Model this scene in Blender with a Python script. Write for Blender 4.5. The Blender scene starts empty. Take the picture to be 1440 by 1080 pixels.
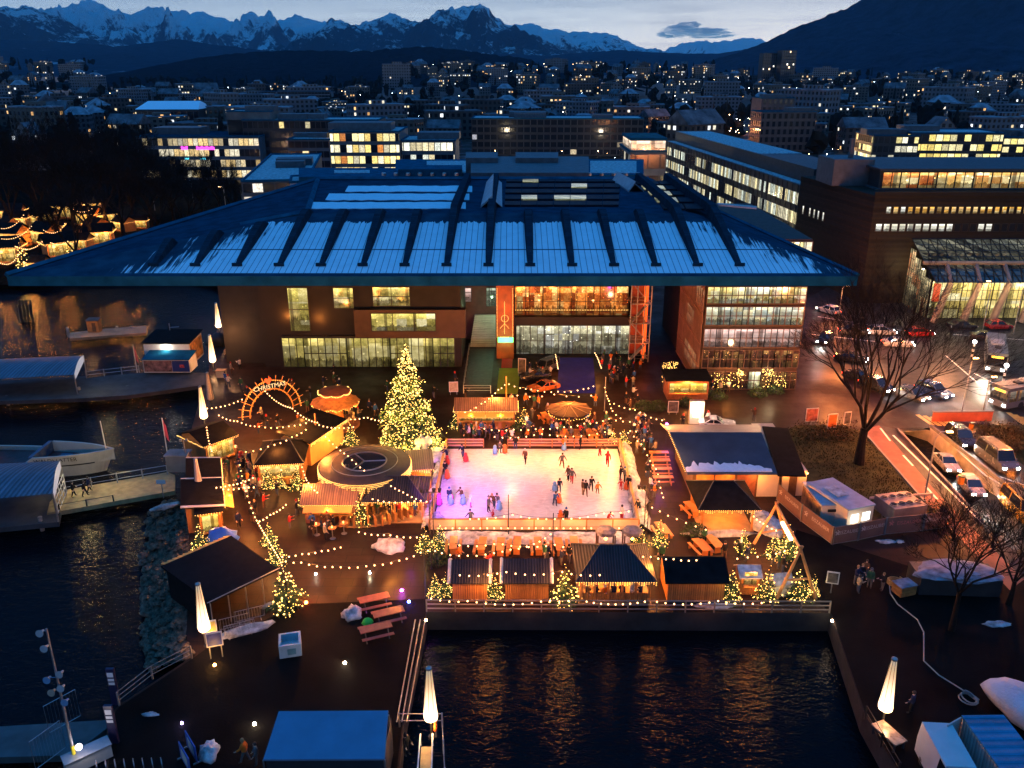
import bpy, bmesh, math, random
from mathutils import Vector, Matrix, noise, geometry
scene = bpy.context.scene
COL = scene.collection
RND = random.Random(11)
rad = math.radians
# ------------------------------------------------------------------ camera
CAMH, FPX = 40.0, 1200.0
PITCH = math.atan(445.0 / FPX)
CP, SP = math.cos(PITCH), math.sin(PITCH)
def ray(px, py):
    a, b = (px - 720.0) / FPX, (py - 540.0) / FPX
    return a, CP - b * SP, -(SP + b * CP)
def G(px, py, z=0.0):
    "photo point to a point on the level z"
    a, b, c = ray(px, py); t = (z - CAMH) / c
    return Vector((a * t, b * t, z))
def P(px, py, Y):
    "photo point to a point at distance Y"
    a, b, c = ray(px, py); t = Y / b
    return Vector((a * t, Y, CAMH + c * t))
def XY(px, py, z=0.0):
    v = G(px, py, z); return (v.x, v.y)
cam_d = bpy.data.cameras.new('camera'); cam = bpy.data.objects.new('camera', cam_d); COL.objects.link(cam)
cam.location = (0, 0, CAMH); cam.rotation_euler = (math.pi / 2 - PITCH, 0, 0)
cam_d.sensor_width = 36; cam_d.lens = FPX / 1440 * 36; cam_d.clip_start = .5; cam_d.clip_end = 80000
scene.camera = cam

# ------------------------------------------------------------------ mesh builder
class MB:
    def __init__(s): s.v, s.f, s.m = [], [], []
    def add(s, vs, fs, mi=0, M=None):
        n = len(s.v)
        s.v += [tuple(M @ Vector(v)) for v in vs] if M is not None else [tuple(v) for v in vs]
        for f in fs: s.f.append(tuple(i + n for i in f)); s.m.append(mi)
        return s
    def box(s, x0, x1, y0, y1, z0, z1, mi=0, M=None):
        return s.add([(x0,y0,z0),(x1,y0,z0),(x1,y1,z0),(x0,y1,z0),(x0,y0,z1),(x1,y0,z1),(x1,y1,z1),(x0,y1,z1)],
              [(0,3,2,1),(4,5,6,7),(0,1,5,4),(1,2,6,5),(2,3,7,6),(3,0,4,7)], mi, M)
    def cbox(s, c, sz, rot=0, mi=0, tilt=0):
        M = Matrix.Translation(c) @ Matrix.Rotation(rot, 4, 'Z') @ Matrix.Rotation(tilt, 4, 'X')
        return s.box(-sz[0]/2, sz[0]/2, -sz[1]/2, sz[1]/2, -sz[2]/2, sz[2]/2, mi, M)
    def quad(s, a, b, c, d, mi=0): return s.add([a,b,c,d], [(0,1,2,3)], mi)
    def tri(s, a, b, c, mi=0): return s.add([a,b,c], [(0,1,2)], mi)
    def slab(s, pts, th, mi=0):
        "closed plate from a top outline (3-D points), th thick downwards"
        n = len(pts); lo = [(p[0],p[1],p[2]-th) for p in pts]
        return s.add(list(pts)+lo, [tuple(range(n)), tuple(range(2*n-1, n-1, -1))] + [(i, n+i, n+(i+1)%n, (i+1)%n) for i in range(n)], mi)
    def prism(s, poly, z0, z1, mi=0):
        return s.slab([(p[0],p[1],z1) for p in poly], z1 - z0, mi)
    def tube(s, pts, r, n=6, mi=0, cap=True):
        pts = [Vector(p) for p in pts]
        rs = r if isinstance(r, (list, tuple)) else [r]*len(pts)
        vs, fs = [], []
        for i, p in enumerate(pts):
            d = (pts[min(i+1, len(pts)-1)] - pts[max(i-1, 0)]).normalized()
            up = Vector((0,0,1)) if abs(d.z) < .9 else Vector((1,0,0))
            a = d.cross(up).normalized(); b = a.cross(d)
            for k in range(n):
                t = 2*math.pi*k/n; vs.append(p + (a*math.cos(t) + b*math.sin(t))*rs[i])
        for i in range(len(pts)-1):
            for k in range(n):
                fs.append((i*n+k, i*n+(k+1)%n, (i+1)*n+(k+1)%n, (i+1)*n+k))
        if cap: fs += [tuple(range(n-1,-1,-1)), tuple((len(pts)-1)*n+k for k in range(n))]
        return s.add(vs, fs, mi)
    def bar(s, a, b, w, h=None, mi=0):
        "square bar between two points"
        return s.tube([a, b], w*.707, 4, mi)
    def lathe(s, prof, n=12, c=(0,0,0), mi=0, cap=True):
        vs, fs = [], []
        for r, z in prof:
            for k in range(n):
                t = 2*math.pi*k/n; vs.append((c[0]+r*math.cos(t), c[1]+r*math.sin(t), c[2]+z))
        for i in range(len(prof)-1):
            for k in range(n):
                fs.append((i*n+k, i*n+(k+1)%n, (i+1)*n+(k+1)%n, (i+1)*n+k))
        if cap: fs += [tuple(range(n-1,-1,-1)), tuple((len(prof)-1)*n+k for k in range(n))]
        return s.add(vs, fs, mi)
    def octa(s, c, r, mi=0):
        x,y,z = c
        return s.add([(x+r,y,z),(x-r,y,z),(x,y+r,z),(x,y-r,z),(x,y,z+r),(x,y,z-r)],
          [(0,2,4),(2,1,4),(1,3,4),(3,0,4),(2,0,5),(1,2,5),(3,1,5),(0,3,5)], mi)
    def ball(s, c, r, mi=0, n=10, sq=1.0):
        k = 6
        return s.lathe([(max(1e-3, r*math.sin(math.pi*i/k)), -r*math.cos(math.pi*i/k)*sq) for i in range(k+1)], n, c, mi, cap=False)
    def lump(s, c, rx, ry, rz, seed=0, n=14, k=7, amp=.25, fr=1.2, mi=0):
        "an uneven heap (snow, bush, cloud)"
        vs, fs = [], []
        for i in range(k+1):
            th = math.pi*i/k
            for j in range(n):
                ph = 2*math.pi*j/n
                d = Vector((math.sin(th)*math.cos(ph), math.sin(th)*math.sin(ph), math.cos(th)))
                q = 1 + amp*2*noise.noise(d*fr + Vector((seed*7.3, seed*3.1, 0))) + amp*noise.noise(d*fr*3 + Vector((seed, 0, 5)))
                vs.append((c[0]+rx*d.x*q, c[1]+ry*d.y*q, c[2]+rz*d.z*q))
        for i in range(k):
            for j in range(n):
                fs.append((i*n+j, (i+1)*n+j, (i+1)*n+(j+1)%n, i*n+(j+1)%n))
        return s.add(vs, fs, mi)
    def mesh(s, name, mats, smooth=False):
        me = bpy.data.meshes.new(name)
        me.from_pydata(s.v, [], s.f)
        for m in (mats if isinstance(mats, (list, tuple)) else [mats]): me.materials.append(m)
        me.polygons.foreach_set('material_index', s.m)
        if smooth: me.polygons.foreach_set('use_smooth', [True]*len(s.f))
        me.update(); return me
    def build(s, name, mats, parent=None, smooth=False, loc=None, rot=0):
        o = bpy.data.objects.new(name, s.mesh(name, mats, smooth)); COL.objects.link(o)
        if parent is not None: o.parent = parent
        if loc is not None: o.location = loc
        if rot: o.rotation_euler = (0,0,rot)
        return o
def tag(o, label, cat, group=None, kind=None):
    o['label'] = label; o['category'] = cat
    if group: o['group'] = group
    if kind: o['kind'] = kind
    return o
def thing(name, label, cat, loc=(0,0,0), rot=0, group=None):
    o = bpy.data.objects.new(name, None); COL.objects.link(o); o.empty_display_size = .2
    o.location = loc; o.rotation_euler = (0,0,rot)
    return tag(o, label, cat, group)
def structure(o): o['kind'] = 'structure'; return o
def dup(root, loc, rot=0, sc=1.0, label=None, group=None):
    def cp(o, par):
        c = o.copy(); COL.objects.link(c)
        if par is not None: c.parent = par
        for ch in o.children: cp(ch, c)
        return c
    c = cp(root, None); c.location = loc; c.rotation_euler = (0,0,rot)
    c.scale = (sc,sc,sc) if not isinstance(sc, tuple) else sc
    if label: c['label'] = label
    if group: c['group'] = group
    return c
def text(name, s, size, mat, parent, loc, rot=(math.pi/2,0,0), ext=.01, align='CENTER', width=None):
    cu = bpy.data.curves.new(name, 'FONT'); cu.body = s; cu.size = size; cu.extrude = ext; cu.align_x = align; cu.align_y = 'CENTER'
    cu.resolution_u = 3
    t = bpy.data.objects.new(name, cu); COL.objects.link(t)
    dg = bpy.context.evaluated_depsgraph_get(); me = bpy.data.meshes.new_from_object(t.evaluated_get(dg))
    bpy.data.objects.remove(t)
    me.materials.clear(); me.materials.append(mat)
    o = bpy.data.objects.new(name, me); COL.objects.link(o); o.parent = parent; o.location = loc; o.rotation_euler = rot
    return o

# ------------------------------------------------------------------ materials
class NT:
    def __init__(s, nt): s.nt = nt
    def n(s, t, **kw):
        x = s.nt.nodes.new(t)
        for k, v in kw.items():
            if k == 'op': x.operation = v
            elif k == 'inp':
                for i, q in v.items():
                    if isinstance(q, bpy.types.NodeSocket): s.nt.links.new(q, x.inputs[i])
                    else: x.inputs[i].default_value = q
            else: setattr(x, k, v)
        return x
    def m(s, op, a, b=None, c=None):
        x = s.n('ShaderNodeMath', op=op)
        for i, q in enumerate((a, b, c)):
            if q is None: continue
            if isinstance(q, bpy.types.NodeSocket): s.nt.links.new(q, x.inputs[i])
            else: x.inputs[i].default_value = q
        return x.outputs[0]
    def mix(s, f, a, b):
        x = s.n('ShaderNodeMix', data_type='RGBA')
        for i, q in ((0, f), (6, a), (7, b)):
            if isinstance(q, bpy.types.NodeSocket): s.nt.links.new(q, x.inputs[i])
            else: x.inputs[i].default_value = q if not isinstance(q, tuple) else (*q[:3], 1)
        return x.outputs[2]
    def ramp(s, f, stops, interp='LINEAR'):
        x = s.n('ShaderNodeValToRGB'); r = x.color_ramp; r.interpolation = interp
        while len(r.elements) < len(stops): r.elements.new(.5)
        for e, (p, c) in zip(r.elements, stops):
            e.position = p; e.color = (*c, 1) if isinstance(c, tuple) else (c, c, c, 1)
        s.nt.links.new(f, x.inputs[0]); return x.outputs[0]
    def noise(s, vec, scale, detail=3, rough=.55):
        x = s.n('ShaderNodeTexNoise'); x.inputs['Scale'].default_value = scale; x.inputs['Detail'].default_value = detail; x.inputs['Roughness'].default_value = rough
        if vec is not None: s.nt.links.new(vec, x.inputs['Vector'])
        return x.outputs['Fac']
    def link(s, a, b): s.nt.links.new(a, b)
def newmat(name):
    m = bpy.data.materials.new(name); m.use_nodes = True
    t = NT(m.node_tree); b = m.node_tree.nodes['Principled BSDF']; return m, t, b
MATS = {}
def mat(name, col, rough=.7, metal=0.0, var=.25, vs=.8, bump=0.0, bs=6.0, spec=.5):
    if name in MATS: return MATS[name]
    m, t, b = newmat(name)
    tc = t.n('ShaderNodeTexCoord').outputs['Object']
    if var > 0:
        f = t.noise(tc, vs, 4)
        c = t.ramp(f, [(.3, tuple(x*(1-var) for x in col)), (.7, tuple(min(1, x*(1+var)) for x in col))])
        t.link(c, b.inputs['Base Color'])
        r = t.noise(tc, vs*2.3, 3); t.link(t.m('ADD', t.m('MULTIPLY', r, .3), rough-.15), b.inputs['Roughness'])
    else:
        b.inputs['Base Color'].default_value = (*col, 1); b.inputs['Roughness'].default_value = rough
    b.inputs['Metallic'].default_value = metal; b.inputs['Specular IOR Level'].default_value = spec
    if bump > 0:
        bp = t.n('ShaderNodeBump', inp={'Strength': bump, 'Height': t.noise(tc, bs, 4)}); bp.inputs['Distance'].default_value = .1
        t.link(bp.outputs[0], b.inputs['Normal'])
    MATS[name] = m; return m
def emit(name, col, st, sample=True):
    if name in MATS: return MATS[name]
    m, t, b = newmat(name)
    b.inputs['Base Color'].default_value = (.02,.02,.02,1); b.inputs['Emission Color'].default_value = (*col, 1); b.inputs['Emission Strength'].default_value = st
    if not sample: m.cycles.emission_sampling = 'NONE'
    MATS[name] = m; return m
def stripes(name, c1, c2, axis, period, duty=.5, rough=.6, metal=0, spec=.5):
    "corrugation or boards along one local axis"
    if name in MATS: return MATS[name]
    m, t, b = newmat(name)
    tc = t.n('ShaderNodeTexCoord').outputs['Object']; sp = t.n('ShaderNodeSeparateXYZ'); t.link(tc, sp.inputs[0])
    ax = sp.outputs[axis]
    f = t.m('FRACT', t.m('DIVIDE', ax, period))
    g = t.m('GREATER_THAN', f, duty)
    id_ = t.m('FLOOR', t.m('DIVIDE', ax, period))
    wn = t.n('ShaderNodeTexWhiteNoise', noise_dimensions='1D'); t.link(id_, wn.inputs['W'])
    nz = t.noise(tc, 1.3, 4)
    base = t.mix(t.m('MULTIPLY', g, 1.0), c1, c2)
    v = t.m('ADD', t.m('ADD', t.m('MULTIPLY', wn.outputs['Value'], .35), t.m('MULTIPLY', nz, .7)), .45)
    vv = t.n('ShaderNodeVectorMath', operation='SCALE'); t.link(base, vv.inputs[0]); t.link(v, vv.inputs['Scale'])
    t.link(vv.outputs[0], b.inputs['Base Color'])
    b.inputs['Roughness'].default_value = rough; b.inputs['Metallic'].default_value = metal; b.inputs['Specular IOR Level'].default_value = spec
    w = t.m('SINE', t.m('MULTIPLY', t.m('DIVIDE', ax, period), 6.2832))
    bp = t.n('ShaderNodeBump', inp={'Strength': .5, 'Height': w}); bp.inputs['Distance'].default_value = .05
    t.link(bp.outputs[0], b.inputs['Normal'])
    MATS[name] = m; return m
def winmat(name, pw, ph, lit, warm, strength, wall=(.05,.05,.055), rect=(.1,.9,.2,.85), dark=(.015,.02,.03), interior=1.0, rough=.55, z0=0.0):
    "wall with a grid of panes, some lit from inside; pw x ph metres per bay"
    if name in MATS: return MATS[name]
    m, t, b = newmat(name)
    tcn = t.n('ShaderNodeTexCoord'); tc = tcn.outputs['Object']
    sp = t.n('ShaderNodeSeparateXYZ'); t.link(tc, sp.inputs[0])
    sn = t.n('ShaderNodeSeparateXYZ'); t.link(tcn.outputs['Normal'], sn.inputs[0])
    u = t.m('ADD', t.m('MULTIPLY', sp.outputs[0], t.m('ABSOLUTE', sn.outputs[1])), t.m('MULTIPLY', sp.outputs[1], t.m('ABSOLUTE', sn.outputs[0])))
    U = t.m('DIVIDE', u, pw); V = t.m('DIVIDE', t.m('SUBTRACT', sp.outputs[2], z0), ph)
    fu, fv, iu, iv = t.m('FRACT', U), t.m('FRACT', V), t.m('FLOOR', U), t.m('FLOOR', V)
    rnd = t.n('ShaderNodeObjectInfo').outputs['Random']
    cb = t.n('ShaderNodeCombineXYZ'); t.link(iu, cb.inputs[0]); t.link(iv, cb.inputs[1]); t.link(t.m('MULTIPLY', rnd, 91.7), cb.inputs[2])
    wn = t.n('ShaderNodeTexWhiteNoise', noise_dimensions='3D'); t.link(cb.outputs[0], wn.inputs['Vector'])
    # whole runs of rooms are lit together
    cb2 = t.n('ShaderNodeCombineXYZ'); t.link(t.m('FLOOR', t.m('DIVIDE', iu, 4.0)), cb2.inputs[0]); t.link(iv, cb2.inputs[1]); t.link(t.m('MULTIPLY', rnd, 33.1), cb2.inputs[2])
    wn2 = t.n('ShaderNodeTexWhiteNoise', noise_dimensions='3D'); t.link(cb2.outputs[0], wn2.inputs['Vector'])
    val = t.m('ADD', t.m('MULTIPLY', wn.outputs['Value'], .5), t.m('MULTIPLY', wn2.outputs['Value'], .5))
    inside = t.m('MULTIPLY', t.m('MULTIPLY', t.m('GREATER_THAN', fu, rect[0]), t.m('LESS_THAN', fu, rect[1])), t.m('MULTIPLY', t.m('GREATER_THAN', fv, rect[2]), t.m('LESS_THAN', fv, rect[3])))
    side = t.m('LESS_THAN', t.m('ABSOLUTE', sn.outputs[2]), .5)
    inside = t.m('MULTIPLY', inside, side)
    litm = t.m('MULTIPLY', inside, t.m('LESS_THAN', val, lit))
    hue = t.n('ShaderNodeSeparateColor'); t.link(wn.outputs['Color'], hue.inputs[0])
    k = len(warm); stops = [(i / k, warm[i]) for i in range(k)]
    col = t.ramp(hue.outputs[1], stops, 'CONSTANT')
    vo = t.n('ShaderNodeTexVoronoi'); vo.inputs['Scale'].default_value = 1.7; t.link(tc, vo.inputs['Vector'])
    nz = t.noise(tc, 2.4, 4, .7)
    inten = t.m('ADD', .35, t.m('MULTIPLY', t.m('MULTIPLY', nz, t.m('ADD', vo.outputs['Distance'], .35)), 2.2*interior))
    es = t.m('MULTIPLY', t.m('MULTIPLY', litm, strength), t.m('MULTIPLY', inten, t.m('ADD', .5, hue.outputs[2])))
    t.link(col, b.inputs['Emission Color']); t.link(es, b.inputs['Emission Strength'])
    wv = t.n('ShaderNodeVectorMath', operation='SCALE'); wv.inputs[0].default_value = wall; t.link(t.m('ADD', .6, t.m('MULTIPLY', t.noise(tc, .35, 4), .8)), wv.inputs['Scale'])
    t.link(t.mix(inside, wv.outputs[0], dark), b.inputs['Base Color'])
    t.link(t.m('SUBTRACT', rough, t.m('MULTIPLY', inside, rough-.12)), b.inputs['Roughness'])
    MATS[name] = m; return m
# lamps of the place, and fill lights without fixtures
def lamp(loc, power, col=(1,.55,.22), r=.15, name='lamp_light'):
    if col == WARM: power *= 1.7
    d = bpy.data.lights.new(name, 'POINT'); d.energy = power; d.color = col; d.shadow_soft_size = r
    o = bpy.data.objects.new(name, d); COL.objects.link(o); o.location = loc; return o
def spot(loc, target, power, col=(1,1,1), angle=60, blend=.6, r=.1, name='spot_light'):
    d = bpy.data.lights.new(name, 'SPOT'); d.energy = power; d.color = col; d.spot_size = rad(angle); d.spot_blend = blend; d.shadow_soft_size = r
    o = bpy.data.objects.new(name, d); COL.objects.link(o); o.location = loc
    o.rotation_euler = (Vector(target) - Vector(loc)).to_track_quat('-Z', 'Y').to_euler(); return o
WARM = (1.0, .30, .05)
HAZE = 2.5e-5
# ------------------------------------------------------------------ sky and light
w = bpy.data.worlds.new('World'); scene.world = w; w.use_nodes = True
t = NT(w.node_tree); bg = w.node_tree.nodes['Background']
sky = t.n('ShaderNodeTexSky', sky_type='NISHITA'); sky.sun_disc = False; sky.sun_elevation = rad(1.0); sky.sun_rotation = rad(25); sky.altitude = 450
geo = t.n('ShaderNodeTexCoord').outputs['Generated']
sx = t.n('ShaderNodeSeparateXYZ'); t.link(geo, sx.inputs[0])
el = sx.outputs[2]
dusk = t.ramp(t.m('ADD', el, .0), [(0.0, (1.22,1.20,1.12)), (.05, (.98,1.04,1.04)), (.10, (.16,.30,.48)), (.20, (.010,.09,.32)), (.55, (.006,.13,.46)), (.78, (.010,.34,1.05)), (1.0, (.012,.42,1.25))])
# paler towards the place where the sun went down, bluer on the left
az = t.m('MULTIPLY', t.m('ADD', sx.outputs[0], .1), 1.6)
side = t.n('ShaderNodeMapRange', inp={0: az, 1: -.8, 2: .5, 3: 0.0, 4: 1.0}).outputs[0]
low = t.n('ShaderNodeMapRange', inp={0: el, 1: 0.0, 2: .3, 3: 1.0, 4: 0.0}).outputs[0]
tint = t.mix(t.m('MULTIPLY', t.m('SUBTRACT', 1.0, side), low), (1,1,1), (.42,.60,.78))
mul = t.n('ShaderNodeMix', data_type='RGBA', blend_type='MULTIPLY'); mul.inputs[0].default_value = 1
t.link(dusk, mul.inputs[6]); t.link(tint, mul.inputs[7])
# thin high streaks of cloud
mp = t.n('ShaderNodeMapping'); mp.inputs['Scale'].default_value = (3.0, 3.0, 42.0); t.link(geo, mp.inputs[0])
cl = t.ramp(t.noise(mp.outputs[0], 2.2, 5, .6), [(.5, 0.0), (.72, 1.0)])
clm = t.mix(t.m('MULTIPLY', cl, .40), mul.outputs[2], (.24,.33,.45))
skys = t.n('ShaderNodeVectorMath', operation='SCALE', inp={0: sky.outputs[0], 'Scale': .008})
add = t.n('ShaderNodeVectorMath', operation='ADD', inp={0: clm, 1: skys.outputs[0]})
t.link(add.outputs[0], bg.inputs['Color']); bg.inputs['Strength'].default_value = 1.0
sd = bpy.data.lights.new('sun', 'SUN'); sd.energy = .03; sd.angle = rad(10); sd.color = (1, .85, .7)
so = bpy.data.objects.new('sun', sd); COL.objects.link(so); so.rotation_euler = (rad(80), 0, rad(-155))
vs = scene.view_settings; vs.view_transform = 'Standard'; vs.look = 'None'; vs.exposure = 0; vs.gamma = 1
scene.render.engine = 'CYCLES'
cy = scene.cycles
cy.use_denoising = True; cy.max_bounces = 5; cy.diffuse_bounces = 2; cy.glossy_bounces = 3; cy.transparent_max_bounces = 8; cy.transmission_bounces = 3; cy.volume_bounces = 0
cy.sample_clamp_indirect = 2.0; cy.sample_clamp_direct = 0; cy.caustics_reflective = False; cy.caustics_refractive = False
cy.use_adaptive_sampling = True; cy.adaptive_threshold = .02
try: cy.denoiser = 'OPENIMAGEDENOISE'; cy.denoising_input_passes = 'RGB_ALBEDO_NORMAL'
except Exception: pass

# ------------------------------------------------------------------ setting materials
def paving():
    m, t, b = newmat('paving')
    tc = t.n('ShaderNodeTexCoord').outputs['Object']
    n1 = t.noise(tc, .12, 5, .6); n2 = t.noise(tc, 1.5, 4)
    br = t.n('ShaderNodeTexBrick'); br.inputs['Scale'].default_value = 1.0; br.inputs['Brick Width'].default_value = 2.4; br.inputs['Row Height'].default_value = 1.2
    br.inputs['Mortar Size'].default_value = .02; br.inputs['Color1'].default_value = (.019,.0095,.0065,1); br.inputs['Color2'].default_value = (.027,.0135,.0092,1); br.inputs['Mortar'].default_value = (.004,.004,.004,1)
    t.link(tc, br.inputs['Vector'])
    v = t.m('ADD', .5, t.m('ADD', t.m('MULTIPLY', n1, .6), t.m('MULTIPLY', n2, .4)))
    sc = t.n('ShaderNodeVectorMath', operation='SCALE'); t.link(br.outputs['Color'], sc.inputs[0]); t.link(v, sc.inputs['Scale'])
    t.link(sc.outputs[0], b.inputs['Base Color'])
    t.link(t.n('ShaderNodeMapRange', inp={0: n1, 1: .35, 2: .65, 3: .30, 4: .75}).outputs[0], b.inputs['Roughness'])
    bp = t.n('ShaderNodeBump', inp={'Strength': .25, 'Height': t.noise(tc, 5, 4)}); bp.inputs['Distance'].default_value = .02
    t.link(bp.outputs[0], b.inputs['Normal']); b.inputs['Specular IOR Level'].default_value = .11
    return m
PAVE = paving()
def watermat():
    m, t, b = newmat('lake_water')
    tc = t.n('ShaderNodeTexCoord').outputs['Object']
    b.inputs['Base Color'].default_value = (.001,.002,.004,1); b.inputs['Roughness'].default_value = .06; b.inputs['IOR'].default_value = 1.33; b.inputs['Specular IOR Level'].default_value = .11
    mp = t.n('ShaderNodeMapping'); mp.inputs['Scale'].default_value = (1,1.7,1); t.link(tc, mp.inputs[0])
    h = t.m('ADD', t.noise(mp.outputs[0], .9, 4, .6), t.m('MULTIPLY', t.noise(mp.outputs[0], 3.2, 3), .35))
    bp = t.n('ShaderNodeBump', inp={'Strength': .5, 'Height': h}); bp.inputs['Distance'].default_value = .23
    t.link(bp.outputs[0], b.inputs['Normal']); return m
WATER = watermat()
ASPH = mat('asphalt', (.022,.020,.019), .5, var=.45, vs=.5, bump=.25, bs=8, spec=.2)
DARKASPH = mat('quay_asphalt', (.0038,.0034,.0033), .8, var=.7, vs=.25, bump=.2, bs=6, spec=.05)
CONC = mat('concrete', (.16,.155,.15), .8, var=.3, vs=.7, bump=.15)
CONCD = mat('dark_concrete', (.05,.05,.052), .8, var=.35, vs=.5, bump=.15)
STONE = mat('quay_stone', (.020,.019,.018), .85, var=.5, vs=.6, bump=.3, bs=2)
SNOW = mat('snow', (.80,.82,.85), .8, var=.06, vs=2.5, bump=.5, bs=3.5, spec=.2)
DIRTSNOW = mat('trodden_snow', (.38,.375,.38), .85, var=.6, vs=1.6, bump=.6, bs=4, spec=.2)
WHITE = mat('white_paint', (.62,.61,.60), .5, var=.12)
WOOD = stripes('spruce_boards', (.36,.145,.036), (.28,.11,.026), 0, .18, .90, .65)
WOODP = mat('spruce_plank', (.38,.16,.04), .6, var=.3, vs=1.8)
WOODD = mat('dark_wood', (.10,.05,.022), .65, var=.4, vs=2)
WOODR = mat('stained_wood', (.22,.075,.035), .55, var=.35, vs=2.5)
ROOFD = stripes('corrugated_roof', (.028,.028,.032), (.014,.014,.017), 0, .22, .5, .6, 0, .2)
ROOFB = mat('dark_roof_felt', (.006,.006,.007), .9, var=.5, vs=1.2, spec=.08)
STEEL = mat('galvanised_steel', (.32,.33,.34), .4, .8, var=.2)
BLACK = mat('black_metal', (.015,.015,.017), .45, .3, var=.2)
DARKM = mat('anthracite_metal', (.035,.038,.042), .5, .3, var=.2)
BULB = emit('warm_bulb', (1,.50,.20), 8, False)
BULBW = emit('white_bulb', (1,.80,.55), 30, False)
FAIRY = emit('fairy_light', (1,.58,.14), 7.0, False)
FRINGE = emit('fringe_light', (1,.50,.12), 4.2, False)
BARK = mat('bark', (.014,.011,.009), .9, var=.4, vs=3, spec=.1)
NEEDLE = mat('spruce_needles', (.035,.060,.022), .8, var=.5, vs=2.5, spec=.2)
GRASS = mat('winter_grass', (.035,.038,.014), .95, var=.6, vs=.6, bump=.8, bs=9, spec=.1)

# ------------------------------------------------------------------ ground
left_edge = [(100,1240),(150,1090),(150,1012),(166,992),(272,922),(262,905),(264,800),(268,700),(262,650),(270,600),(283,556),(294,520),(300,478),(314,440),(326,400),(330,380)]
right_edge = [(552,1240),(560,1100),(568,1015),(600,860),(1168,862),(1214,1000),(1262,1085),(1330,1240)]
outer = [XY(*p) for p in left_edge]
outer += [(-48,172),(-70,176),(-110,170),(-4000,170),(-9000,9000),(11000,9000),(4000,20)]
outer += [XY(*p) for p in right_edge[::-1]]
hole = [XY(1266,604),XY(1308,602),XY(1420,690),XY(1500,757),XY(1440,790),XY(1388,737),XY(1330,672)]
tris = geometry.tessellate_polygon([[Vector((x,y,0)) for x,y in outer],[Vector((x,y,0)) for x,y in hole]])
gm = MB(); allp = outer + hole
fs = []
for a,b,c in tris:
    A,B,C = (Vector((*allp[i],0)) for i in (a,b,c))
    fs.append((a,b,c) if (B-A).cross(C-A).z > 0 else (a,c,b))
gm.add([(x,y,0) for x,y in allp], fs, 0)
n = len(outer)
for i in range(n):
    p, q = outer[i], outer[(i+1)%n]
    if max(abs(p[0]),abs(q[0]),p[1],q[1]) < 400: gm.quad((*p,0),(*q,0),(*q,-4),(*p,-4),1)
structure(gm.build('ground', [PAVE, STONE]))
# the underpass: a ramp that comes up out of the tunnel
A,B,C1,C2,D0,D1,D2 = hole
ramp_z = {0:-3.0,1:-3.0,2:-1.4,3:-.02,4:-.02,5:-1.1,6:-2.1}
ramp_rot = math.atan2(hole[5][0]-hole[0][0], hole[0][1]-hole[5][1])
rm = MB(); rz = [ramp_z[i] for i in range(7)]
V = [Vector((hole[i][0],hole[i][1],rz[i])) for i in range(7)]
rm.add([tuple(v) for v in V],[(0,1,2,6)[::-1],(6,2,5)[::-1],(5,2,3,4)[::-1]])
e = (V[1]-V[0]).normalized(); back = Vector((-.62,.78,0)); 
T0, T1 = V[0]+back*26, V[1]+back*26
rm.quad(tuple(V[1]),tuple(V[0]),tuple(T0),tuple(T1))
structure(rm.build('underpass_road', ASPH))
RETW = mat('retaining_wall_concrete', (.30,.28,.25), .75, var=.35, vs=.8)
wl = MB()
def wallseg(i,j,h0=.0):
    p,q = hole[i],hole[j]
    wl.quad((*p,rz[i]-.3),(*q,rz[j]-.3),(*q,h0),(*p,h0))
for i,j in ((1,2),(2,3),(4,5),(5,6),(6,0)): wallseg(i,j)
for s,(a,b) in (((0),(V[0],T0)),((1),(V[1],T1))): wl.quad((a.x,a.y,-3.9),(b.x,b.y,-3.9),(b.x,b.y,-.3),(a.x,a.y,-.3))
wl.quad((V[0].x,V[0].y,-.3),(V[1].x,V[1].y,-.3),(T1.x,T1.y,-.3),(T0.x,T0.y,-.3))
wl.quad((T0.x,T0.y,-3.9),(T1.x,T1.y,-3.9),(T1.x,T1.y,-.3),(T0.x,T0.y,-.3))
structure(wl.build('underpass_wall', RETW))
lake = MB().quad((-6000,-200,-1.7),(3000,-200,-1.7),(3000,400,-1.7),(-6000,400,-1.7)).build('water', WATER)
structure(lake)
def sheet(name, pts, m, z=.006, kind='structure', th=None):
    mb = MB(); q = [(*XY(*p), z) for p in pts]
    mb.add(q, [tuple(range(len(q)))])
    o = mb.build(name, m)
    if o.data.polygons[0].normal.z < 0: o.data.flip_normals()
    o['kind'] = kind; return o
# quays in dark asphalt
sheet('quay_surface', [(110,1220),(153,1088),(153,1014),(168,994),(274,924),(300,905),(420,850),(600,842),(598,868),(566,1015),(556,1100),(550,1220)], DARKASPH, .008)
sheet('promenade', [(1170,864),(1216,1000),(1264,1085),(1330,1220),(1700,1200),(1620,830),(1290,800),(1120,745),(1100,800)], DARKASPH, .008)
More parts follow.
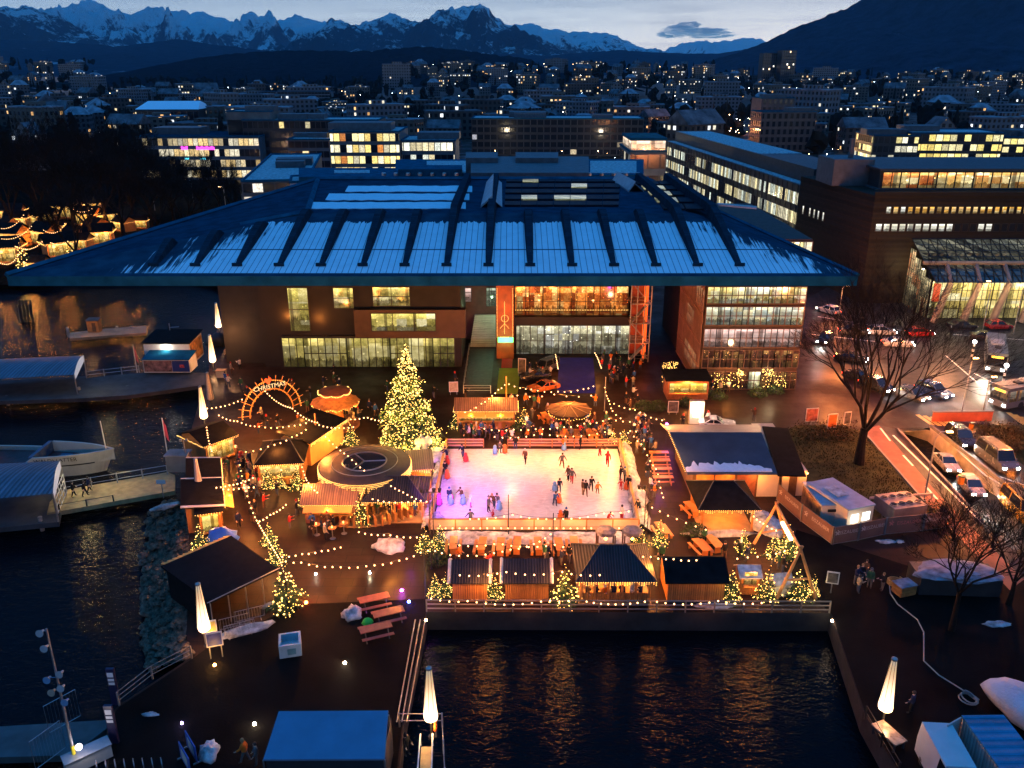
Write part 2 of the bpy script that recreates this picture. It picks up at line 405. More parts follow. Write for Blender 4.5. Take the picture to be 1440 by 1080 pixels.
# roads on the right
sheet('road', [(1120,428),(1180,395),(1600,455),(1900,560),(1500,600),(1330,600),(1240,560),(1130,470)], ASPH, .008)
def band(name, l, r, m, z, kind='structure'):
    pts = l + r[::-1]; return sheet(name, pts, m, z, kind)
ORANGEW = mat('orange_lit_asphalt', (.16,.055,.035), .7, var=.3, vs=.6)  # orange lamplight put into the lane's asphalt colour
band('cycle_path', [(1212,605),(1300,705),(1420,830)], [(1236,598),(1322,698),(1440,815)], ORANGEW, .010)
band('road', [(1236,598),(1322,698),(1460,835)], [(1262,604),(1386,738),(1500,840)], ASPH, .012)
band('road', [(1310,600),(1425,692),(1520,765)], [(1330,585),(1490,680),(1640,770)], ASPH, .012)
LINE = mat('road_paint', (.70,.68,.62), .6, var=.15)
def line(p, q, wd=.22, z=.018):
    a, b = G(*p, z), G(*q, z); d = (b-a).normalized(); nrm = Vector((-d.y, d.x, 0))*wd/2
    return [tuple(a-nrm), tuple(b-nrm), tuple(b+nrm), tuple(a+nrm)]
lm = MB()
for p,q in (((1238,602),(1252,620)),((1270,640),(1284,655)),((1302,684),(1318,702)),((1256,612),(1300,655)),((1300,655),(1388,742)),((1309,602),(1330,618)),((1345,632),(1400,668)),((1400,668),(1440,682)),((1345,632),(1385,668)),((1385,668),(1440,700)),
            ((1140,470),(1230,480)),((1150,445),(1300,470)),((1340,470),(1440,478)),((1370,525),(1440,560)),((1330,500),(1400,560))):
    lm.quad(*line(p,q))
structure(lm.build('road_marking', LINE))
zm = MB()
YEL = mat('yellow_road_paint', (.60,.38,.08), .6, var=.2)
for k in range(5):
    zm.quad(*line((1296+k*10-6,583+k*1.5),(1318+k*10-6,598+k*.8),.55))
for k in range(6):
    zm.quad(*line((1418+k*9,580+k*3),(1440+k*9,597+k*3),.6))
structure(zm.build('crosswalk_marking', YEL))
# planted island right of the ramp, lawn with the old tree
sheet('lawn', [(1088,614),(1120,598),(1180,598),(1212,607),(1298,706),(1320,726),(1250,735),(1150,690),(1100,650)], GRASS, .010)
sheet('planting_bed', [(1370,597),(1440,598),(1560,640),(1560,700),(1440,655)], GRASS, .016)
sheet('traffic_island', [(1318,540),(1356,560),(1395,585),(1385,597),(1335,592),(1300,582),(1290,560)], CONCD, .014)
# coloured carpets in front of the concert hall
sheet('blue_carpet', [(787,503),(834,503),(838,553),(783,553)], mat('blue_carpet', (.012,.02,.40), .9, var=.15), .012, 'structure')
sheet('green_carpet', [(702,518),(732,518),(728,554),(698,554)], mat('green_carpet', (.20,.34,.02), .9, var=.15), .012)
sheet('red_carpet', [(706,503),(721,503),(720,517.5),(705,517.5)], mat('red_carpet', (.35,.02,.02), .9, var=.15), .012)

# ------------------------------------------------------------------ mountains and hills
def ridge_at(pts, px):
    for (x0,y0),(x1,y1) in zip(pts, pts[1:]):
        if x0 <= px <= x1: return y0 + (y1-y0)*(px-x0)/(x1-x0)
    return pts[0][1] if px < pts[0][0] else pts[-1][1]
def mountain(name, pts, Y, depth, m, nx=180, ny=26, rough=.12, seed=0, freq=1.0, zbase=-2, jag=1.2):
    mb = MB(); vs = []
    x0, x1 = pts[0][0], pts[-1][0]
    for j in range(ny+1):
        s = j / ny                                     # 0 foot in front, ~.7 crest, 1 behind
        for i in range(nx+1):
            px = x0 + (x1-x0)*i/nx
            top = P(px, ridge_at(pts, px) + jag*noise.noise(Vector((px*.16, seed*3.7, 0))) + jag*.6*noise.noise(Vector((px*.45, seed, 3))), Y)
            yy = Y - depth + depth*1.3*s
            k = s*1.3
            prof = k**1.25 if k < 1 else 1 - (k-1)*1.6
            x = top.x * (1 + (yy-Y)/Y*.35)
            q = Vector((x*freq*.0011, yy*freq*.0011, seed))
            rgh = noise.fractal(q*1.0, 1.0, 2.1, 5) + .6*(1-abs(noise.noise(q*2.2+Vector((9,0,0)))))-.45
            bell = math.sin(min(1, max(0, k))*math.pi*.93) if k < 1 else .25
            z = zbase + (top.z-zbase)*(prof + rough*rgh*bell)
            if j == 0: z = zbase-20
            vs.append((x, yy, z))
    f = [(j*(nx+1)+i, j*(nx+1)+i+1, (j+1)*(nx+1)+i+1, (j+1)*(nx+1)+i) for j in range(ny) for i in range(nx)]
    mb.add(vs, f)
    return structure(mb.build(name, m, smooth=True))
def snowrock(name, lo, hi, rock=(.035,.045,.065), snow=(.72,.86,.88), sc=.0016, lean=.55):
    m, t, b = newmat(name)
    g = t.n('ShaderNodeNewGeometry'); sp = t.n('ShaderNodeSeparateXYZ'); t.link(g.outputs['Position'], sp.inputs[0])
    sn = t.n('ShaderNodeSeparateXYZ'); t.link(g.outputs['Normal'], sn.inputs[0])
    tc = g.outputs['Position']
    mp = t.n('ShaderNodeMapping'); mp.inputs['Scale'].default_value = (1,1,.55); t.link(tc, mp.inputs[0])
    n1 = t.noise(mp.outputs[0], sc, 8, .68); n2 = t.noise(mp.outputs[0], sc*6, 6, .7)
    h = t.n('ShaderNodeMapRange', inp={0: sp.outputs[2], 1: lo, 2: hi, 3: 0.0, 4: 1.0}).outputs[0]
    v = t.m('ADD', t.m('ADD', t.m('MULTIPLY', h, .9), t.m('MULTIPLY', t.m('SUBTRACT', n1, .5), 2.0)), t.m('ADD', t.m('MULTIPLY', t.m('SUBTRACT', n2, .5), 1.3), t.m('MULTIPLY', t.m('SUBTRACT', sn.outputs[2], lean), .9)))
    f = t.ramp(v, [(.38, 0.0), (.62, 1.0)])
    t.link(t.mix(f, rock, snow), b.inputs['Base Color']); b.inputs['Roughness'].default_value = .9; b.inputs['Specular IOR Level'].default_value = .1
    bp = t.n('ShaderNodeBump', inp={'Strength': .9, 'Height': t.m('ADD', n2, n1)}); bp.inputs['Distance'].default_value = 160
    t.link(bp.outputs[0], b.inputs['Normal'])
    return m
def forestmat(name, col, sc, clear=.0, snow=(.5,.55,.6)):
    m, t, b = newmat(name)
    g = t.n('ShaderNodeNewGeometry').outputs['Position']
    n1 = t.noise(g, sc, 6, .65); n2 = t.noise(g, sc*11, 4, .7)
    c = t.ramp(n2, [(.3, tuple(x*.45 for x in col)), (.7, tuple(x*1.5 for x in col))])
    if clear > 0:
        f = t.ramp(t.m('ADD', n1, t.m('MULTIPLY', t.m('SUBTRACT', n2, .5), .15)), [(1-clear, 0.0), (1-clear+.05, 1.0)])
        c = t.mix(t.m('MULTIPLY', f, .7), c, snow)
    t.link(c, b.inputs['Base Color']); b.inputs['Roughness'].default_value = .95; b.inputs['Specular IOR Level'].default_value = 0
    bp = t.n('ShaderNodeBump', inp={'Strength': 1.0, 'Height': n2}); bp.inputs['Distance'].default_value = 25
    t.link(bp.outputs[0], b.inputs['Normal'])
    return m
far_left = [(-200,30),(0,20),(60,22),(90,15),(110,6),(133,7),(157,15),(187,22),(200,14),(217,17),(240,13),(267,25),(290,23),(313,28),(333,35),(353,32),(373,23),(390,31),(427,23),(447,28),(467,35),(500,40),(560,44)]
mountain('mountain', far_left, 15000, 5500, snowrock('far_snow_range', 150, 900, sc=.0030, lean=.62), 260, 44, .55, 1, 1.6, jag=2.6)
mountain('mountain', [(-300,30),(-60,22),(0,17),(20,12),(40,7),(60,14),(90,28),(120,45),(150,57),(180,63),(240,75),(300,90)], 9500, 3600, snowrock('dark_snowy_peak', 420, 900, sc=.004), 160, 40, .4, 4, 1.8, jag=2)
mountain('mountain', [(380,95),(423,60),(467,37),(480,35),(500,33),(523,30),(557,27),(573,32),(607,25),(630,17),(647,12),(670,8),(680,10),(693,25),(713,38),(740,50),(763,60),(800,72),(860,84),(940,95)], 10500, 4200, snowrock('rocky_peak', 330, 1000, sc=.0034), 260, 44, .45, 7, 1.8, jag=2)
mountain('mountain', [(640,60),(717,38),(747,35),(763,42),(783,37),(800,43),(820,42),(847,49),(863,52),(887,62),(910,67),(940,74),(1000,80)], 13500, 4200, snowrock('far_snowy_crest', 150, 650, sc=.003), 160, 36, .45, 9, 1.6, jag=2.2)
mountain('mountain', [(890,80),(930,73),(960,62),(983,57),(1003,60),(1037,56),(1063,54),(1077,57),(1110,62),(1200,70)], 17000, 5000, snowrock('farthest_snow_peaks', 0, 500, sc=.0028), 130, 30, .45, 12, 1.6, jag=2.2)
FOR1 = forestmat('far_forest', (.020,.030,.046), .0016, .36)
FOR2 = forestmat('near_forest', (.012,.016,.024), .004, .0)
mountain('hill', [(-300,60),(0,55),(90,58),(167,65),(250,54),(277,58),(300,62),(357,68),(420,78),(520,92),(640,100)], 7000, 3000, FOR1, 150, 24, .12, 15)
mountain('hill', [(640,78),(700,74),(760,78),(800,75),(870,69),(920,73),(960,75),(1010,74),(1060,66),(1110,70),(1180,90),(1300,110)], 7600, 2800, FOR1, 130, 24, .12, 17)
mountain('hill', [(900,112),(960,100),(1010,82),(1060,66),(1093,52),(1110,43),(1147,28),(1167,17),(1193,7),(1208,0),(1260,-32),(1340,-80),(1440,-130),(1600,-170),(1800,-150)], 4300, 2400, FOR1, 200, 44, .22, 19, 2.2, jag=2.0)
mountain('hill', [(-260,118),(60,120),(157,113),(200,97),(267,83),(333,75),(400,70),(497,72),(530,70),(587,65),(647,70),(680,75),(727,80),(747,83),(763,95),(800,102),(840,112),(900,122),(960,128)], 3000, 1100, FOR2, 190, 22, .07, 22, 2.0, jag=2.2)
mountain('hill', [(-300,100),(-60,104),(20,110),(80,116),(150,126),(240,134)], 1900, 700, forestmat('snow_flecked_slope', (.030,.036,.040), .012, .42), 80, 18, .08, 26, 3.0)
mountain('hill', [(1040,138),(1110,124),(1180,118),(1260,110),(1340,106),(1440,98),(1600,90),(1800,90)], 2100, 900, forestmat('wooded_slope', (.014,.018,.024), .010, .18), 100, 18, .1, 29, 3.0, jag=2)
mountain('hill', [(300,150),(420,140),(560,128),(640,124),(720,118),(800,118),(900,122),(1000,128),(1100,134),(1200,142)], 2000, 900, forestmat('town_slope', (.012,.015,.020), .012, .05), 110, 18, .07, 31, 3.0, jag=2)
# one dark cloud bank over the gap
CLOUDM = bpy.data.materials.new('cloud_vapour'); CLOUDM.use_nodes = True; ct = NT(CLOUDM.node_tree); CLOUDM.node_tree.nodes.remove(CLOUDM.node_tree.nodes['Principled BSDF'])
cv = ct.n('ShaderNodeVolumePrincipled'); cv.inputs['Color'].default_value = (.30,.62,.80,1); cv.inputs['Density'].default_value = .0045
ct.link(cv.outputs[0], CLOUDM.node_tree.nodes['Material Output'].inputs['Volume'])
cb = MB()
for k,(px,py,rx,rz,sd_) in enumerate(((985,45,420,70,1),(960,42,240,110,2),(1003,50,300,40,3),(945,48,180,60,4),(972,36,150,70,5))):
    c = P(px,py,26000); cb.lump((c.x,c.y+k*90,c.z), rx*2.0, 420, rz*1.6, sd_, 26, 14, .3, 2.2)
co = cb.build('cloud', CLOUDM, smooth=True); tag(co, 'dark blue cloud bank hanging over the snowy gap in the mountains', 'cloud', kind='stuff')

# ------------------------------------------------------------------ the blue evening air
hz = bpy.data.materials.new('evening_air'); hz.use_nodes = True; ht = NT(hz.node_tree)
hz.node_tree.nodes.remove(hz.node_tree.nodes['Principled BSDF'])
pv = ht.n('ShaderNodeVolumePrincipled'); pv.inputs['Color'].default_value = (.35,.72,1.0,1); pv.inputs['Density'].default_value = HAZE; pv.inputs['Anisotropy'].default_value = .0
ht.link(pv.outputs[0], hz.node_tree.nodes['Material Output'].inputs['Volume'])
o = MB().box(-17000, 15000, -120, 24000, -40, 2300).build('haze', hz); o['kind'] = 'stuff'; tag(o, 'thin blue evening haze lying over the town and mountains', 'haze', kind='stuff')
sheet('park_dark_sheet', [(-200,400),(-200,240),(330,240),(345,300),(230,345),(60,396)], mat('dark_park_ground', (.006,.006,.005), .95, var=.5, vs=.3, spec=0), .010)  # near-black sheet added to darken the park ground, gloom in its colour
# ------------------------------------------------------------------ helpers for world-space parts
def wb(mb, name, mats, parent, smooth=False):
    o = mb.build(name, mats, None, smooth); o.parent = parent
    o.matrix_parent_inverse = (Matrix.Translation(parent.location) @ parent.rotation_euler.to_matrix().to_4x4()).inverted(); return o
def interior(name, cols, st, sc=1.3, spots=.0, contrast=1.0, tall=1.0):
    "a lit room seen through glass: wall panels, ceiling lamps, dark furniture and people below"
    if name in MATS: return MATS[name]
    m, t, b = newmat(name)
    tcn = t.n('ShaderNodeTexCoord'); tc = tcn.outputs['Object']
    sp = t.n('ShaderNodeSeparateXYZ'); t.link(tc, sp.inputs[0]); sg = t.n('ShaderNodeSeparateXYZ'); t.link(tcn.outputs['Generated'], sg.inputs[0])
    u = t.m('ADD', sp.outputs[0], t.m('MULTIPLY', sp.outputs[1], .97)); zg = sg.outputs[2]
    rnd = t.n('ShaderNodeObjectInfo').outputs['Random']
    cb = t.n('ShaderNodeCombineXYZ'); t.link(t.m('FLOOR', t.m('MULTIPLY', u, sc*.9)), cb.inputs[0]); t.link(t.m('FLOOR', t.m('MULTIPLY', t.m('ADD', zg, rnd), 2.3)), cb.inputs[1]); t.link(t.m('FLOOR', t.m('DIVIDE', sp.outputs[2], 3.1)), cb.inputs[2])
    wn = t.n('ShaderNodeTexWhiteNoise', noise_dimensions='3D'); t.link(cb.outputs[0], wn.inputs['Vector'])
    hs = t.n('ShaderNodeSeparateColor'); t.link(wn.outputs['Color'], hs.inputs[0])
    nz = t.noise(tc, sc*2.2, 5, .75); fine = t.noise(tc, sc*7, 3, .7)
    k = len(cols)
    c = t.ramp(t.m('ADD', t.m('MULTIPLY', hs.outputs[0], .55), t.m('MULTIPLY', nz, .5)), [((i+.3)/k, cols[i]) for i in range(k)])
    wall = t.m('ADD', .25, t.m('MULTIPLY', t.m('POWER', t.m('ADD', t.m('MULTIPLY', nz, 1.0), t.m('MULTIPLY', hs.outputs[1], .5)), 1+contrast), 1.0))
    ceil = t.n('ShaderNodeMapRange', inp={0: zg, 1: .66, 2: .9, 3: .75, 4: 1.7}).outputs[0]
    cu = t.n('ShaderNodeCombineXYZ'); t.link(t.m('MULTIPLY', u, sc*1.1), cu.inputs[0]); t.link(t.m('MULTIPLY', rnd, 40), cu.inputs[1])
    hgt = t.m('ADD', -.12, t.m('MULTIPLY', t.noise(cu.outputs[0], 1.6, 4, .8), .85))
    sil = t.m('SUBTRACT', 1.0, t.m('MULTIPLY', t.m('LESS_THAN', zg, hgt), t.m('ADD', .35, t.m('MULTIPLY', fine, .7))))
    post = t.m('ADD', .35, t.m('MULTIPLY', t.m('GREATER_THAN', t.m('FRACT', t.m('MULTIPLY', u, sc*.31)), .10), .65))
    lum = t.m('MULTIPLY', t.m('MULTIPLY', t.m('MULTIPLY', wall, ceil), t.m('MULTIPLY', sil, post)), st*1.15)
    if spots:
        v2 = t.n('ShaderNodeTexVoronoi'); v2.inputs['Scale'].default_value = sc*1.9; t.link(tc, v2.inputs['Vector'])
        lum = t.m('ADD', lum, t.m('MULTIPLY', t.m('MULTIPLY', t.m('LESS_THAN', v2.outputs['Distance'], .15), t.m('GREATER_THAN', zg, .45)), spots))
    t.link(c, b.inputs['Emission Color']); t.link(lum, b.inputs['Emission Strength'])
    b.inputs['Base Color'].default_value = (.01,.01,.012,1); b.inputs['Roughness'].default_value = .08
    MATS[name] = m; return m
def window(parent, a, b, h, nx, ny, pane, frame, fw=.09, out=.10, name='window', rec=.03):
    a, b = Vector(a), Vector(b); u = (b-a); L = u.length; u.normalize(); z = Vector((0,0,1)); nrm = u.cross(z)
    def pt(s, v, d): return tuple(a + u*s + z*v + nrm*d)
    mb = MB()
    def br(s0, s1, v0, v1, d1=out):
        mb.add([pt(s0,v0,rec-.02),pt(s1,v0,rec-.02),pt(s1,v1,rec-.02),pt(s0,v1,rec-.02),pt(s0,v0,d1),pt(s1,v0,d1),pt(s1,v1,d1),pt(s0,v1,d1)],
               [(4,5,6,7),(0,1,5,4),(1,2,6,5),(2,3,7,6),(3,0,4,7)])
    br(-fw/2, L+fw/2, -fw, 0); br(-fw/2, L+fw/2, h, h+fw)
    for i in range(nx+1): br(L*i/nx-fw/2, L*i/nx+fw/2, 0, h, out-.003)
    for j in range(1, ny): br(0, L, h*j/ny-fw/2, h*j/ny+fw/2, out-.006)
    f = wb(mb, name, frame, parent)
    p = MB().quad(pt(0,0,rec),pt(L,0,rec),pt(L,h,rec),pt(0,h,rec)).build('pane', pane)
    p.parent = f; p.matrix_parent_inverse = Matrix.Translation(-parent.location)
    p.matrix_parent_inverse = Matrix.Identity(4); p.parent = f
    return f
def pxrect(x0, x1, y0, y1, Y):
    a = P(x0, y1, Y); b = P(x1, y1, Y); tpt = P((x0+x1)/2, y0, Y)
    b = Vector((b.x, Y, a.z)); return a, b, tpt.z - a.z

# ------------------------------------------------------------------ the concert hall
hall = thing('concert_hall', 'long concert hall under one huge thin blue roof streaked with snow', 'concert hall', (0,112,0))
ZR = 20.0
FL, FR = G(12,402,ZR), G(1203,401,ZR); YF = FL.y; FR.y = YF
KL, KR = G(432,300,24.5), G(965,300,24.5); KR.y = KL.y
BL, BR = G(447,253,24.5), G(905,247,24.5); BR.y = BL.y
fz = .95
def roofmat():
    m, t, b = newmat('metal_roof_with_snow')
    tc = t.n('ShaderNodeTexCoord').outputs['Object']
    sp = t.n('ShaderNodeSeparateXYZ'); t.link(tc, sp.inputs[0]); x, y = sp.outputs[0], sp.outputs[1]
    def mr(v, a, b_, c, d, clamp=True):
        q = t.n('ShaderNodeMapRange', clamp=clamp, inp={1: a, 2: b_, 3: c, 4: d}); t.link(v, q.inputs[0]); return q.outputs[0]
    xl = mr(y, YF, KL.y, -37.5, -25.5, False); xr = mr(y, YF, KL.y, 32.5, 20.5, False)
    e = t.m('MINIMUM', t.m('SUBTRACT', x, xl), t.m('SUBTRACT', xr, x))
    mp = t.n('ShaderNodeMapping'); mp.inputs['Scale'].default_value = (2.6, .16, 0); t.link(tc, mp.inputs[0])
    st = t.noise(mp.outputs[0], 1.0, 4, .6); n2 = t.noise(tc, .35, 4)
    v = t.m('ADD', t.m('DIVIDE', e, 9.0), t.m('MULTIPLY', t.m('SUBTRACT', st, .50), 2.6))
    v = t.m('ADD', v, t.m('MULTIPLY', t.m('SUBTRACT', n2, .5), .9))
    s = t.n('ShaderNodeMapRange', inp={0: v, 1: .0, 2: .25, 3: 0, 4: 1}).outputs[0]
    top = t.m('ADD', KL.y - 2.6, t.m('MULTIPLY', t.m('SUBTRACT', st, .5), 3.0))
    s = t.m('MULTIPLY', s, t.m('LESS_THAN', y, top)); s = t.m('MULTIPLY', s, t.m('GREATER_THAN', y, YF + .7))
    seam = t.m('GREATER_THAN', t.m('FRACT', t.m('DIVIDE', x, .62)), .12)
    yl = YF + 6.2
    cross = t.m('GREATER_THAN', t.m('ABSOLUTE', t.m('SUBTRACT', y, yl)), .11)
    s = t.m('MULTIPLY', t.m('MULTIPLY', s, cross), t.m('ADD', .35, t.m('MULTIPLY', seam, .65)))
    thin = t.m('ADD', .80, t.m('MULTIPLY', t.noise(tc, .9, 5), .35))
    s = t.m('MULTIPLY', s, t.m('MINIMUM', thin, 1.0))
    metal = t.ramp(t.noise(tc, .5, 5), [(.3, (.010,.034,.055)), (.7, (.024,.068,.100))])
    t.link(t.mix(s, metal, (.74,.76,.80)), b.inputs['Base Color'])
    t.link(t.m('ADD', .45, t.m('MULTIPLY', s, .45)), b.inputs['Roughness']); b.inputs['Specular IOR Level'].default_value = .0
    bp = t.n('ShaderNodeBump', inp={'Strength': .4, 'Height': t.m('ADD', s, t.m('MULTIPLY', seam, -.5))}); bp.inputs['Distance'].default_value = .08
    t.link(bp.outputs[0], b.inputs['Normal']); return m
RMAT = roofmat()
ROOFMETAL = mat('blue_grey_roof_metal', (.010,.042,.070), .8, 0, var=.35, vs=.6, spec=0)
PALEMETAL = mat('pale_roof_metal', (.010,.085,.135), .7, 0, var=.3, vs=.6, spec=0)
rm = MB()
fl, fr = FL + Vector((0,0,fz)), FR + Vector((0,0,fz))
bl0, br0 = Vector((BL.x-1.5,BL.y,ZR)), Vector((BR.x+1.5,BR.y,ZR))
rm.quad(fl, fr, KR, KL, 0)                      # long front slope
rm.quad(KL, KR, BR, BL, 1)                      # upper deck
rm.tri(fl, KL, BL, 1); rm.tri(fr, BR, KR, 1)    # side slopes
rm.quad(FL, FR, fr, fl, 2)                      # fascia
rm.quad(fl, BL, bl0, FL, 2); rm.quad(FR, br0, BR, fr, 2); rm.quad(BL, BR, br0, bl0, 2)
rm.quad(FL, bl0, br0, FR, 3)                    # underside
roof = wb(rm, 'roof', [RMAT, ROOFMETAL, PALEMETAL, DARKM], hall)
def sub(mb, name, mats, par=None):
    o = mb.build(name, mats); o.parent = par or roof; return o
slope_z = lambda y: fl.z + (y-YF)*(KL.z-fl.z)/(KL.y-YF)
RIBM = stripes('rib_cladding', (.014,.034,.050), (.010,.024,.036), 1, .5, .9, .7, 0, 0)
for k in range(-8, 7):
    x = -2.35 + k*4.17
    y0, y1 = YF + 2.6, KL.y + 1.2
    if x < KL.x: y1 = YF + (x-fl.x)/(KL.x-fl.x)*(KL.y-YF) - .3
    long = k in (-1, 0, 5, 6)
    mb = MB(); n = 10
    ends = [(y0 + (y1-y0)*i/n) for i in range(n+1)]
    if long: ends += [BL.y - .5]
    vs = []
    for i, y in enumerate(ends):
        s = min(1, i/n); base = min(slope_z(y), KL.z); wd = .30 + .26*s**.7
        h = .22 + (.72 if not long else .85)*math.sin(min(1, s*1.02)*math.pi*.5) if (i < n-1 or long) else (.62 if i == n-1 else .06)
        vs += [(x-wd, y, base-.1), (x-wd*.72, y, base+h), (x+wd*.72, y, base+h), (x+wd, y, base-.1)]
    fs = [(0,3,2,1)]
    for i in range(len(ends)-1):
        q = i*4
        fs += [(q,q+1,q+5,q+4),(q+1,q+2,q+6,q+5),(q+2,q+3,q+7,q+6)]
    q = (len(ends)-1)*4; fs.append((q,q+1,q+2,q+3))
    mb.add(vs, fs); mb.box(x-.5, x+.5, y0-.45, y0-.25, slope_z(y0)-.05, slope_z(y0)+.25)
    sub(mb, 'rib', RIBM)
# snow lying on the upper deck, left part; skylights on the right part
def deck(px, py): v = G(px, py, 24.5); return v
for (y0, y1, xa, xb) in ((262,270,490,664),(273,282,463,660),(285,294,440,655)):
    mb = MB(); pa, pb = [], []
    for i in range(25):
        px = xa + (xb-xa)*i/24
        pa.append(deck(px + (y1-y0)*-.6*(1-i/24), y1 + RND.uniform(-.5,.5))); pb.append(deck(px, y0 + RND.uniform(-.4,.4)))
    mb.slab([(p.x,p.y,24.58) for p in pa] + [(p.x,p.y,24.58) for p in pb[::-1]], .07)
    sub(mb, 'roof_snow', mat('clean_snow', (.72,.74,.78), .85, var=.08, vs=1.5, bump=.4, bs=3, spec=.1))
SKYD = mat('dark_skylight_glass', (.006,.012,.020), .6, var=.2, spec=.08)
SKYL = interior('lit_skylight', [(.25,.30,.16),(.5,.52,.32),(.8,.8,.5)], .30, .8)
for r_, (y0, y1) in enumerate(((253,257.5),(259.5,265.5),(267.5,273.5),(276,282.5),(284.5,291))):
    for c_ in range(7):
        xa = 712 + c_*23.0 - r_*.6; xb = xa + 22
        if xa > 862: continue
        p = [deck(xa,y1), deck(xb,y1), deck(xb,y0), deck(xa,y0)]
        mb = MB(); mb.slab([(q.x,q.y,24.5+.16+(.5 if i<2 else 0)*.2) for i,q in enumerate(p)], .2)
        sub(mb, 'skylight', SKYL if (r_,c_) in ((1,4),(3,1),(3,3),(0,1),(3,4)) else SKYD)
for r_, (y0, y1) in enumerate(((256,261),(263,268),(271,276),(280,286),(289,296))):
    for c_ in range(2):
        xa = 893 + r_*9 + c_*32; xb = xa + 30
        p = [deck(xa+4,y1), deck(xb+4,y1), deck(xb,y0), deck(xa,y0)]
        mb = MB(); mb.slab([(q.x,q.y,24.72) for q in p], .2)
        sub(mb, 'skylight', SKYL if r_ in (1,2,3) and c_ == 0 else SKYD)
for xs, cfg in ((682, 1), (862, 0)):
    a, b_ = deck(xs-6, 292), deck(xs+10, 292); c_, d_ = deck(xs+12, 258), deck(xs+(2 if cfg else -2), 258)
    if not cfg: a, b_, c_, d_ = deck(884,270), deck(893,270), deck(868,255), deck(861,255)
    mb = MB(); top = [(a.x,a.y,24.7),(b_.x,b_.y,25.9),(c_.x,c_.y,25.9),(d_.x,d_.y,24.7)]; mb.slab(top, .25)
    mb.slab([(b_.x,b_.y,25.6),(b_.x+1.2,b_.y,24.6),(c_.x+1.2,c_.y,24.6),(c_.x,c_.y,25.6)], .1)
    sub(mb, 'glazed_monitor', mat('pale_roof_glass', (.30,.32,.34), .6, var=.2))
mb = MB(); a, b_ = G(1010,297,23.2), G(1062,303,22.6)
mb.slab([(a.x,a.y,24.05),(b_.x,b_.y-.3,23.6),(b_.x+.2,b_.y+.5,23.7),(a.x,a.y+.9,24.1)], .2); sub(mb, 'roof_hatch', mat('pale_roof_glass', (.45,.44,.42)))
mb = MB()
for p, q, r_ in ((fl, BL, .28), (fr, BR, .2), (KL, BL, .35), (BL, BR, .35), (G(338,318,23.4), KL, .3), (KR+Vector((3,0,-.2)), FR+Vector((-9,3,1.0)), .12)): mb.tube([p+Vector((0,0,.15)), q+Vector((0,0,.15))], r_, 4)
sub(mb, 'roof_edge_beam', PALEMETAL)


BROWN = mat('dark_brown_facade', (.007,.0042,.0026), .7, var=.4, vs=.25, bump=.1)
REDW = mat('red_mesh_facade', (.026,.010,.007), .7, var=.4, vs=.9)
MULL = mat('dark_mullion', (.03,.027,.022), .5, .4, var=.2)
GOLD = interior('gold_foyer', [(.10,.09,.02),(.42,.34,.08),(.85,.66,.18),(1.0,.86,.40)], .55, .55, .5, 1.1, 1.5)
GOLD2 = interior('gold_room', [(.12,.10,.03),(.6,.48,.10),(1.0,.80,.22),(1.0,.9,.5)], .8, .8, 1.0, 1.0)
OFFICE = interior('yellow_office', [(.20,.17,.08),(.8,.62,.20),(1.0,.86,.42),(.9,.9,.75)], .95, 1.0, .8, .9)
OFFICE2 = interior('pale_office', [(.15,.17,.16),(.55,.56,.46),(1.0,.85,.45),(.6,.75,.72)], .75, .9, .4, 1.0)
PINK = interior('pink_office', [(.30,.16,.13),(.75,.46,.40),(.9,.62,.55)], .75, .6, .0, .6, 2)
REDFOY = interior('red_foyer', [(.10,.012,.004),(.55,.08,.01),(1.0,.28,.04),(1.0,.62,.20)], .95, 1.3, 4.5, 1.6)
ENTR = interior('entrance_hall', [(.16,.14,.07),(.5,.46,.28),(.85,.78,.48),(.95,.95,.85)], .55, .9, 2.0, 1.2, 2)
BAR = interior('bar_lights', [(.05,.012,.008),(.12,.03,.02),(.3,.08,.03),(1,.5,.15)], .28, 1.7, 5.0, 1.5)
Y0 = 115.0
# left block
a, b_ = P(372,500,Y0), P(649,500,Y0)
mb = MB(); mb.box(a.x, b_.x, Y0, Y0+30, 0, ZR-.02)
mb.box(a.x-6, a.x, Y0+1.5, Y0+30, 0, ZR-.02)
mb.box(P(500,450,Y0).x, P(655,450,Y0).x, Y0-1.1, Y0, P(600,472,Y0).z, P(600,433,Y0).z, 1)
wb(mb, 'wall', [BROWN, mat('rust_brown_panel', (.075,.035,.018), .6, var=.3, vs=.4)], hall)
for r_ in ((409,437,405,465),(470,498,405,433),(525,577,404,430)):
    p, q, h = pxrect(*r_, Y0); window(hall, p, q, h, 2 if r_[1]-r_[0] > 30 else 1, 2, GOLD2, MULL)
p, q, h = pxrect(523,613,441,465, Y0-1.12); window(hall, p, q, h, 3, 1, GOLD2, MULL)
for i in range(8):
    x0, x1 = 400 + i*30, 430 + i*30
    p, q, h = pxrect(x0, x1, 475, 518, Y0); window(hall, p, q, h, 3, 2 if i in (1,2,5,7) else 1, GOLD, MULL, .10, .14)
mb = MB(); mb.box(P(396,450,Y0).x, P(642,450,Y0).x, Y0-.6, Y0-.02, P(500,474,Y0).z, P(500,471,Y0).z); wb(mb, 'canopy', BLACK, hall)
lamp(P(402,447,Y0-.8), 190, WARM); lamp(P(447,450,Y0-.8), 190, WARM)
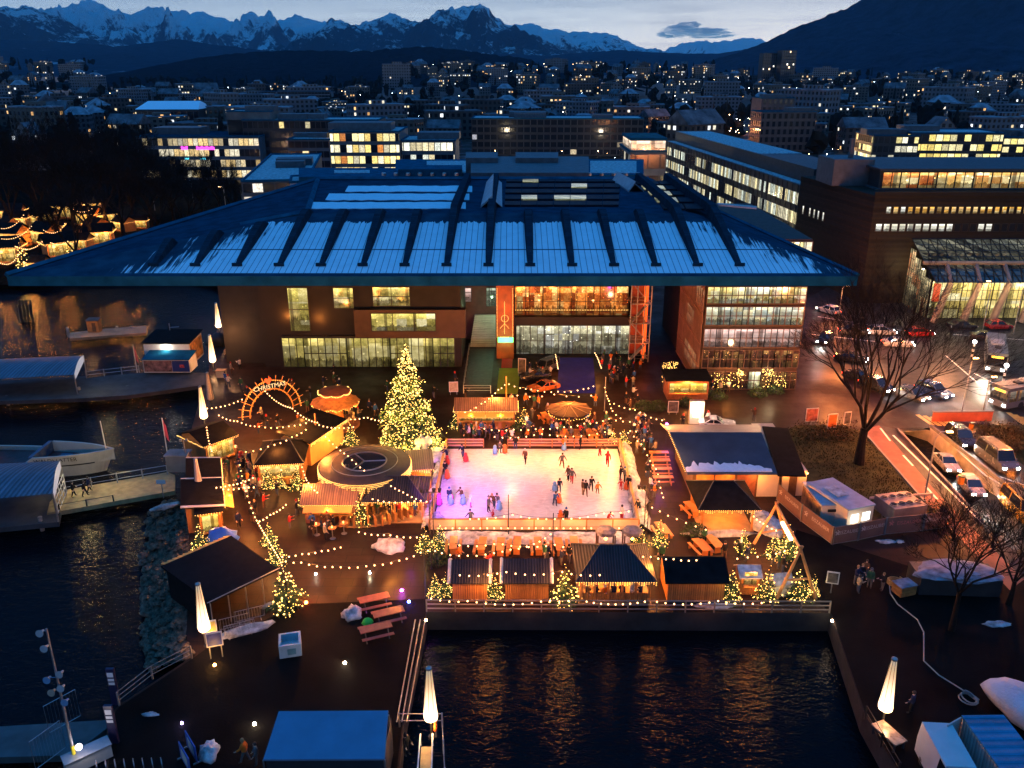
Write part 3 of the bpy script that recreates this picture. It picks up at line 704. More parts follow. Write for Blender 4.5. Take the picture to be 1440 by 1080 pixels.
# alley with the green lit stair and the dark ramp
mb = MB(); p, q = P(650,500,128), P(698,500,128); mb.box(p.x-3, q.x, 128, 130, 0, ZR-.02); wb(mb, 'wall', mat('dark_red_wall', (.09,.03,.025), .7), hall)
p, q, h = pxrect(684,698,405,430,127.9); window(hall, p, q, h, 2, 5, interior('green_stairwell', [(.1,.13,.09),(.35,.42,.30),(.6,.68,.5)], .5, 1.5), MULL)
p, q, h = pxrect(654,663,405,424,127.9); window(hall, p, q, h, 1, 3, PINK, MULL)
mb = MB(); a1, a2 = G(661,488), G(697,488); b1, b2 = P(668,442,127.5), P(697,442,127.5)
n = 14
for i in range(n):
    s0, s1 = i/n, (i+1)/n
    l0, r0, l1, r1 = a1.lerp(b1,s0), a2.lerp(b2,s0), a1.lerp(b1,s1), a2.lerp(b2,s1)
    mb.add([(l0.x,l0.y,-.1),(r0.x,r0.y,-.1),(r1.x,r1.y,-.1),(l1.x,l1.y,-.1),(l0.x,l0.y,l1.z),(r0.x,r0.y,l1.z),(r1.x,r1.y,l1.z),(l1.x,l1.y,l1.z)],[(4,5,6,7),(0,1,5,4),(1,2,6,5),(3,0,4,7)])
wb(mb, 'stair', mat('pale_stair', (.42,.45,.38), .6, var=.15), hall)
lamp(P(690,436,124), 420, (.55,1,.55)); lamp(P(664,462,121)+Vector((0,-1,1.5)), 120, (1,.6,.35))
# red tower with outlined motif, foyer and red stair
mb = MB(); a, b_ = P(698,450,118.6), P(722.5,450,118.6); mb.box(a.x, b_.x, 118.6, 124, 0, ZR-.02); wb(mb, 'tower', mat('red_tower_cladding', (.34,.075,.015), .55, var=.3, vs=.8), hall)
mb = MB()
def dots(mb, p, q, n, r=.045):
    for i in range(n): mb.octa(Vector(p).lerp(Vector(q), (i+.5)/n), r)
for (x0,y0,x1,y1,n) in ((699,405,699,475,36),(721,405,721,475,36),(709.5,424,709.5,470,30),(703,462,709.5,455,6),(716,462,709.5,455,6),(703,474,716,474,10)):
    dots(mb, P(x0,y0,118.45), P(x1,y1,118.45), n)
for k in range(20):
    c = P(710,448,118.45); mb.octa(c + Vector((.5*math.cos(k*.314),0,.5*math.sin(k*.314))), .045)
wb(mb, 'fairy_lights', FRINGE, hall)['kind'] = 'stuff'
sign = MB(); c = P(711,478,118.2); sign.cbox(c, (2.2,.3,.7)); wb(sign, 'exit_sign', emit('green_sign', (.1,1,.25), 3.5), hall)
lamp(c + Vector((0,-.8,-.2)), 120, (.3,1,.35))
mb = MB(); p, q = P(722.5,450,121), P(886,450,121); mb.box(p.x, q.x, 121, 140, 0, ZR-.02)
mb.box(p.x, q.x, 119.8, 121, P(800,457,119.8).z, P(800,446,119.8).z)
wb(mb, 'foyer_wall', BROWN, hall)
for i in range(8):
    x0, x1 = 724 + i*19.8, 743.8 + i*19.8
    p, q, h = pxrect(x0, x1, 403, 444, 120.9); window(hall, p, q, h, 1, 2, REDFOY, MULL, .07)
    p, q, h = pxrect(x0+2, x1+1.6, 458, 500, 120.9); window(hall, p, q, h, 2, 2, ENTR, MULL, .06)
mb = MB(); dots(mb, P(724,436,119.7), P(884,436,119.7), 70, .055); wb(mb, 'fairy_lights', FRINGE, hall)['kind'] = 'stuff'
lamp(P(760,440,117.5), 260, (1,.32,.08)); lamp(P(840,440,117.5), 260, (1,.32,.08)); lamp(P(710,440,116), 260, (1,.32,.08))
REDGLOW = emit('red_stair_light', (1,.10,.01), 1.6)
st = MB(); gl = MB()
sx0, sx1 = P(885,450,118).x, P(913,450,118).x
for fl_ in range(7):
    z = fl_*2.9
    st.box(sx0, sx1, 117, 121, z-.12, z)
    for yy in (117.05,):
        for hh in (.5, 1.0): st.tube([(sx0,yy,z+hh),(sx1,yy,z+hh)], .045, 4)
    d = 1 if fl_ % 2 else -1
    xm = (sx0+sx1)/2; st.slab([(xm-d*1.2,118.6,z+2.8),(xm-d*1.2,117.4,z+2.8),(xm+d*1.2,117.4,z),(xm+d*1.2,118.6,z)][::1 if d>0 else -1], .15)
    gl.box(sx1-.55, sx1-.35, 117.6, 120.5, z+.1, z+2.6)
for x in (sx0, sx0+.9, sx1-.9, sx1): st.box(x-.07, x+.07, 117, 117.14, 0, ZR-.05)
so_ = wb(st, 'stair_tower', mat('grey_steel', (.28,.27,.26), .5, .5), hall)
g_ = gl.build('light_panel', REDGLOW); g_.parent = so_
mb = MB(); mb.box(sx0, sx1, 121, 123, 0, ZR-.03); wb(mb, 'wall', mat('red_tower_cladding', (.5,.13,.03)), hall)
for z in (3, 9, 15): lamp((sx1-.8, 116.2, z), 130, (1,.13,.02))
# right glazed block
Y1 = 105.7
a, b_ = P(989,470,Y1), P(1131,470,Y1); XA, XB = P(986,520,Y1).x, P(1128,460,Y1).x
mb = MB(); mb.box(XA, XB, Y1, Y1+30, 0, ZR-.02)
wb(mb, 'glazed_block', REDW, hall)
zq = lambda y: max(0.0, P(1060,y,Y1).z)
lv = [(0.0,zq(522),BAR,2),(zq(518),zq(492),BAR,2),(zq(489),zq(462),PINK,2),(zq(458),zq(431),OFFICE2,2),(zq(428),zq(403),OFFICE,2),(zq(400),19.7,OFFICE,2)]
for (z0, z1, pm, ny) in lv:
    for i in range(8):
        u0, u1 = XA + (XB-XA)*i/8, XA + (XB-XA)*(i+1)/8
        if z0 == 0 and i == 4: pm_, nm = interior('lit_doorway', [(.5,.42,.1),(.9,.8,.35),(1,.95,.7)], 1.0, .7), 'door'
        else: pm_, nm = pm, 'window'
        window(hall, (u0,Y1,z0+.15), (u1,Y1,z0+.15) , z1-z0-.2, 2, ny, pm_, mat('reddish_mullion', (.10,.05,.04), .5, .2, var=.2), .08, .16, nm)
SIDEW = interior('side_rooms', [(.08,.06,.03),(.35,.28,.12),(.8,.7,.4)], .5, .7, .0, 1.4, 2)
for i, (ya, yb_, za, h) in enumerate(((Y1+1,Y1+6,14.5,3.2),(Y1+7,Y1+11,14.8,3.5),(Y1+1,Y1+6,10.5,2.6),(Y1+3,Y1+11,1.2,2.6),(Y1+6.5,Y1+11,6.5,2.5))):
    window(hall, (XA-.02,yb_,za), (XA-.02,ya,za), h, 4, 2, SIDEW, mat('reddish_mullion', (.1,.05,.04)), .07)
mb = MB()
for k in range(26):
    y = Y1 + k*.6; mb.box(XA-.42, XA-.36, y, y+.05, .4, ZR-.1)
for z in (.4, 3.2, 6.3, 10.2, 13.7, 17.1): mb.box(XA-.44, XA-.34, Y1, Y1+15.4, z-.05, z+.05)
wb(mb, 'mesh_screen', mat('pinkish_screen', (.30,.15,.12), .6, .2, var=.3), hall)
mb = MB()
for (p, q) in ((1037,1046),(1072,1088)):
    for k in range(44): mb.octa(P(RND.uniform(p,q), RND.uniform(519,528), Y1-.5), .05)
for k in range(70): mb.octa(P(RND.uniform(1000,1046), RND.uniform(524,545), Y1-1.2), .05)
for k in range(50): mb.octa(P(RND.uniform(1072,1105), RND.uniform(528,545), Y1-1.2), .05)
wb(mb, 'fairy_lights', FAIRY, hall)['kind'] = 'stuff'
lamp((XA+3.5, Y1-1.6, 2.4), 160, WARM); lamp((XA+9, Y1-1.6, 2.4), 200, (1,.75,.4)); lamp((XA-2, Y1+3, 2.6), 120, WARM)

# flat roofs of the railway station behind the hall
stn = thing('station_hall', 'low flat roofed station hall with snow patches behind the big roof', 'station hall', (-10,160,0))
mb = MB()
def plate(x0,x1,y0,y1,z,h,mi=0):
    p = [G(x0,y1,z),G(x1,y1,z),G(x1,y0,z),G(x0,y0,z)]; mb.slab([tuple(v) for v in p], h, mi)
plate(420,560,236,249,18,18); plate(556,905,224,246,18.6,18.6); plate(560,650,232,238,20,1.4)
wb(mb, 'roof', [PALEMETAL], stn)
mb = MB(); plate(600,655,226,243,18.72,.1); plate(830,895,226,243,18.72,.1); plate(470,520,239,243,18.1,.08); wb(mb, 'roof_snow', DIRTSNOW, stn)
mb = MB(); plate(662,828,220,243,22,3.3); plate(655,700,214,222,23,4); plate(725,785,214,222,23,4); wb(mb, 'plant_room', mat('blue_grey_cladding', (.06,.075,.085), .6, var=.3), stn)
mb = MB()
for i in range(22): 
    p = G(540+i*17, 247+.2*i*0, 18.7); mb.lathe([(.5,0),(.5,.5),(.35,.65)], 8, tuple(p))
wb(mb, 'roof_vent', STEEL, stn)
# ------------------------------------------------------------------ office blocks around the station
YW = [(1.0,.78,.30),(1.0,.88,.52),(1,.93,.72),(1,.62,.18)]
WW = [(1,.93,.72),(.95,1,.85),(1,.85,.5)]
def block(name, label, cat, c, size, rot, levels, pw, wallm, lit, cols, strength=1.0, roofsnow=True, parapet=.5, plant=2, dark=(.012,.016,.022), maxsides='fl', rect=(.06,.94,.10,.90), z0=0.0):
    "an office block: wall, one ribbon of windows per storey and side, roof with plant"
    o = thing(name, label, cat, (c[0], c[1], 0), rot)
    w, d, h = size; fh = (h - z0)/levels
    MB().box(-w/2, w/2, -d/2, d/2, 0, h).build('wall', wallm, o)
    wm = winmat('panes_'+label[:24], pw, fh, lit, cols, strength*.42, (.05,.05,.05), rect, dark, z0=z0)
    for k in range(levels):
        a, b = z0+k*fh+fh*.22, z0+k*fh+fh*.88
        if 'f' in maxsides: MB().box(-w/2+.3, w/2-.3, -d/2-.05, -d/2+.02, a, b).build('window_band', wm, o)
        if 'l' in maxsides: MB().box(-w/2-.05, -w/2+.02, -d/2+.3, d/2-.3, a, b).build('window_band', wm, o)
        if 'r' in maxsides: MB().box(w/2-.02, w/2+.05, -d/2+.3, d/2-.3, a, b).build('window_band', wm, o)
    mb = MB(); t_ = .35
    mb.box(-w/2-.15, w/2+.15, -d/2-.15, -d/2+t_, h, h+parapet); mb.box(-w/2-.15, w/2+.15, d/2-t_, d/2+.15, h, h+parapet)
    mb.box(-w/2-.15, -w/2+t_, -d/2+t_, d/2-t_, h, h+parapet); mb.box(w/2-t_, w/2+.15, -d/2+t_, d/2-t_, h, h+parapet)
    mb.build('parapet', PALEMETAL, o)
    if roofsnow: MB().box(-w/2+t_, w/2-t_, -d/2+t_, d/2-t_, h, h+.12).build('roof_snow', DIRTSNOW if roofsnow == 1 else ROOFMETAL, o)
    for i in range(plant):
        x = RND.uniform(-w*.35, w*.35); y = RND.uniform(-d*.2, d*.25); s = min(w, d)*RND.uniform(.12,.25)
        MB().box(x-s*1.6, x+s*1.6, y-s, y+s, h+.1, h+1.2+s*.25).build('plant_room', mat('blue_grey_cladding', (.06,.075,.085)), o)
    return o
GW = mat('grey_office_wall', (.11,.115,.12), .7, var=.2, vs=.2)
DW = mat('dark_office_wall', (.020,.022,.026), .5, var=.3, vs=.2)
SW = mat('sandstone_wall', (.14,.125,.11), .8, var=.3, vs=.3)
# glassy office left of centre, three steps
def at(px, Y): return (px-720)/FPX*Y/1.045
block('office_block', 'glassy office block with rows of bright yellow rooms above the hall roof', 'office building', ((at(462,300)+at(560,300))/2, 312), (at(562,300)-at(462,300), 24, 19.5), 0, 5, 2.1, GW, .72, [(1,.72,.22),(1,.85,.40),(1,.9,.6),(1,.35,.08)], 2.3, 1, z0=1)
block('office_block', 'lower white lit office wing joined to the right of the glassy yellow office', 'office building', ((at(564,303)+at(640,303))/2, 312), (at(640,303)-at(564,303), 22, 16.5), 0, 4, 2.1, GW, .62, WW, 2.0, 1, z0=.5)
block('office_block', 'darker office with a few yellow and orange rooms left of the glassy yellow office', 'office building', ((at(400,298)+at(461,298))/2, 310), (at(460,298)-at(400,298), 22, 17), 0, 5, 2.4, GW, .32, [(1,.8,.4),(1,.4,.1),(1,.9,.6)], 1.8, 1, z0=1)
block('office_block', 'blue roofed older office with dark ribbon windows behind the left lit offices', 'office building', (at(440,345), 350), (52, 20, 21), 0, 6, 2.0, DW, .12, YW, 1.4, 1)
block('tower_block', 'windowless grey tower with ribbed corner behind the left offices', 'tower', (at(352,345), 350), (17, 14, 24), 0, 1, 30, SW, 0, YW, 0, 1, plant=1)
o = block('shopping_centre', 'broad grey shop building with magenta sign and lit window row', 'shop building', (at(272,330), 345), (46, 26, 15.5), 0, 4, 1.9, mat('bluish_render', (.10,.12,.14), .7), .55, [(1,.8,.45),(1,.9,.65),(1,.7,.3)], 1.4, 2)
mg = emit('magenta_sign', (1,.05,.75), 4.0)
mb = MB()
for k, (x0, x1) in enumerate(((-6.5,-3.6),(-.8,6.2))):
    n = int((x1-x0)/.62)
    for i in range(n): mb.box(x0+i*.62, x0+i*.62+.44, -13.3, -13.1, 11.0, 12.0 + .25*(i % 3 == 0))
mb.build('sign', mg, o)
mb = MB(); mb.box(-5.6,-4.2,-13.3,-13.1,7.4,8.0); mb.box(.2,2.2,-13.3,-13.1,7.4,8.0); mb.build('shop_sign', emit('cyan_sign', (.1,.75,1), 2.5), o)
block('office_block', 'narrow side street block with lit rooms running back beside the hall roof', 'office building', (at(392,232), 236), (15, 66, 15), rad(9), 5, 2.6, mat('brownish_render', (.13,.10,.09), .8), .42, [(1,.8,.5),(1,.9,.75),(.9,.85,1)], 1.6, 1, maxsides='fl')
block('station_annex', 'small flat annex with a bright white wall at the hall roof corner', 'annex', (at(432,190), 204), (16, 12, 15.5), rad(12), 1, 4, WHITE, .7, WW, 1.2, 1, plant=1)
block('warehouse_block', 'very long dark glass block beyond the station tracks', 'office building', ((at(668,425)+at(902,425))/2, 437), (at(906,425)-at(664,425), 24, 17), rad(-2), 5, 3.2, DW, .05, [(.9,.9,1),(1,.8,.5)], .8, 1, plant=3)
o = block('corner_building', 'stone corner building with a glowing lantern attic behind the hall', 'corner building', (at(914,250), 262), (10.5, 24, 17.5), 0, 3, 3.5, mat('grey_stone_cladding', (.16,.155,.145), .8), .12, WW, .8, 2, plant=0)
mb = MB(); mb.box(-4.8,4.8,-11.8,8,17.6,20.6); mb.build('lantern_attic', interior('lantern_glow', [(.6,.4,.28),(1,.72,.5),(1,.85,.65)], .8, .3, 0, .3), o)
mb = MB()
for k in range(6): mb.box(-5.2,5.2,-12.1+k*3.6,-10.3+k*3.6,20.6,21.4)
mb.build('roof', PALEMETAL, o)
lamp((at(925,236), 244, 6), 900, (1,.75,.4))
# long office along the tracks, seen from its lit side
ang = math.atan2(-(52-61), 120)
o = thing('railway_office', 'long dark office running into the distance with bright window ribbons on one side', 'office building', (57, 240, 0), math.atan2(9,120))
w, d, h = 15, 122, 16.6
MB().box(0, w, -d/2, d/2, 0, h).build('wall', DW, o)
lw = winmat('railway_panes', 1.5, 4.1, .62, [(1,.92,.62),(1,.86,.45),(.9,1,.85)], .62, (.03,.03,.03), (.12,.88,.06,.94), z0=3.4)
for k in range(3):
    MB().box(-.05, .02, -d/2+1, d/2-1, 4.2+k*4.1, 6.7+k*4.1).build('window_band', lw, o)
MB().box(-.3, .02, -d/2+2, -d/2+48, .6, 3.6).build('window_band', interior('bright_ticket_hall', [(.7,.6,.25),(1,.9,.5),(1,1,.8)], 1.3, .5, 0, .4), o)
mb = MB()
for k in range(41): mb.box(-.16, -.06, -d/2+k*3, -d/2+k*3+.22, .3, h)
mb.build('facade_rib', BLACK, o)
mb = MB(); mb.box(3, w-1, -d/2+6, d/2, h, h+3.2); mb.build('roof_storey', DARKM, o)
mb = MB(); mb.box(3, w-1, -d/2+40, d/2-4, h+3.2, h+3.32); mb.box(.4,2.6,-d/2+1,d/2-1,h,h+.1); mb.build('roof_snow', DIRTSNOW, o)
mb = MB()
for k in range(5): mb.box(w+1+k%2*2, w+3+k%2*2, -d/2+6+k*7, -d/2+8+k*7, h-2, h+2.5)
mb.box(w, w+14, -d/2+4, -d/2+60, 0, h-2.4); mb.build('service_wing', mat('blue_grey_cladding', (.06,.075,.085)), o)
lamp((54.5, 190, 3), 700, (1,.8,.4)); lamp((53, 205, 3), 700, (1,.8,.4))
# station building with glass hall (right edge)
sb = thing('station_building', 'dark stone station building with orange and white window rows and slanted glass hall', 'station building', (90,152,0))
xc = 63.0
STB = stripes('brown_stone_courses', (.020,.019,.014), (.028,.026,.019), 2, .9, .93, .8, 0, .1)
mb = MB(); mb.prism([(xc,150),(140,150),(140,185),(59,178)], 0, 19.2); mb.prism([(xc-.2,149.8),(140,149.8),(140,150.6),(xc+.2,150.6)], 19.2, 19.8)
wb(mb, 'wall', [STB], sb)
mb = MB(); mb.box(xc+3,140,157,183,19.2,19.45); wb(mb, 'terrace', CONCD, sb)
RESTO = interior('restaurant_rooms', [(.25,.03,.01),(.95,.25,.05),(1,.62,.16),(1,.85,.45)], 1.1, .45, 2.5, 1.0)
x0 = P(1238,270,158).x
for i in range(9):
    window(sb, (x0+i*3.3,157.9,19.5), (x0+i*3.3+3.2,157.9,19.5), 2.7, 2, 1, RESTO, MULL, .12, .14)
mb = MB(); mb.box(x0-.5, 140, 158, 178, 19.4, 22.6); mb.box(x0-1.2,140,156.6,178.2,22.6,23.0); wb(mb, 'penthouse', DARKM, sb)
mb = MB(); p = P(1195,250,165); mb.box(p.x-4, p.x+3.5, 163, 172, 19.2, 24.0); mb.lathe([(.5,0),(.5,3.5)], 8, (p.x, 166, 24)); wb(mb, 'plant_room', mat('blue_grey_cladding', (.06,.075,.085)), sb)
OW = interior('orange_rooms', [(.6,.3,.05),(1,.5,.08),(1,.75,.35)], 1.0, .25, 0, .4)
WHR = interior('white_rooms', [(.5,.5,.38),(.95,.9,.7),(1,1,.9)], .9, .3, 0, .4)
DKP = mat('dark_pane', (.012,.016,.02), .1, var=0)
for i in range(20):
    xa = P(1246,295,150).x + i*1.26
    z1, z2 = P(1300,300,150).z, P(1300,291,150).z
    window(sb, (xa,150,z1), (xa+.85,150,z1), z2-z1, 1, 1, WHR if i in (0,2) else OW, MULL, .1)
    xa = P(1231,320,150).x + i*1.38
    z1, z2 = P(1300,325,150).z, P(1300,315,150).z
    window(sb, (xa,150,z1), (xa+1.1,150,z1), z2-z1, 1, 1, WHR if i < 10 or i in (13,14,19) else DKP, MULL, .1)
dl = Vector((xc-59, 150-178, 0)).normalized()
for px in (1140,1151,1158,1164.5,1172):
    s = 28.3*(1-(px-1130)/98*.92); yy = 150 + s*.99; xx = xc - (yy-150)*4/28
    window(sb, (xx-.05, yy+.35, 12.0), (xx+.05, yy-.35, 12.0), 1.6, 1, 1, WHR, MULL, .1)
# glass hall: lattice roof and raking columns
z_hi, z_lo = 11.6, 6.6; YB, YFh = 149.8, 138.2; xl = P(1318,395,138).x; xl2 = P(1283,340,149.8).x
LATG = winmat('lattice_glass', 1.15, 1.0, .55, [(.75,.8,.6),(.5,.55,.45),(1,.8,.45),(.8,.85,.85)], .22, (.01,.012,.014), (.12,.88,.0,1.0))
mb = MB(); mb.quad((xl,YFh,z_lo),(140,YFh,z_lo),(140,YB,z_hi),(xl2,YB,z_hi))
hr = wb(mb, 'hall_roof', interior('hall_roof_glass', [(.03,.035,.03),(.10,.11,.09),(.4,.42,.34),(.8,.7,.4)], .22, .9, 0.0, 2.2), sb)
mb = MB()
for k in range(34):
    x = xl + k*1.55; mb.tube([(x,YFh,z_lo+.1),(x+(xl2-xl)*.6,YB,z_hi+.1)], .09, 4)
    mb.tube([(x-1.2,YFh,z_lo+.12),(x+3.2,YB,z_hi+.12)], .07, 4)
for k in range(8):
    s = k/7; mb.tube([(xl+(xl2-xl)*s, YFh+(YB-YFh)*s, z_lo+(z_hi-z_lo)*s+.14),(140, YFh+(YB-YFh)*s, z_lo+(z_hi-z_lo)*s+.14)], .06, 4)
lat = mb.build('lattice', BLACK); lat.parent = hr
mb = MB(); s = .38; mb.tube([(xl-.5, YFh+(YB-YFh)*s, z_lo+(z_hi-z_lo)*s+.5),(140, YFh+(YB-YFh)*s, z_lo+(z_hi-z_lo)*s+.5)], .38, 6); wb(mb, 'roof_beam', mat('pale_concrete_beam', (.22,.19,.13), .8), sb)
HALLI = interior('station_hall_rooms', [(.12,.10,.03),(.75,.55,.14),(1,.8,.3),(1,.88,.5)], 1.15, .5, 2.5, 1.1, 2)
for i in range(12):
    xa = xl + .3 + i*2.6
    window(sb, (xa,140,.1), (xa+2.5,140,.1), 6.4, 3, 4, HALLI, MULL, .07)
for i in range(4):
    s0, s1 = i/4, (i+1)/4
    pa = (xl2+(xl-xl2)*s0*.9, YB-.1+(140-YB)*s0, .1); pb = (xl2+(xl-xl2)*s1*.9, YB-.1+(140-YB)*s1, .1)
    window(sb, pa, pb, 10.6-4.6*(s0+s1)/2, 3, 6, interior('hall_side_rooms', [(.05,.05,.03),(.4,.35,.2),(.9,.75,.4),(1,.3,.1)], .55, .9, 1.0, 1.6, 2), MULL, .06)
for i in range(8):
    x = xl + 2.0 + i*4.9
    MB_ = MB(); MB_.tube([(x-1.9,137.3,0),(x+.6,138.6,z_lo-.1)], [.62,.5], 6); MB_.tube([(x+.6,138.6,z_lo-.1),(x+1.6,143,9)], [.45,.35], 6)
    wb(MB_, 'column', mat('raking_concrete', (.24,.18,.12), .8, var=.25), sb)
mb = MB(); c = P(1319,405,139); mb.box(c.x-.5,c.x+.5,139.0,139.4,3.2,6.2); wb(mb, 'banner', emit('red_banner_light', (1,.09,.02), .9), sb)
for px in (1340,1385,1430): lamp((P(px,430,135.8).x, 135.8, 5.6), 420, (1,.72,.35))
lamp((69,147,7),500,(1,.75,.4))
# office far right with yellow rows
block('office_block', 'dark office with yellow lit window rows at the right behind the station', 'office building', (at(1330,330)+7, 343), (34, 22, 16.8), rad(-3), 4, 2.6, DW, .55, [(1,.82,.25),(1,.88,.45),(1,.75,.2)], 2.2, 1, z0=3)
block('office_block', 'smaller dark office with a tall white lit stairwell left of the far right office', 'office building', (at(1268,330), 341), (17, 20, 16), rad(-3), 4, 2.2, DW, .5, [(1,.85,.35),(1,.95,.7)], 2.0, 2, z0=3)
block('office_block', 'dark office cut by the right picture edge with scattered yellow rooms', 'office building', (at(1436,335)+4, 346), (22, 20, 15), rad(-3), 4, 2.6, DW, .35, [(1,.82,.25),(1,.88,.45)], 2.2, 2, z0=3)
block('apartment_slab', 'long pale apartment slab high on the far side of town', 'apartment building', (at(420,905), 905), (72, 14, 17.5), rad(-3), 6, 3.4, mat('pale_slab_wall', (.14,.15,.16), .8), .14, [(1,.9,.7),(.9,.95,1)], 1.6, 1, maxsides='f', plant=1)
block('apartment_block', 'brown apartment block beyond the railway offices', 'apartment building', (at(1108,440)+2, 455), (28, 16, 19), rad(4), 5, 3.0, mat('grey_brown_render', (.10,.085,.075), .8), .12, YW, 1.2, 2, maxsides='fl', rect=(.25,.75,.15,.85))
block('apartment_block', 'plain grey apartment block standing left of the brown one', 'apartment building', (at(1088,500), 505), (19, 16, 24), rad(4), 6, 3.0, mat('grey_render', (.07,.085,.085), .8), .10, WW, 1.2, 1, maxsides='f', rect=(.25,.75,.15,.85))
o = block('arena_hall', 'low hall with a snowy white roof shining over the left town', 'sports hall', (at(235,560), 575), (38, 30, 15), rad(3), 2, 4, DW, .15, WW, 1, 0, plant=0)
mb = MB(); mb.add([(-19.5,-15.5,15.5),(19.5,-15.5,15.5),(17,0,20),(-16,0,20),(19.5,15.5,15.5),(-19.5,15.5,15.5)],[(0,1,2,3),(3,2,4,5),(0,3,5),(1,4,2)]); mb.build('roof', SNOW, o)
for (px, Y, w_, h_, rt, l_) in ((1073,1500,26,62,5,'dark tower block with a few lit rooms against the mountain, left of two'),(1097,1480,24,66,5,'slightly taller dark tower block with a lit stair line, right of two')):
    block('tower_block', l_, 'tower', (at(px,Y), Y), (w_, 20, h_), rad(rt), 14, 3.4, DW, .16, [(1,.9,.75),(1,.7,.4)], 5, 0, maxsides='f', plant=0, rect=(.2,.8,.2,.8))

# ------------------------------------------------------------------ the town: houses, trees, street lamps
HW = []
for i, (wall, lit) in enumerate((((.20,.19,.18),.22),((.13,.14,.15),.2),((.28,.27,.26),.2),((.10,.085,.075),.26),((.17,.15,.12),.26),((.22,.23,.25),.10))):
    HW.append(winmat('house_wall_%d' % i, 3.0, 3.0, lit, [(1,.78,.42),(1,.9,.7),(1,.55,.2),(.9,.95,1)], 1.3, tuple(q*.55 for q in wall), (.22,.74,.25,.78), (.012,.014,.018), .6, .8))
ROOFT = mat('tiled_roof_dusted', (.09,.095,.105), .9, var=.7, vs=.25, spec=.1)
ROOFS = mat('snowy_house_roof', (.20,.215,.24), .9, var=.6, vs=.2, spec=.1)
def house_proto(kind, w, d, h, rh, wm, rmt):
    "one mesh: at its size in the picture only a roof and a few lit windows show"
    mb = MB(); mb.box(-w/2,w/2,-d/2,d/2,-6,h,0)
    o_ = .5
    if kind == 'gable':
        mb.add([(-w/2-o_,-d/2-o_,h-.1),(w/2+o_,-d/2-o_,h-.1),(w/2+o_,0,h+rh),(-w/2-o_,0,h+rh),(w/2+o_,d/2+o_,h-.1),(-w/2-o_,d/2+o_,h-.1)],[(0,1,2,3),(3,2,4,5),(0,3,5),(1,4,2)],1)
    elif kind == 'gablefront':
        mb.add([(-w/2-o_,-d/2-o_,h-.1),(-w/2-o_,d/2+o_,h-.1),(0,d/2+o_,h+rh),(0,-d/2-o_,h+rh),(w/2+o_,-d/2-o_,h-.1),(w/2+o_,d/2+o_,h-.1)],[(0,3,2,1),(3,4,5,2),(1,2,5)],1)
        mb.tri((-w/2,-d/2-.02,h-.1),(w/2,-d/2-.02,h-.1),(0,-d/2-.02,h+rh*.95),0)
    elif kind == 'hip':
        mb.add([(-w/2-o_,-d/2-o_,h-.1),(w/2+o_,-d/2-o_,h-.1),(w/2+o_,d/2+o_,h-.1),(-w/2-o_,d/2+o_,h-.1),(-w*.2,0,h+rh),(w*.2,0,h+rh)],[(0,1,5,4),(1,2,5),(2,3,4,5),(3,0,4)],1)
    else:
        mb.box(-w/2-.2,w/2+.2,-d/2-.2,d/2+.2,h,h+.6,1); mb.box(-w*.15,w*.2,-d*.2,d*.2,h+.6,h+2.6,0)
    mb.box(w*.15,w*.15+1,0.5,1.5,h,h+rh+1.2,0)
    return mb.mesh('town_house', [wm, rmt])
protos = [(house_proto('gable',13,10,8,4.5,HW[0],ROOFT),'pale gabled town house with snow dusted roof and a few lit windows'),
 (house_proto('gablefront',11,12,9,5,HW[2],ROOFT),'white town house turned gable first with a few lit windows'),
 (house_proto('hip',16,13,11,4.5,HW[1],ROOFS),'grey hip roofed town villa with snow on its roof'),
 (house_proto('flat',24,13,13,1.5,HW[4],ROOFS),'flat roofed apartment house with lit windows in the town'),
 (house_proto('flat',34,14,18,1.5,HW[5],ROOFS),'large pale flat roofed apartment house in the town'),
 (house_proto('flat',28,15,12,1.5,HW[3],ROOFT),'brown flat roofed block with warm lit windows in the town'),
 (house_proto('gable',20,12,12,5,HW[3],ROOFT),'brown long gabled house in the dark town')]
def far_ground(Y, x):
    px = 720 + x/Y*1.045*FPX
    base = 0
    if Y > 900: base = (Y-900)*(.012 if 150 < px < 560 else .024)
    if px < 150 and Y > 900: base += (Y-900)*.022
    if 560 < px < 1000 and Y > 1000: base += min(1,(Y-1000)/500)*16
    return base
placed = []
cnt = 0; tries = 0
RH = random.Random(5)
while cnt < 285 and tries < 9000:
    tries += 1
    Y = RH.choice([RH.uniform(420,800), RH.uniform(700,1250), RH.uniform(1100,1750), RH.uniform(1300,1900)])
    px = RH.uniform(-40, 1480); x = at(px, Y)
    if Y < 470 and not (px < 120 or 960 < px < 1060 or px > 1150): continue
    if 640 < px < 930 and Y < 520: continue
    if 470 < Y < 800 and 985 < px < 1050 and RH.random() < .8: continue
    if 150 < px < 560 and Y > 1350 - abs(px-355)*.8: continue
    if any((x-a)**2+(Y-b)**2 < (24 + Y*.012)**2 for a, b in placed): continue
    k = RH.choices(range(7), (5,4,4,4,2,3,2) if Y > 900 else (2,2,3,5,3,4,3))[0]
    me, lab = protos[k]
    o = bpy.data.objects.new('town_house', me); COL.objects.link(o)
    s = RH.uniform(.85, 1.25); o.scale = (s, s, s*RH.uniform(.8,1.15)); o.location = (x, Y, far_ground(Y, x)); o.rotation_euler = (0,0,RH.gauss(0,.45))
    tag(o, lab, 'house', 'houses of the town below the mountains'); placed.append((x, Y)); cnt += 1
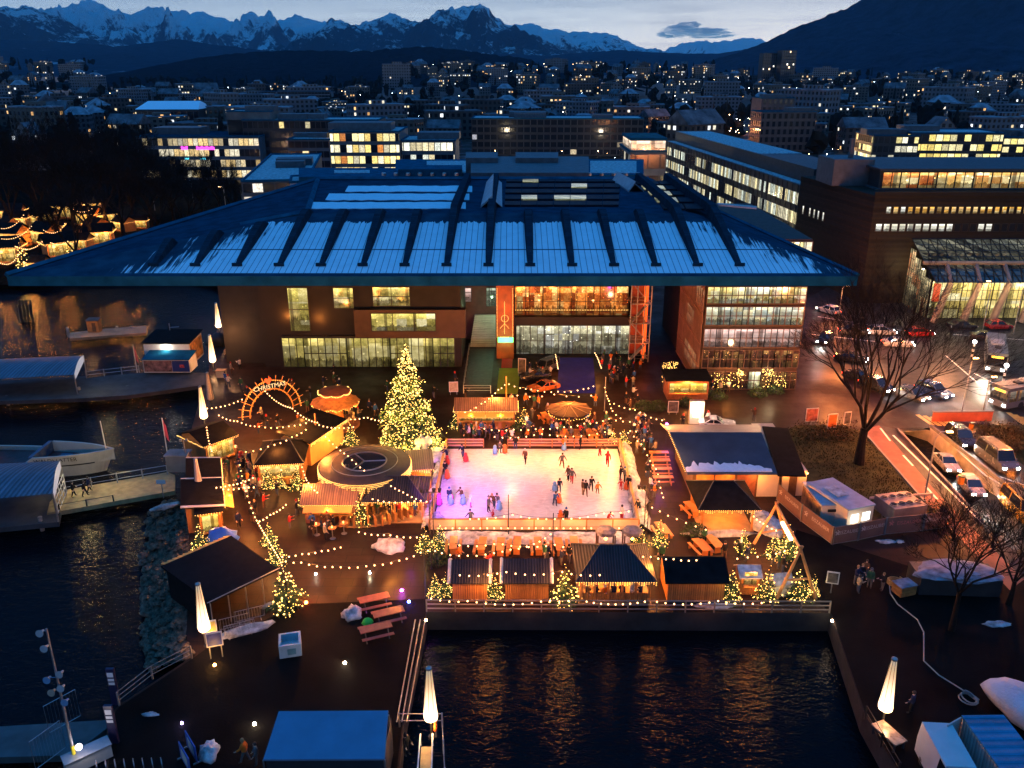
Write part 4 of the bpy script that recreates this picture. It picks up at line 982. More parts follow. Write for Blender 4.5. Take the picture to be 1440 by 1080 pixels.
# dark wood and garden trees between the houses: uncountable from here
tw = MB()
for i in range(1500):
    Y = RH.choice([RH.uniform(430,900), RH.uniform(800,1500), RH.uniform(1200,2000)])
    px = RH.uniform(-60,1500); x = at(px, Y)
    if Y < 520 and 380 < px < 930: continue
    if any((x-a)**2+(Y-b)**2 < 13**2 for a, b in placed): continue
    r = RH.uniform(2.5,6); g = far_ground(Y, x); h = RH.uniform(5,14)
    if RH.random() < .25: tw.lathe([(r*.55,g),(r*.4,g+h*.6),(.1,g+h*1.5)], 6, (x,Y,0))
    else: tw.lump((x,Y,g+h*.5), r, r, h*.55, i % 37, 7, 5, .35, 1.6)
o = tw.build('woods', mat('dark_tree_mass', (.012,.013,.012), .95, var=.5, vs=.3, spec=0)); tag(o, 'dark garden trees filling the gaps between the town houses', 'trees', kind='stuff')
# street lamps of the town
lampcols = [emit('far_lamp_warm', (1,.55,.22), 40, False), emit('far_lamp_white', (1,.9,.72), 40, False), emit('far_lamp_cool', (.75,.9,1), 36, False)]
lampm = []
for c in lampcols:
    mb = MB(); mb.tube([(0,0,-3),(0,0,8)], [.12,.07], 5, 1); mb.tube([(0,0,8),(0,-1.2,8.3)], .06, 4, 1); mb.lathe([(.03,-.17),(.17,-.07),(.2,.03),(.12,.13),(.02,.18)], 7, (0,-1.2,8.2), 0); lampm.append(mb.mesh('street_lamp', [c, BLACK]))
labs = ['orange glowing street lamp among the far town houses','white glowing street lamp among the far town houses','cool white street lamp among the far town houses']
n = 0
for i in range(270):
    Y = RH.choice([RH.uniform(360,700), RH.uniform(600,1300), RH.uniform(1000,1900)]); px = RH.uniform(-20,1460)
    if i < 60: Y, px = RH.uniform(430,640), RH.uniform(985,1062)
    elif i < 85: Y, px = RH.uniform(330,420), RH.uniform(1080,1230)
    elif i < 100: Y, px = RH.uniform(300,420), RH.uniform(640,900)
    if 150 < px < 560 and Y > 1300: Y = RH.uniform(500,1200)
    x = at(px, Y); k = RH.choices((0,1,2),(3,4,3))[0] if i >= 60 else RH.choices((0,1),(4,1))[0]
    o = bpy.data.objects.new('street_lamp', lampm[k]); COL.objects.link(o); o.location = (x, Y, far_ground(Y, x)); s = max(.8, Y/560)*RH.uniform(.35,1.1); o.scale = (s,s,min(s,1.15))
    tag(o, labs[k], 'street lamp', 'street lamps of the far town')
for (px, Y, pw_, c) in ((1010,480,9000,(1,.35,.12)),(1035,560,12000,(1,.4,.15)),(1000,560,9000,(1,.4,.15)),(1160,380,4000,(1,.55,.2)),(1110,370,3500,(1,.6,.3)),(700,380,3000,(1,.8,.5)),(860,390,2500,(1,.85,.6))):
    lamp((at(px,Y), Y, 9), pw_*2.2, c, .5)
# ------------------------------------------------------------------ people
SKIN = mat('skin', (.50,.32,.24), .6, var=.08)
CLOTH = {}
for n_, c_ in dict(black=(.012,.012,.014), navy=(.015,.022,.06), grey=(.10,.10,.105), white=(.55,.54,.52), red=(.42,.03,.025), orange=(.62,.16,.02), brown=(.10,.055,.03), blue=(.03,.10,.30), pink=(.55,.10,.25), beige=(.30,.23,.15), denim=(.04,.06,.11), green=(.03,.10,.05)).items():
    CLOTH[n_] = mat(n_ + '_cloth', c_, .85, var=.2, vs=6, spec=.15)
SHOE = mat('dark_leather', (.015,.012,.010), .5, var=0)
def make_body(name, lean=0.0, step=.0, knee=0.0, armf=(.0,.0), armo=(.12,.12), elbow=(.15,.15), crouch=0.0):
    "one continuous skinned figure facing -Y, 1.75 m tall; lean in metres forward at the chest"
    V, E, Rr, T = [], [], [], []
    def v(p, r, par=None, tag_=2):
        V.append(Vector(p)); Rr.append(r); i = len(V)-1; T.append(tag_)
        if par is not None: E.append((par, i))
        return i
    hz = .93 - crouch*.45
    pel = v((0,0,hz), .165, None, 2)
    wst = v((0,-lean*.35,hz+.18), .165, pel, 2)
    cht = v((0,-lean*.8,hz+.40), .185, wst, 2)
    nb = v((0,-lean*1.0,hz+.54), .075, cht, 2)
    nk = v((0,-lean*1.12,hz+.60), .058, nb, 0)
    hd = v((0,-lean*1.22-.015,hz+.70), .098, nk, 0)
    v((0,-lean*1.26-.01,hz+.775), .075, hd, 1)
    v((0,-lean*1.25-.125,hz+.69), .018, hd, 0)
    for s in (-1, 1):
        k = 0 if s < 0 else 1
        st = step*s
        hip = v((s*.10,0,hz-.08), .115, pel, 2)
        kn = v((s*.115,-st*.5-knee*.28-crouch*.35,hz*.53+crouch*.1), .078, hip, 3)
        an = v((s*.12,-st+crouch*.02+knee*.05,.11), .056, kn, 3)
        v((s*.13,-st-.17+knee*.05,.045), .042, an, 4)
        sh = v((s*.19,-lean*.95,hz+.46), .088, cht, 2)
        a = armf[k]; o_ = armo[k]; e_ = elbow[k]
        up = Vector((s*o_, -math.sin(a), -math.cos(a))).normalized()
        el = v(V[sh] + up*.29, .066, sh, 2)
        lo = Vector((-s*.25*e_+s*o_*.6, -math.sin(a+e_*1.5), -math.cos(a+e_*1.5))).normalized()
        wr = v(V[el] + lo*.25, .05, el, 2)
        pm = v(V[wr] + lo*.075, .036, wr, 0)
        side_ = lo.cross(Vector((0,1,0))); side_ = side_.normalized() if side_.length > .01 else Vector((1,0,0))
        curl = lo.cross(side_)
        for q, (off, ln) in enumerate(((-.026,.070),(-.009,.080),(.009,.075),(.026,.058))):
            f1 = v(V[pm] + side_*off + lo*.05, .009, pm, 0); f2 = v(V[f1] + lo*ln*.5 + curl*.012, .009, f1, 0); v(V[f2] + lo*ln*.35 + curl*.03, .008, f2, 0)
        t1 = v(V[pm] - side_*.040 + lo*.005 - curl*.005, .010, pm, 0); v(V[t1] - side_*.018 + lo*.035, .009, t1, 0)
    me = bpy.data.meshes.new(name); me.from_pydata([tuple(p) for p in V], E, [])
    ob = bpy.data.objects.new(name, me); COL.objects.link(ob)
    ob.modifiers.new('skin', 'SKIN'); sub_ = ob.modifiers.new('sub', 'SUBSURF'); sub_.levels = 1; sub_.render_levels = 1
    for i, sv in enumerate(me.skin_vertices[0].data): sv.radius = (Rr[i], Rr[i]); sv.use_root = (i == 0)
    dg = bpy.context.evaluated_depsgraph_get(); out = bpy.data.meshes.new_from_object(ob.evaluated_get(dg))
    bpy.data.objects.remove(ob)
    segs = [(V[a], V[b], T[b]) for a, b in E]
    out.materials.clear()
    for m_ in (SKIN, SHOE, CLOTH['black'], CLOTH['denim'], SHOE): out.materials.append(m_)
    for p in out.polygons:
        best, bt = 9, 2; c = p.center
        for a, b, t_ in segs:
            d = b-a; s = max(0, min(1, (c-a).dot(d)/max(1e-9, d.length_squared))); q = (c-(a+d*s)).length
            if q < best: best, bt = q, t_
        p.material_index = bt; p.use_smooth = True
    out.name = 'person'
    head = V[hd]
    return out, (head.x, head.y, head.z)
BODY = {
 'stand': make_body('p', 0, .04, 0, (.1,.2), (.18,.18), (.3,.3)),
 'talk': make_body('p', .02, .06, 0, (.3,.6), (.16,.22), (.9,.9)),
 'walk': make_body('p', .05, .24, .1, (-.45,.45), (.12,.12), (.35,.35)),
 'skate': make_body('p', .14, .30, .35, (-.5,.6), (.35,.35), (.3,.4)),
 'push': make_body('p', .20, .16, .25, (.95,.95), (.08,.08), (.35,.35)),
 'glide': make_body('p', .08, .14, .15, (.2,.2), (.75,.75), (.2,.2)),
 'bend': make_body('p', .34, .10, .2, (.9,1.0), (.05,.05), (.2,.2)),
 'sit': make_body('p', .05, .02, 0, (.6,.6), (.1,.1), (.9,.9), 1.0),
}
def hatmesh(kind):
    mb = MB()
    if kind == 'hair': mb.lathe([(.001,.115),(.06,.108),(.098,.07),(.112,.01),(.108,-.05),(.095,-.09)], 10, (0,.022,.02), cap=False)
    elif kind == 'beanie': mb.lathe([(.001,.155),(.05,.145),(.095,.10),(.115,.05),(.119,.0),(.112,-.01)], 10, (0,.005,.02), cap=False); mb.ball((0,0,.195), .038)
    else: mb.lathe([(.001,.14),(.07,.13),(.115,.06),(.13,-.05),(.12,-.14),(.09,-.16)], 10, (0,.03,.0), cap=False)
    return mb
HAT = {k: hatmesh(k) for k in ('hair','beanie','hood')}
HMESH = {}
HAIRC = mat('dark_hair', (.025,.016,.010), .7, var=.2); HAIRF = mat('fair_hair', (.28,.17,.07), .7, var=.2)
PEOPLE = [0]
def person(loc, face, pose='stand', jacket='black', legs='denim', hat='hair', hatc=None, sc=1.0, label='person', group=None):
    me, head = BODY[pose]
    o = bpy.data.objects.new('person', me); COL.objects.link(o)
    o.location = loc; o.rotation_euler = (0,0,face); o.scale = (sc,sc,sc)
    for i, m_ in ((2, CLOTH[jacket]), (3, CLOTH[legs])):
        o.material_slots[i].link = 'OBJECT'; o.material_slots[i].material = m_
    hm = HAIRC if hatc is None else (HAIRF if hatc == 'fair' else CLOTH[hatc]); key = (hat, hm.name)
    if key not in HMESH: HMESH[key] = HAT[hat].mesh(hat, hm, True)
    h = bpy.data.objects.new({'hair':'hair','beanie':'hat','hood':'hood'}[hat], HMESH[key]); COL.objects.link(h); h.parent = o; h.location = head
    tag(o, label, 'person', group); PEOPLE[0] += 1; return o
# ------------------------------------------------------------------ conifers with fairy lights
def conifer(name, label, h, r, nl, bulb_r, seed=1, tiers=14, per=13, group=None, cards=3):
    rn = random.Random(seed)
    o = thing(name, label, 'tree', (0,0,0), 0, group)
    MB().tube([(0,0,0),(0,0,h*.5),(0,0,h*.97)], [h*.022,h*.014,h*.004], 6).build('trunk', BARK, o)
    cr = MB(); fl_ = MB(); tips = []
    for t_ in range(tiers):
        s = t_/(tiers-1); z = h*(.07 + .90*s); L = r*(1-s)**.85*(1+.12*math.sin(t_*2.1)) + r*.05
        n = max(4, int(per*(1-s*.65)))
        for k in range(n):
            a = 2*math.pi*(k+rn.random()*.7)/n + t_*.8; l = L*rn.uniform(.5,1.2)*(1 if k % 4 else 1.12); dz = -l*.22 + rn.uniform(-.05,.05)*h*.3
            d = Vector((math.cos(a), math.sin(a), 0)); p0 = Vector((0,0,z)); p1 = p0 + d*l + Vector((0,0,dz)); sd = Vector((-d.y,d.x,0))
            for c in range(cards):
                u0 = .15 + .28*c; m0 = p0.lerp(p1, u0); wd = l*(.34 - .07*c)
                for sg in (-1, 1):
                    tip = p0.lerp(p1, min(1.02, u0+.42)) + sd*sg*wd + Vector((0,0,-wd*.35*rn.uniform(.4,1.4)))
                    cr.tri(m0, p0.lerp(p1, min(1, u0+.22)), tip); 
            cr.tri(p0.lerp(p1,.5)+sd*l*.10, p1+Vector((0,0,-l*.05)), p0.lerp(p1,.5)-sd*l*.10)
            cr.tri(p0.lerp(p1,.45)+Vector((0,0,l*.08)), p1, p0.lerp(p1,.45)-Vector((0,0,l*.14)))
            tips.append((p0, p1, sd, l))
    cr.build('crown', NEEDLE, o)
    for i in range(nl):
        p0, p1, sd, l = rn.choices(tips, [q[3]+.02 for q in tips])[0]
        u = rn.uniform(.45,1.03); q = p0.lerp(p1, u) + sd*rn.uniform(-.2,.2)*l + Vector((0,0,rn.uniform(-.02,.10)*l))
        fl_.octa(q, bulb_r*rn.choice((.45,.6,.75,.9,1.25)))
    f = fl_.build('fairy_lights', FAIRY, o); f['kind'] = 'stuff'
    return o
# bare trees
def bare_tree(name, label, h, seed, spread=.55, levels=6, trunk_r=.35, first=.22, kids=(3,4), twig=.018, mat_=None, group=None, lower=True):
    rn = random.Random(seed); o = thing(name, label, 'tree', (0,0,0), 0, group)
    tr, cr = MB(), MB()
    tr.tube([(0,0,-.1),(rn.uniform(-.1,.1),0,h*first*.5),(0,rn.uniform(-.1,.1),h*first)], [trunk_r*1.35,trunk_r,trunk_r*.86], 10)
    def grow(p, d, L, r, lv):
        mid = p + d*L*.5 + Vector((rn.gauss(0,.04),rn.gauss(0,.04),rn.gauss(.02,.03)))*L; e = p + d*L + Vector((rn.gauss(0,.06),rn.gauss(0,.06),rn.gauss(.05,.05)))*L
        (tr if lv >= levels-1 else cr).tube([p, mid, e], [r, r*.8, r*.6], 6 if lv > 3 else (4 if lv > 1 else 3), cap=False)
        if lv == 0: return
        n = rn.randint(*kids) if lv > 1 else kids[1]
        for i in range(n):
            q = mid.lerp(e, rn.uniform(.1,1.0)) if i else e
            ax = Vector((rn.gauss(0,1),rn.gauss(0,1),rn.gauss(.25,.7))).normalized()
            nd = (d + ax*spread*rn.uniform(.7,1.25)).normalized()
            if nd.z < -.25: nd.z *= -.3
            grow(q, nd, L*rn.uniform(.60,.80), max(twig*.6, r*.6*rn.uniform(.75,1)), lv-1)
    n0 = 5
    for i in range(n0):
        a = 2*math.pi*i/n0 + rn.random(); 
        grow(Vector((0,0,h*first*rn.uniform(.8,1))), Vector((math.cos(a)*rn.uniform(.35,.75), math.sin(a)*rn.uniform(.35,.75), 1)).normalized(), h*.30*rn.uniform(.8,1.1), trunk_r*.48, levels-1)
    tr.build('trunk', mat_ or BARK, o); cr.build('crown', mat_ or BARK, o)
    return o
# ------------------------------------------------------------------ lantern columns along the quay
def lantern_glow():
    m, t, b = newmat('lantern_skin')
    tc = t.n('ShaderNodeTexCoord').outputs['Object']; sp = t.n('ShaderNodeSeparateXYZ'); t.link(tc, sp.inputs[0])
    s = t.n('ShaderNodeMapRange', inp={0: sp.outputs[2], 1: 1.4, 2: 5.2, 3: 0.0, 4: 1.0}).outputs[0]
    t.link(t.ramp(s, [(0,(1,.66,.40)),(.45,(1,.62,.34)),(.8,(1,.55,.16)),(1,(.9,.6,.2))]), b.inputs['Emission Color'])
    t.link(t.ramp(s, [(0,1.0),(.35,.50),(.7,.19),(1,.09)]), b.inputs['Emission Strength'])
    e = b.inputs['Emission Strength'].links[0].from_socket; t.link(t.m('MULTIPLY', e, 5.0), b.inputs['Emission Strength'])
    b.inputs['Base Color'].default_value = (.6,.58,.52,1); return m
LGLOW = lantern_glow(); LOFF = mat('unlit_lantern_skin', (.42,.38,.33), .6, var=.1)
def lantern(label, lit=True):
    o = thing('lantern_column', label, 'lantern', (0,0,0), 0, 'cone lanterns along the quay')
    MB().tube([(0,0,0),(0,0,1.5)], .07, 8).lathe([(.22,0),(.22,.08)], 10).build('post', DARKM, o)
    MB().lathe([(.30,1.38),(.44,1.5),(.46,1.75),(.40,2.4),(.20,4.9),(.17,5.25)], 16, cap=True).build('lampshade', LGLOW if lit else LOFF, o, True)
    mb = MB()
    for k in range(8):
        a = k*math.pi/4
        mb.tube([(r_*math.cos(a), r_*math.sin(a), z) for r_, z in ((.45,1.5),(.475,1.75),(.415,2.4),(.215,4.9),(.185,5.25))], .014, 4)
    mb.build('rib', BLACK, o); MB().lathe([(.19,5.24),(.19,5.36),(.1,5.42)], 12).build('cap', STEEL, o)
    return o
# ------------------------------------------------------------------ vehicles
GLASSD = mat('car_glass', (.010,.013,.018), .06, var=0, spec=.8); TYRE = mat('tyre_rubber', (.012,.012,.012), .8, var=.1); RIM = mat('alloy_rim', (.35,.36,.38), .3, .8, var=0)
HEADL = emit('headlight', (1,.93,.82), 60, False); TAILL = emit('taillight', (1,.05,.02), 14, False); LAMPOFF = mat('lamp_glass', (.35,.36,.38), .15, var=0)
PAINT = {k: mat(k + '_car_paint', c, .25, .2, var=.05, spec=.6) for k, c in dict(silver=(.34,.35,.37), dark=(.015,.018,.024), white=(.58,.58,.58), yellow=(.62,.34,.02), orange=(.60,.15,.02), red=(.30,.02,.02), blue=(.03,.06,.14), grey=(.10,.105,.11)).items()}
def car(label, loc, rot, kind='hatch', paint='silver', lights=True, sc=1.0, cat='car', glow=0, group='cars on the roads and forecourts'):
    "faces -Y: lower body, cabin glass with pillars, roof, bonnet, wheels"
    o = thing('parked_car' if not lights else 'car', label, cat, loc, rot, group); o.scale = (sc,)*3
    L, W, Ht, bon, boot, zb = dict(hatch=(4.1,1.76,1.48,1.15,.12,.88), sedan=(4.5,1.8,1.42,1.3,.75,.88), suv=(4.6,1.9,1.72,1.25,.10,1.02), van=(5.2,2.0,2.05,.95,.06,1.10), sport=(4.3,1.85,1.20,1.5,.6,.74))[kind]
    P_ = PAINT[paint]
    ys = [-L/2, -L/2+.12, -L/2+bon, L/2-.1, L/2]
    def ring(y, w, z0, z1, tw): return [(-w/2,y,z0),(-w/2*1.0,y,(z0+z1)*.5),(-w/2*tw,y,z1),(w/2*tw,y,z1),(w/2,y,(z0+z1)*.5),(w/2,y,z0)]
    st = [(-L/2,W*.80,.34,zb*.66,.92),(-L/2+.14,W*.95,.24,zb*.80,.93),(-L/2+bon*.55,W,.22,zb*.94,.93),(-L/2+bon,W,.22,zb,.94),(0,W,.22,zb+.02,.95),(L/2-.35,W,.22,zb+.04,.94),(L/2-.08,W*.95,.26,zb,.93),(L/2,W*.86,.36,zb*.92,.92)]
    mb = MB(); vs = []
    for s in st: vs += ring(*s)
    fs = [(0,1,2,3,4,5)[::-1], tuple(range((len(st)-1)*6, len(st)*6))]
    for i in range(len(st)-1):
        for k in range(6): fs.append((i*6+k, i*6+(k+1)%6, (i+1)*6+(k+1)%6, (i+1)*6+k)[::-1])
    mb.add(vs, fs)
    ry0 = -L/2+bon+ (.75 if kind != 'van' else .55); ry1 = L/2 - boot - (.35 if kind in ('hatch','suv') else (.12 if kind == 'van' else .65)); by1 = L/2 - boot
    hw, rw = W*.46, W*.385
    mb.slab([(-rw,ry0,Ht),(rw,ry0,Ht),(rw,ry1,Ht-.03),(-rw,ry1,Ht-.03)], .07)
    for sx in (-1,1):
        for (ya, yb_) in ((-L/2+bon+.02, ry0+.03),(by1-.02, ry1-.03),((ry0+ry1)/2,)*2):
            mb.tube([(sx*hw,ya,zb-.02),(sx*rw,yb_,Ht-.05)], .05, 4)
    mb.build('body', P_, o)
    g = MB(); e = .012
    g.add([(-hw+e,-L/2+bon,zb),(hw-e,-L/2+bon,zb),(rw-e,ry0,Ht-.05),(-rw+e,ry0,Ht-.05),(-hw+e,by1,zb),(hw-e,by1,zb),(rw-e,ry1,Ht-.07),(-rw+e,ry1,Ht-.07)],[(0,1,2,3),(5,4,7,6),(4,0,3,7),(1,5,6,2)])
    g.build('glazing', GLASSD, o)
    for sx in (-1,1):
        for y in (-L/2+.78, L/2-.78):
            w_ = MB(); M = Matrix.Translation((sx*(W/2-.10), y, .33)) @ Matrix.Rotation(math.pi/2, 4, 'Y')
            tmp = MB().lathe([(.20,-.10),(.33,-.09),(.33,.09),(.20,.10)], 14); w_.add(tmp.v, tmp.f, 0, M)
            wo = w_.build('wheel', TYRE, o)
            tmp = MB().lathe([(.2,-.07),(.2,.07)], 10); q = MB(); q.add(tmp.v, tmp.f, 0, M); q.build('rim', RIM, wo)
        x = sx*W*.34
        MB().cbox((x,-L/2+.035,zb*.62), (.36,.10,.17)).build('headlight', HEADL if lights else LAMPOFF, o)
        MB().cbox((sx*W*.36,L/2-.02,zb*.74), (.26,.08,.16)).build('taillight', TAILL if lights else mat('tail_lamp_glass', (.2,.01,.01), .2, var=0), o)
        MB().cbox((sx*(W/2+.08),-L/2+bon+.25,zb+.08), (.18,.1,.12)).build('mirror', P_, o)
    if kind == 'van': MB().box(-rw+.2, rw-.2, ry0+.2, ry1-.2, Ht, Ht+.03).build('roof_rail', BLACK, o)
    if glow:
        M = Matrix.Translation(loc) @ Matrix.Rotation(rot, 4, 'Z')
        spot(M @ Vector((0,-L/2-.1,.7)), M @ Vector((0,-L/2-9,0)), glow, (1,.93,.82), 75, .8, .15)
    return o
def bus(label, loc, rot, paint, strip, L=11.5, disp=True):
    o = thing('bus', label, 'bus', loc, rot, 'buses on the station road')
    W, Ht = 2.5, 3.0
    mb = MB(); 
    for (y0, y1, z0, z1) in ((-L/2,L/2,.35,1.15),): mb.box(-W/2,W/2,y0,y1,z0,z1)
    mb.slab([(-W/2,-L/2+.1,Ht),(W/2,-L/2+.1,Ht),(W/2,L/2,Ht),(-W/2,L/2,Ht)], .42)
    for sx in (-1,1):
        for y in (-L/2+.12,-L/2+1.7,-L/2+4.2,L/2-4.4,L/2-2.2,L/2-.12): mb.box(sx*W/2-.06,sx*W/2+.06,y-.09,y+.09,1.1,2.62)
    mb.box(-W/2+.1,W/2-.1,L/2-.06,L/2,1.1,2.6)
    mb.build('body', paint, o)
    g = MB(); e = .03
    g.box(-W/2+e, W/2-e, -L/2+.04, L/2-.08, 1.12, 2.6); g.build('glazing', strip, o)
    MB().cbox((0,0,Ht+.12), (1.7,2.6,.25)).build('roof_unit', mat('bus_roof_unit', (.22,.25,.28), .5), o)
    MB().cbox((0,-L/2+3,Ht+.08), (.8,1.0,.16)).build('roof_hatch', BLACK, o)
    if disp: MB().cbox((0,-L/2+.03,2.45), (1.5,.08,.26)).build('destination_display', emit('amber_display', (1,.5,.05), 4), o)
    for sx in (-1,1):
        for y in (-L/2+2.6, L/2-2.9):
            M = Matrix.Translation((sx*(W/2-.13), y, .48)) @ Matrix.Rotation(math.pi/2, 4, 'Y'); tmp = MB().lathe([(.28,-.14),(.48,-.13),(.48,.13),(.28,.14)], 16); w_ = MB(); w_.add(tmp.v, tmp.f, 0, M); w_.build('wheel', TYRE, o)
        MB().cbox((sx*.9,-L/2-.02,.72), (.4,.08,.2)).build('headlight', HEADL, o)
        MB().cbox((sx*1.05,L/2+.01,.8), (.2,.05,.3)).build('taillight', TAILL, o)
        MB().tube([(sx*1.2,-L/2,2.7),(sx*1.4,-L/2-.35,2.6),(sx*1.4,-L/2-.35,2.1)], .06, 5).build('mirror', BLACK, o)
    return o
# ------------------------------------------------------------------ wooden stalls
def frame2(p0, p1):
    a, b = Vector(p0), Vector(p1); c = (a+b)/2; d = b-a
    return (c.x, c.y, 0), math.atan2(d.y, d.x), d.length
def stall(label, p0, p1, depth, he, hr, roof='gable', wall=None, roofm=None, open_=None, fringe=True, over=.35, awning=None, glow=None, bargeboard=None, posts=False, cat='market stall', name='market_stall', group=None, fascia=None, openh=(1.0,2.1), back=True):
    "p0-p1 is the base line of the side towards the camera; y runs backwards"
    loc, rot, w = frame2(p0, p1); o = thing(name, label, cat, loc, rot, group)
    wall = wall or WOOD; roofm = roofm or ROOFD
    hw = w/2
    if not posts:
        mb = MB(); mb.box(-hw,hw,0,depth,0,he)
        if roof == 'gable':
            for x in (-hw, hw): mb.tri((x,0,he),(x,depth,he),(x,depth/2,hr-.04))
        mb.build('wall', wall, o)
    else:
        nx = posts if posts > 1 else 2
        for j in (0, 1):
            for i in range(nx):
                x = -hw+.09 + (w-.18)*i/(nx-1); MB().box(x-.08,x+.08,j*(depth-.16),j*(depth-.16)+.16,0,he).build('post', WOODP, o)
        MB().box(-hw-.1,hw+.1,-.1,depth+.1,.0,.10).build('floor', mat('stall_floor', (.33,.20,.09), .6, var=.3), o)
        if back:
            MB().box(-hw+.16,hw-.16,depth-.10,depth-.04,.1,he-.06).build('back_wall', WOOD, o)
            if back == 2: MB().box(-hw+.2,hw-.2,.1,.16,.1,1.0).build('parapet', WOOD, o)
        MB().box(-hw-.02,hw+.02,-.02,.06,he-.2,he-.02).build('beam', WOODP, o)
    ov = over; rmb = MB()
    if roof == 'gable':
        for s in (0, 1):
            y0 = -ov if s == 0 else depth+ov; zz = he - (hr-he)*ov/(depth/2)
            q = [(-hw-ov,y0,zz+.1),(hw+ov,y0,zz+.1),(hw+ov,depth/2,hr+.1),(-hw-ov,depth/2,hr+.1)]
            rmb.slab(q if s == 0 else q[::-1], .1)
    elif roof == 'hip':
        k = min(hw*.62, depth*.5)
        c = [(-hw-ov,-ov,he),(hw+ov,-ov,he),(hw+ov,depth+ov,he),(-hw-ov,depth+ov,he)]; A, B_ = (-hw+k,depth/2,hr), (hw-k,depth/2,hr)
        rmb.add(c+[A,B_], [(0,1,5,4),(1,2,5),(2,3,4,5),(3,0,4),(3,2,1,0)])
    elif roof == 'shed':
        rmb.slab([(-hw-ov,-ov,he+.12),(hw+ov,-ov,he+.12),(hw+ov,depth+ov,hr+.12),(-hw-ov,depth+ov,hr+.12)], .12)
    ro = rmb.build('roof', roofm, o)
    if roof == 'hip':
        mb = MB()
        for a, b in ((c[0],A),(c[1],B_),(c[2],B_),(c[3],A),(A,B_)): mb.tube([Vector(a)+Vector((0,0,.04)), Vector(b)+Vector((0,0,.04))], .05, 4)
        mb.build('ridge_cap', DARKM, ro)
    if bargeboard:
        for x in (-hw-ov-.02, hw+ov+.02):
            mb = MB(); zz = he - (hr-he)*ov/(depth/2)
            mb.tube([(x,-ov,zz+.08),(x,depth/2,hr+.12),(x,depth+ov,zz+.08)] if roof == 'gable' else [(x,-ov,he+.06),(x,depth+ov,hr+.06)], .13, 4); mb.build('bargeboard', bargeboard, o)
    if open_:
        pm = MB().box(-hw+.25,hw-.25,-.05,-.01,openh[0],openh[1]).build('counter_opening', open_, o)
        MB().box(-hw+.15,hw-.15,-.40,-.05,openh[0]-.1,openh[0]-.02).build('counter', WOODP, o)
    if awning:
        n = awning if isinstance(awning, int) else 1
        for i in range(n):
            a, b = -hw+.1+(w-.2)*i/n, -hw+.1+(w-.2)*(i+1)/n-.06
            MB().slab([(a,-1.15,he-.55),(b,-1.15,he-.55),(b,-.06,he-.12),(a,-.06,he-.12)], .05).build('awning', mat('orange_awning', (.62,.28,.05), .7, var=.12), o)
    if fascia: MB().box(-hw-.02,hw+.02,-.08,-.02,he-.35,he-.05).build('fascia', fascia, o)
    if fringe:
        zz = he - ((hr-he)*ov/(depth/2) if roof == 'gable' else 0)
        mb = MB(); n = int(w/.16)
        for i in range(n):
            x = -hw-ov + (w+2*ov)*(i+.5)/n
            for k in range(RND.randint(1,3)): mb.octa((x, -ov-.05, zz+.02-.13*k), .042)
        if fringe == 2:
            for i in range(int(depth/.16)):
                y = -ov+(depth+2*ov)*(i+.5)/int(depth/.16)
                for x in (-hw-ov-.05, hw+ov+.05): mb.octa((x,y,zz-.1*RND.random()), .05)
        mb.build('fairy_lights', FRINGE, o)['kind'] = 'stuff'
    if glow:
        M = Matrix.Translation(loc) @ Matrix.Rotation(rot, 4, 'Z')
        ys = (depth*.45,) if posts else (-.9,)
        for y in ys:
            k = max(1, int(w/3.4))
            for i in range(k): lamp(M @ Vector((-hw+w*(i+.5)/k, y, he-.45)), glow/k, WARM, .12)
    return o
def sandwich(px0, py0, px1, py1): return G(px0,py0), G(px1,py1)
IN_GOLD = interior('stall_goods', [(.35,.10,.01),(.95,.45,.06),(1,.66,.16),(1,.62,.2)], 1.0, 2.2, 2.5, .9)
IN_YEL = interior('bright_bar', [(.7,.35,.03),(1,.60,.08),(1,.75,.2)], 1.1, 1.2, 2.0, .5)
COPPERLIT = stripes('copper_lit_corrugation', (.20,.11,.06), (.12,.06,.035), 0, .22, .5, .55)  # corrugated roofing with the warm lamp glow put into its colour
SNOWB = mat('snowy_bargeboard', (.55,.50,.47), .7, var=.15)
def S(label, p0, p1, *a, **k): return stall(label, G(*p0), G(*p1), *a, **k)
# ---- row along the water, backs to the camera
S('small wooden hut with its back to the water, leftmost of the front row', (637,846), (685,846), 2.9, 1.95, 2.9, bargeboard=SNOWB, open_=None, fringe=False, over=.25)
S('wooden hut with snowy bargeboards, second from the left in the front row', (710,846), (771,846), 3.0, 1.95, 2.95, bargeboard=SNOWB, fringe=False, over=.25)
S('open sided hut with dark hipped roof and lit slatted front full of guests', (815,850), (914,850), 5.0, 2.3, 3.9, 'hip', posts=6, fringe=1, over=.4, back=2, glow=700, openh=(.9,2.0))
S('wooden hut under a dark gabled roof, rightmost of the front row', (938,846), (1017,846), 3.4, 2.0, 3.0, fringe=False, over=.3, roofm=ROOFB)
S('little grill hut with snowy roof between two lit fir trees', (1040,836), (1066,836), 1.6, 1.7, 2.2, 'gable', roofm=DIRTSNOW, fringe=False, open_=IN_GOLD, over=.2, glow=60, name='grill_hut', cat='grill hut')
S('low white snack hut under the log swing frame', (1089,840), (1112,838), 1.4, 1.2, 1.7, 'gable', roofm=DIRTSNOW, wall=WHITE, fringe=False, over=.15, name='snack_hut', cat='snack hut')
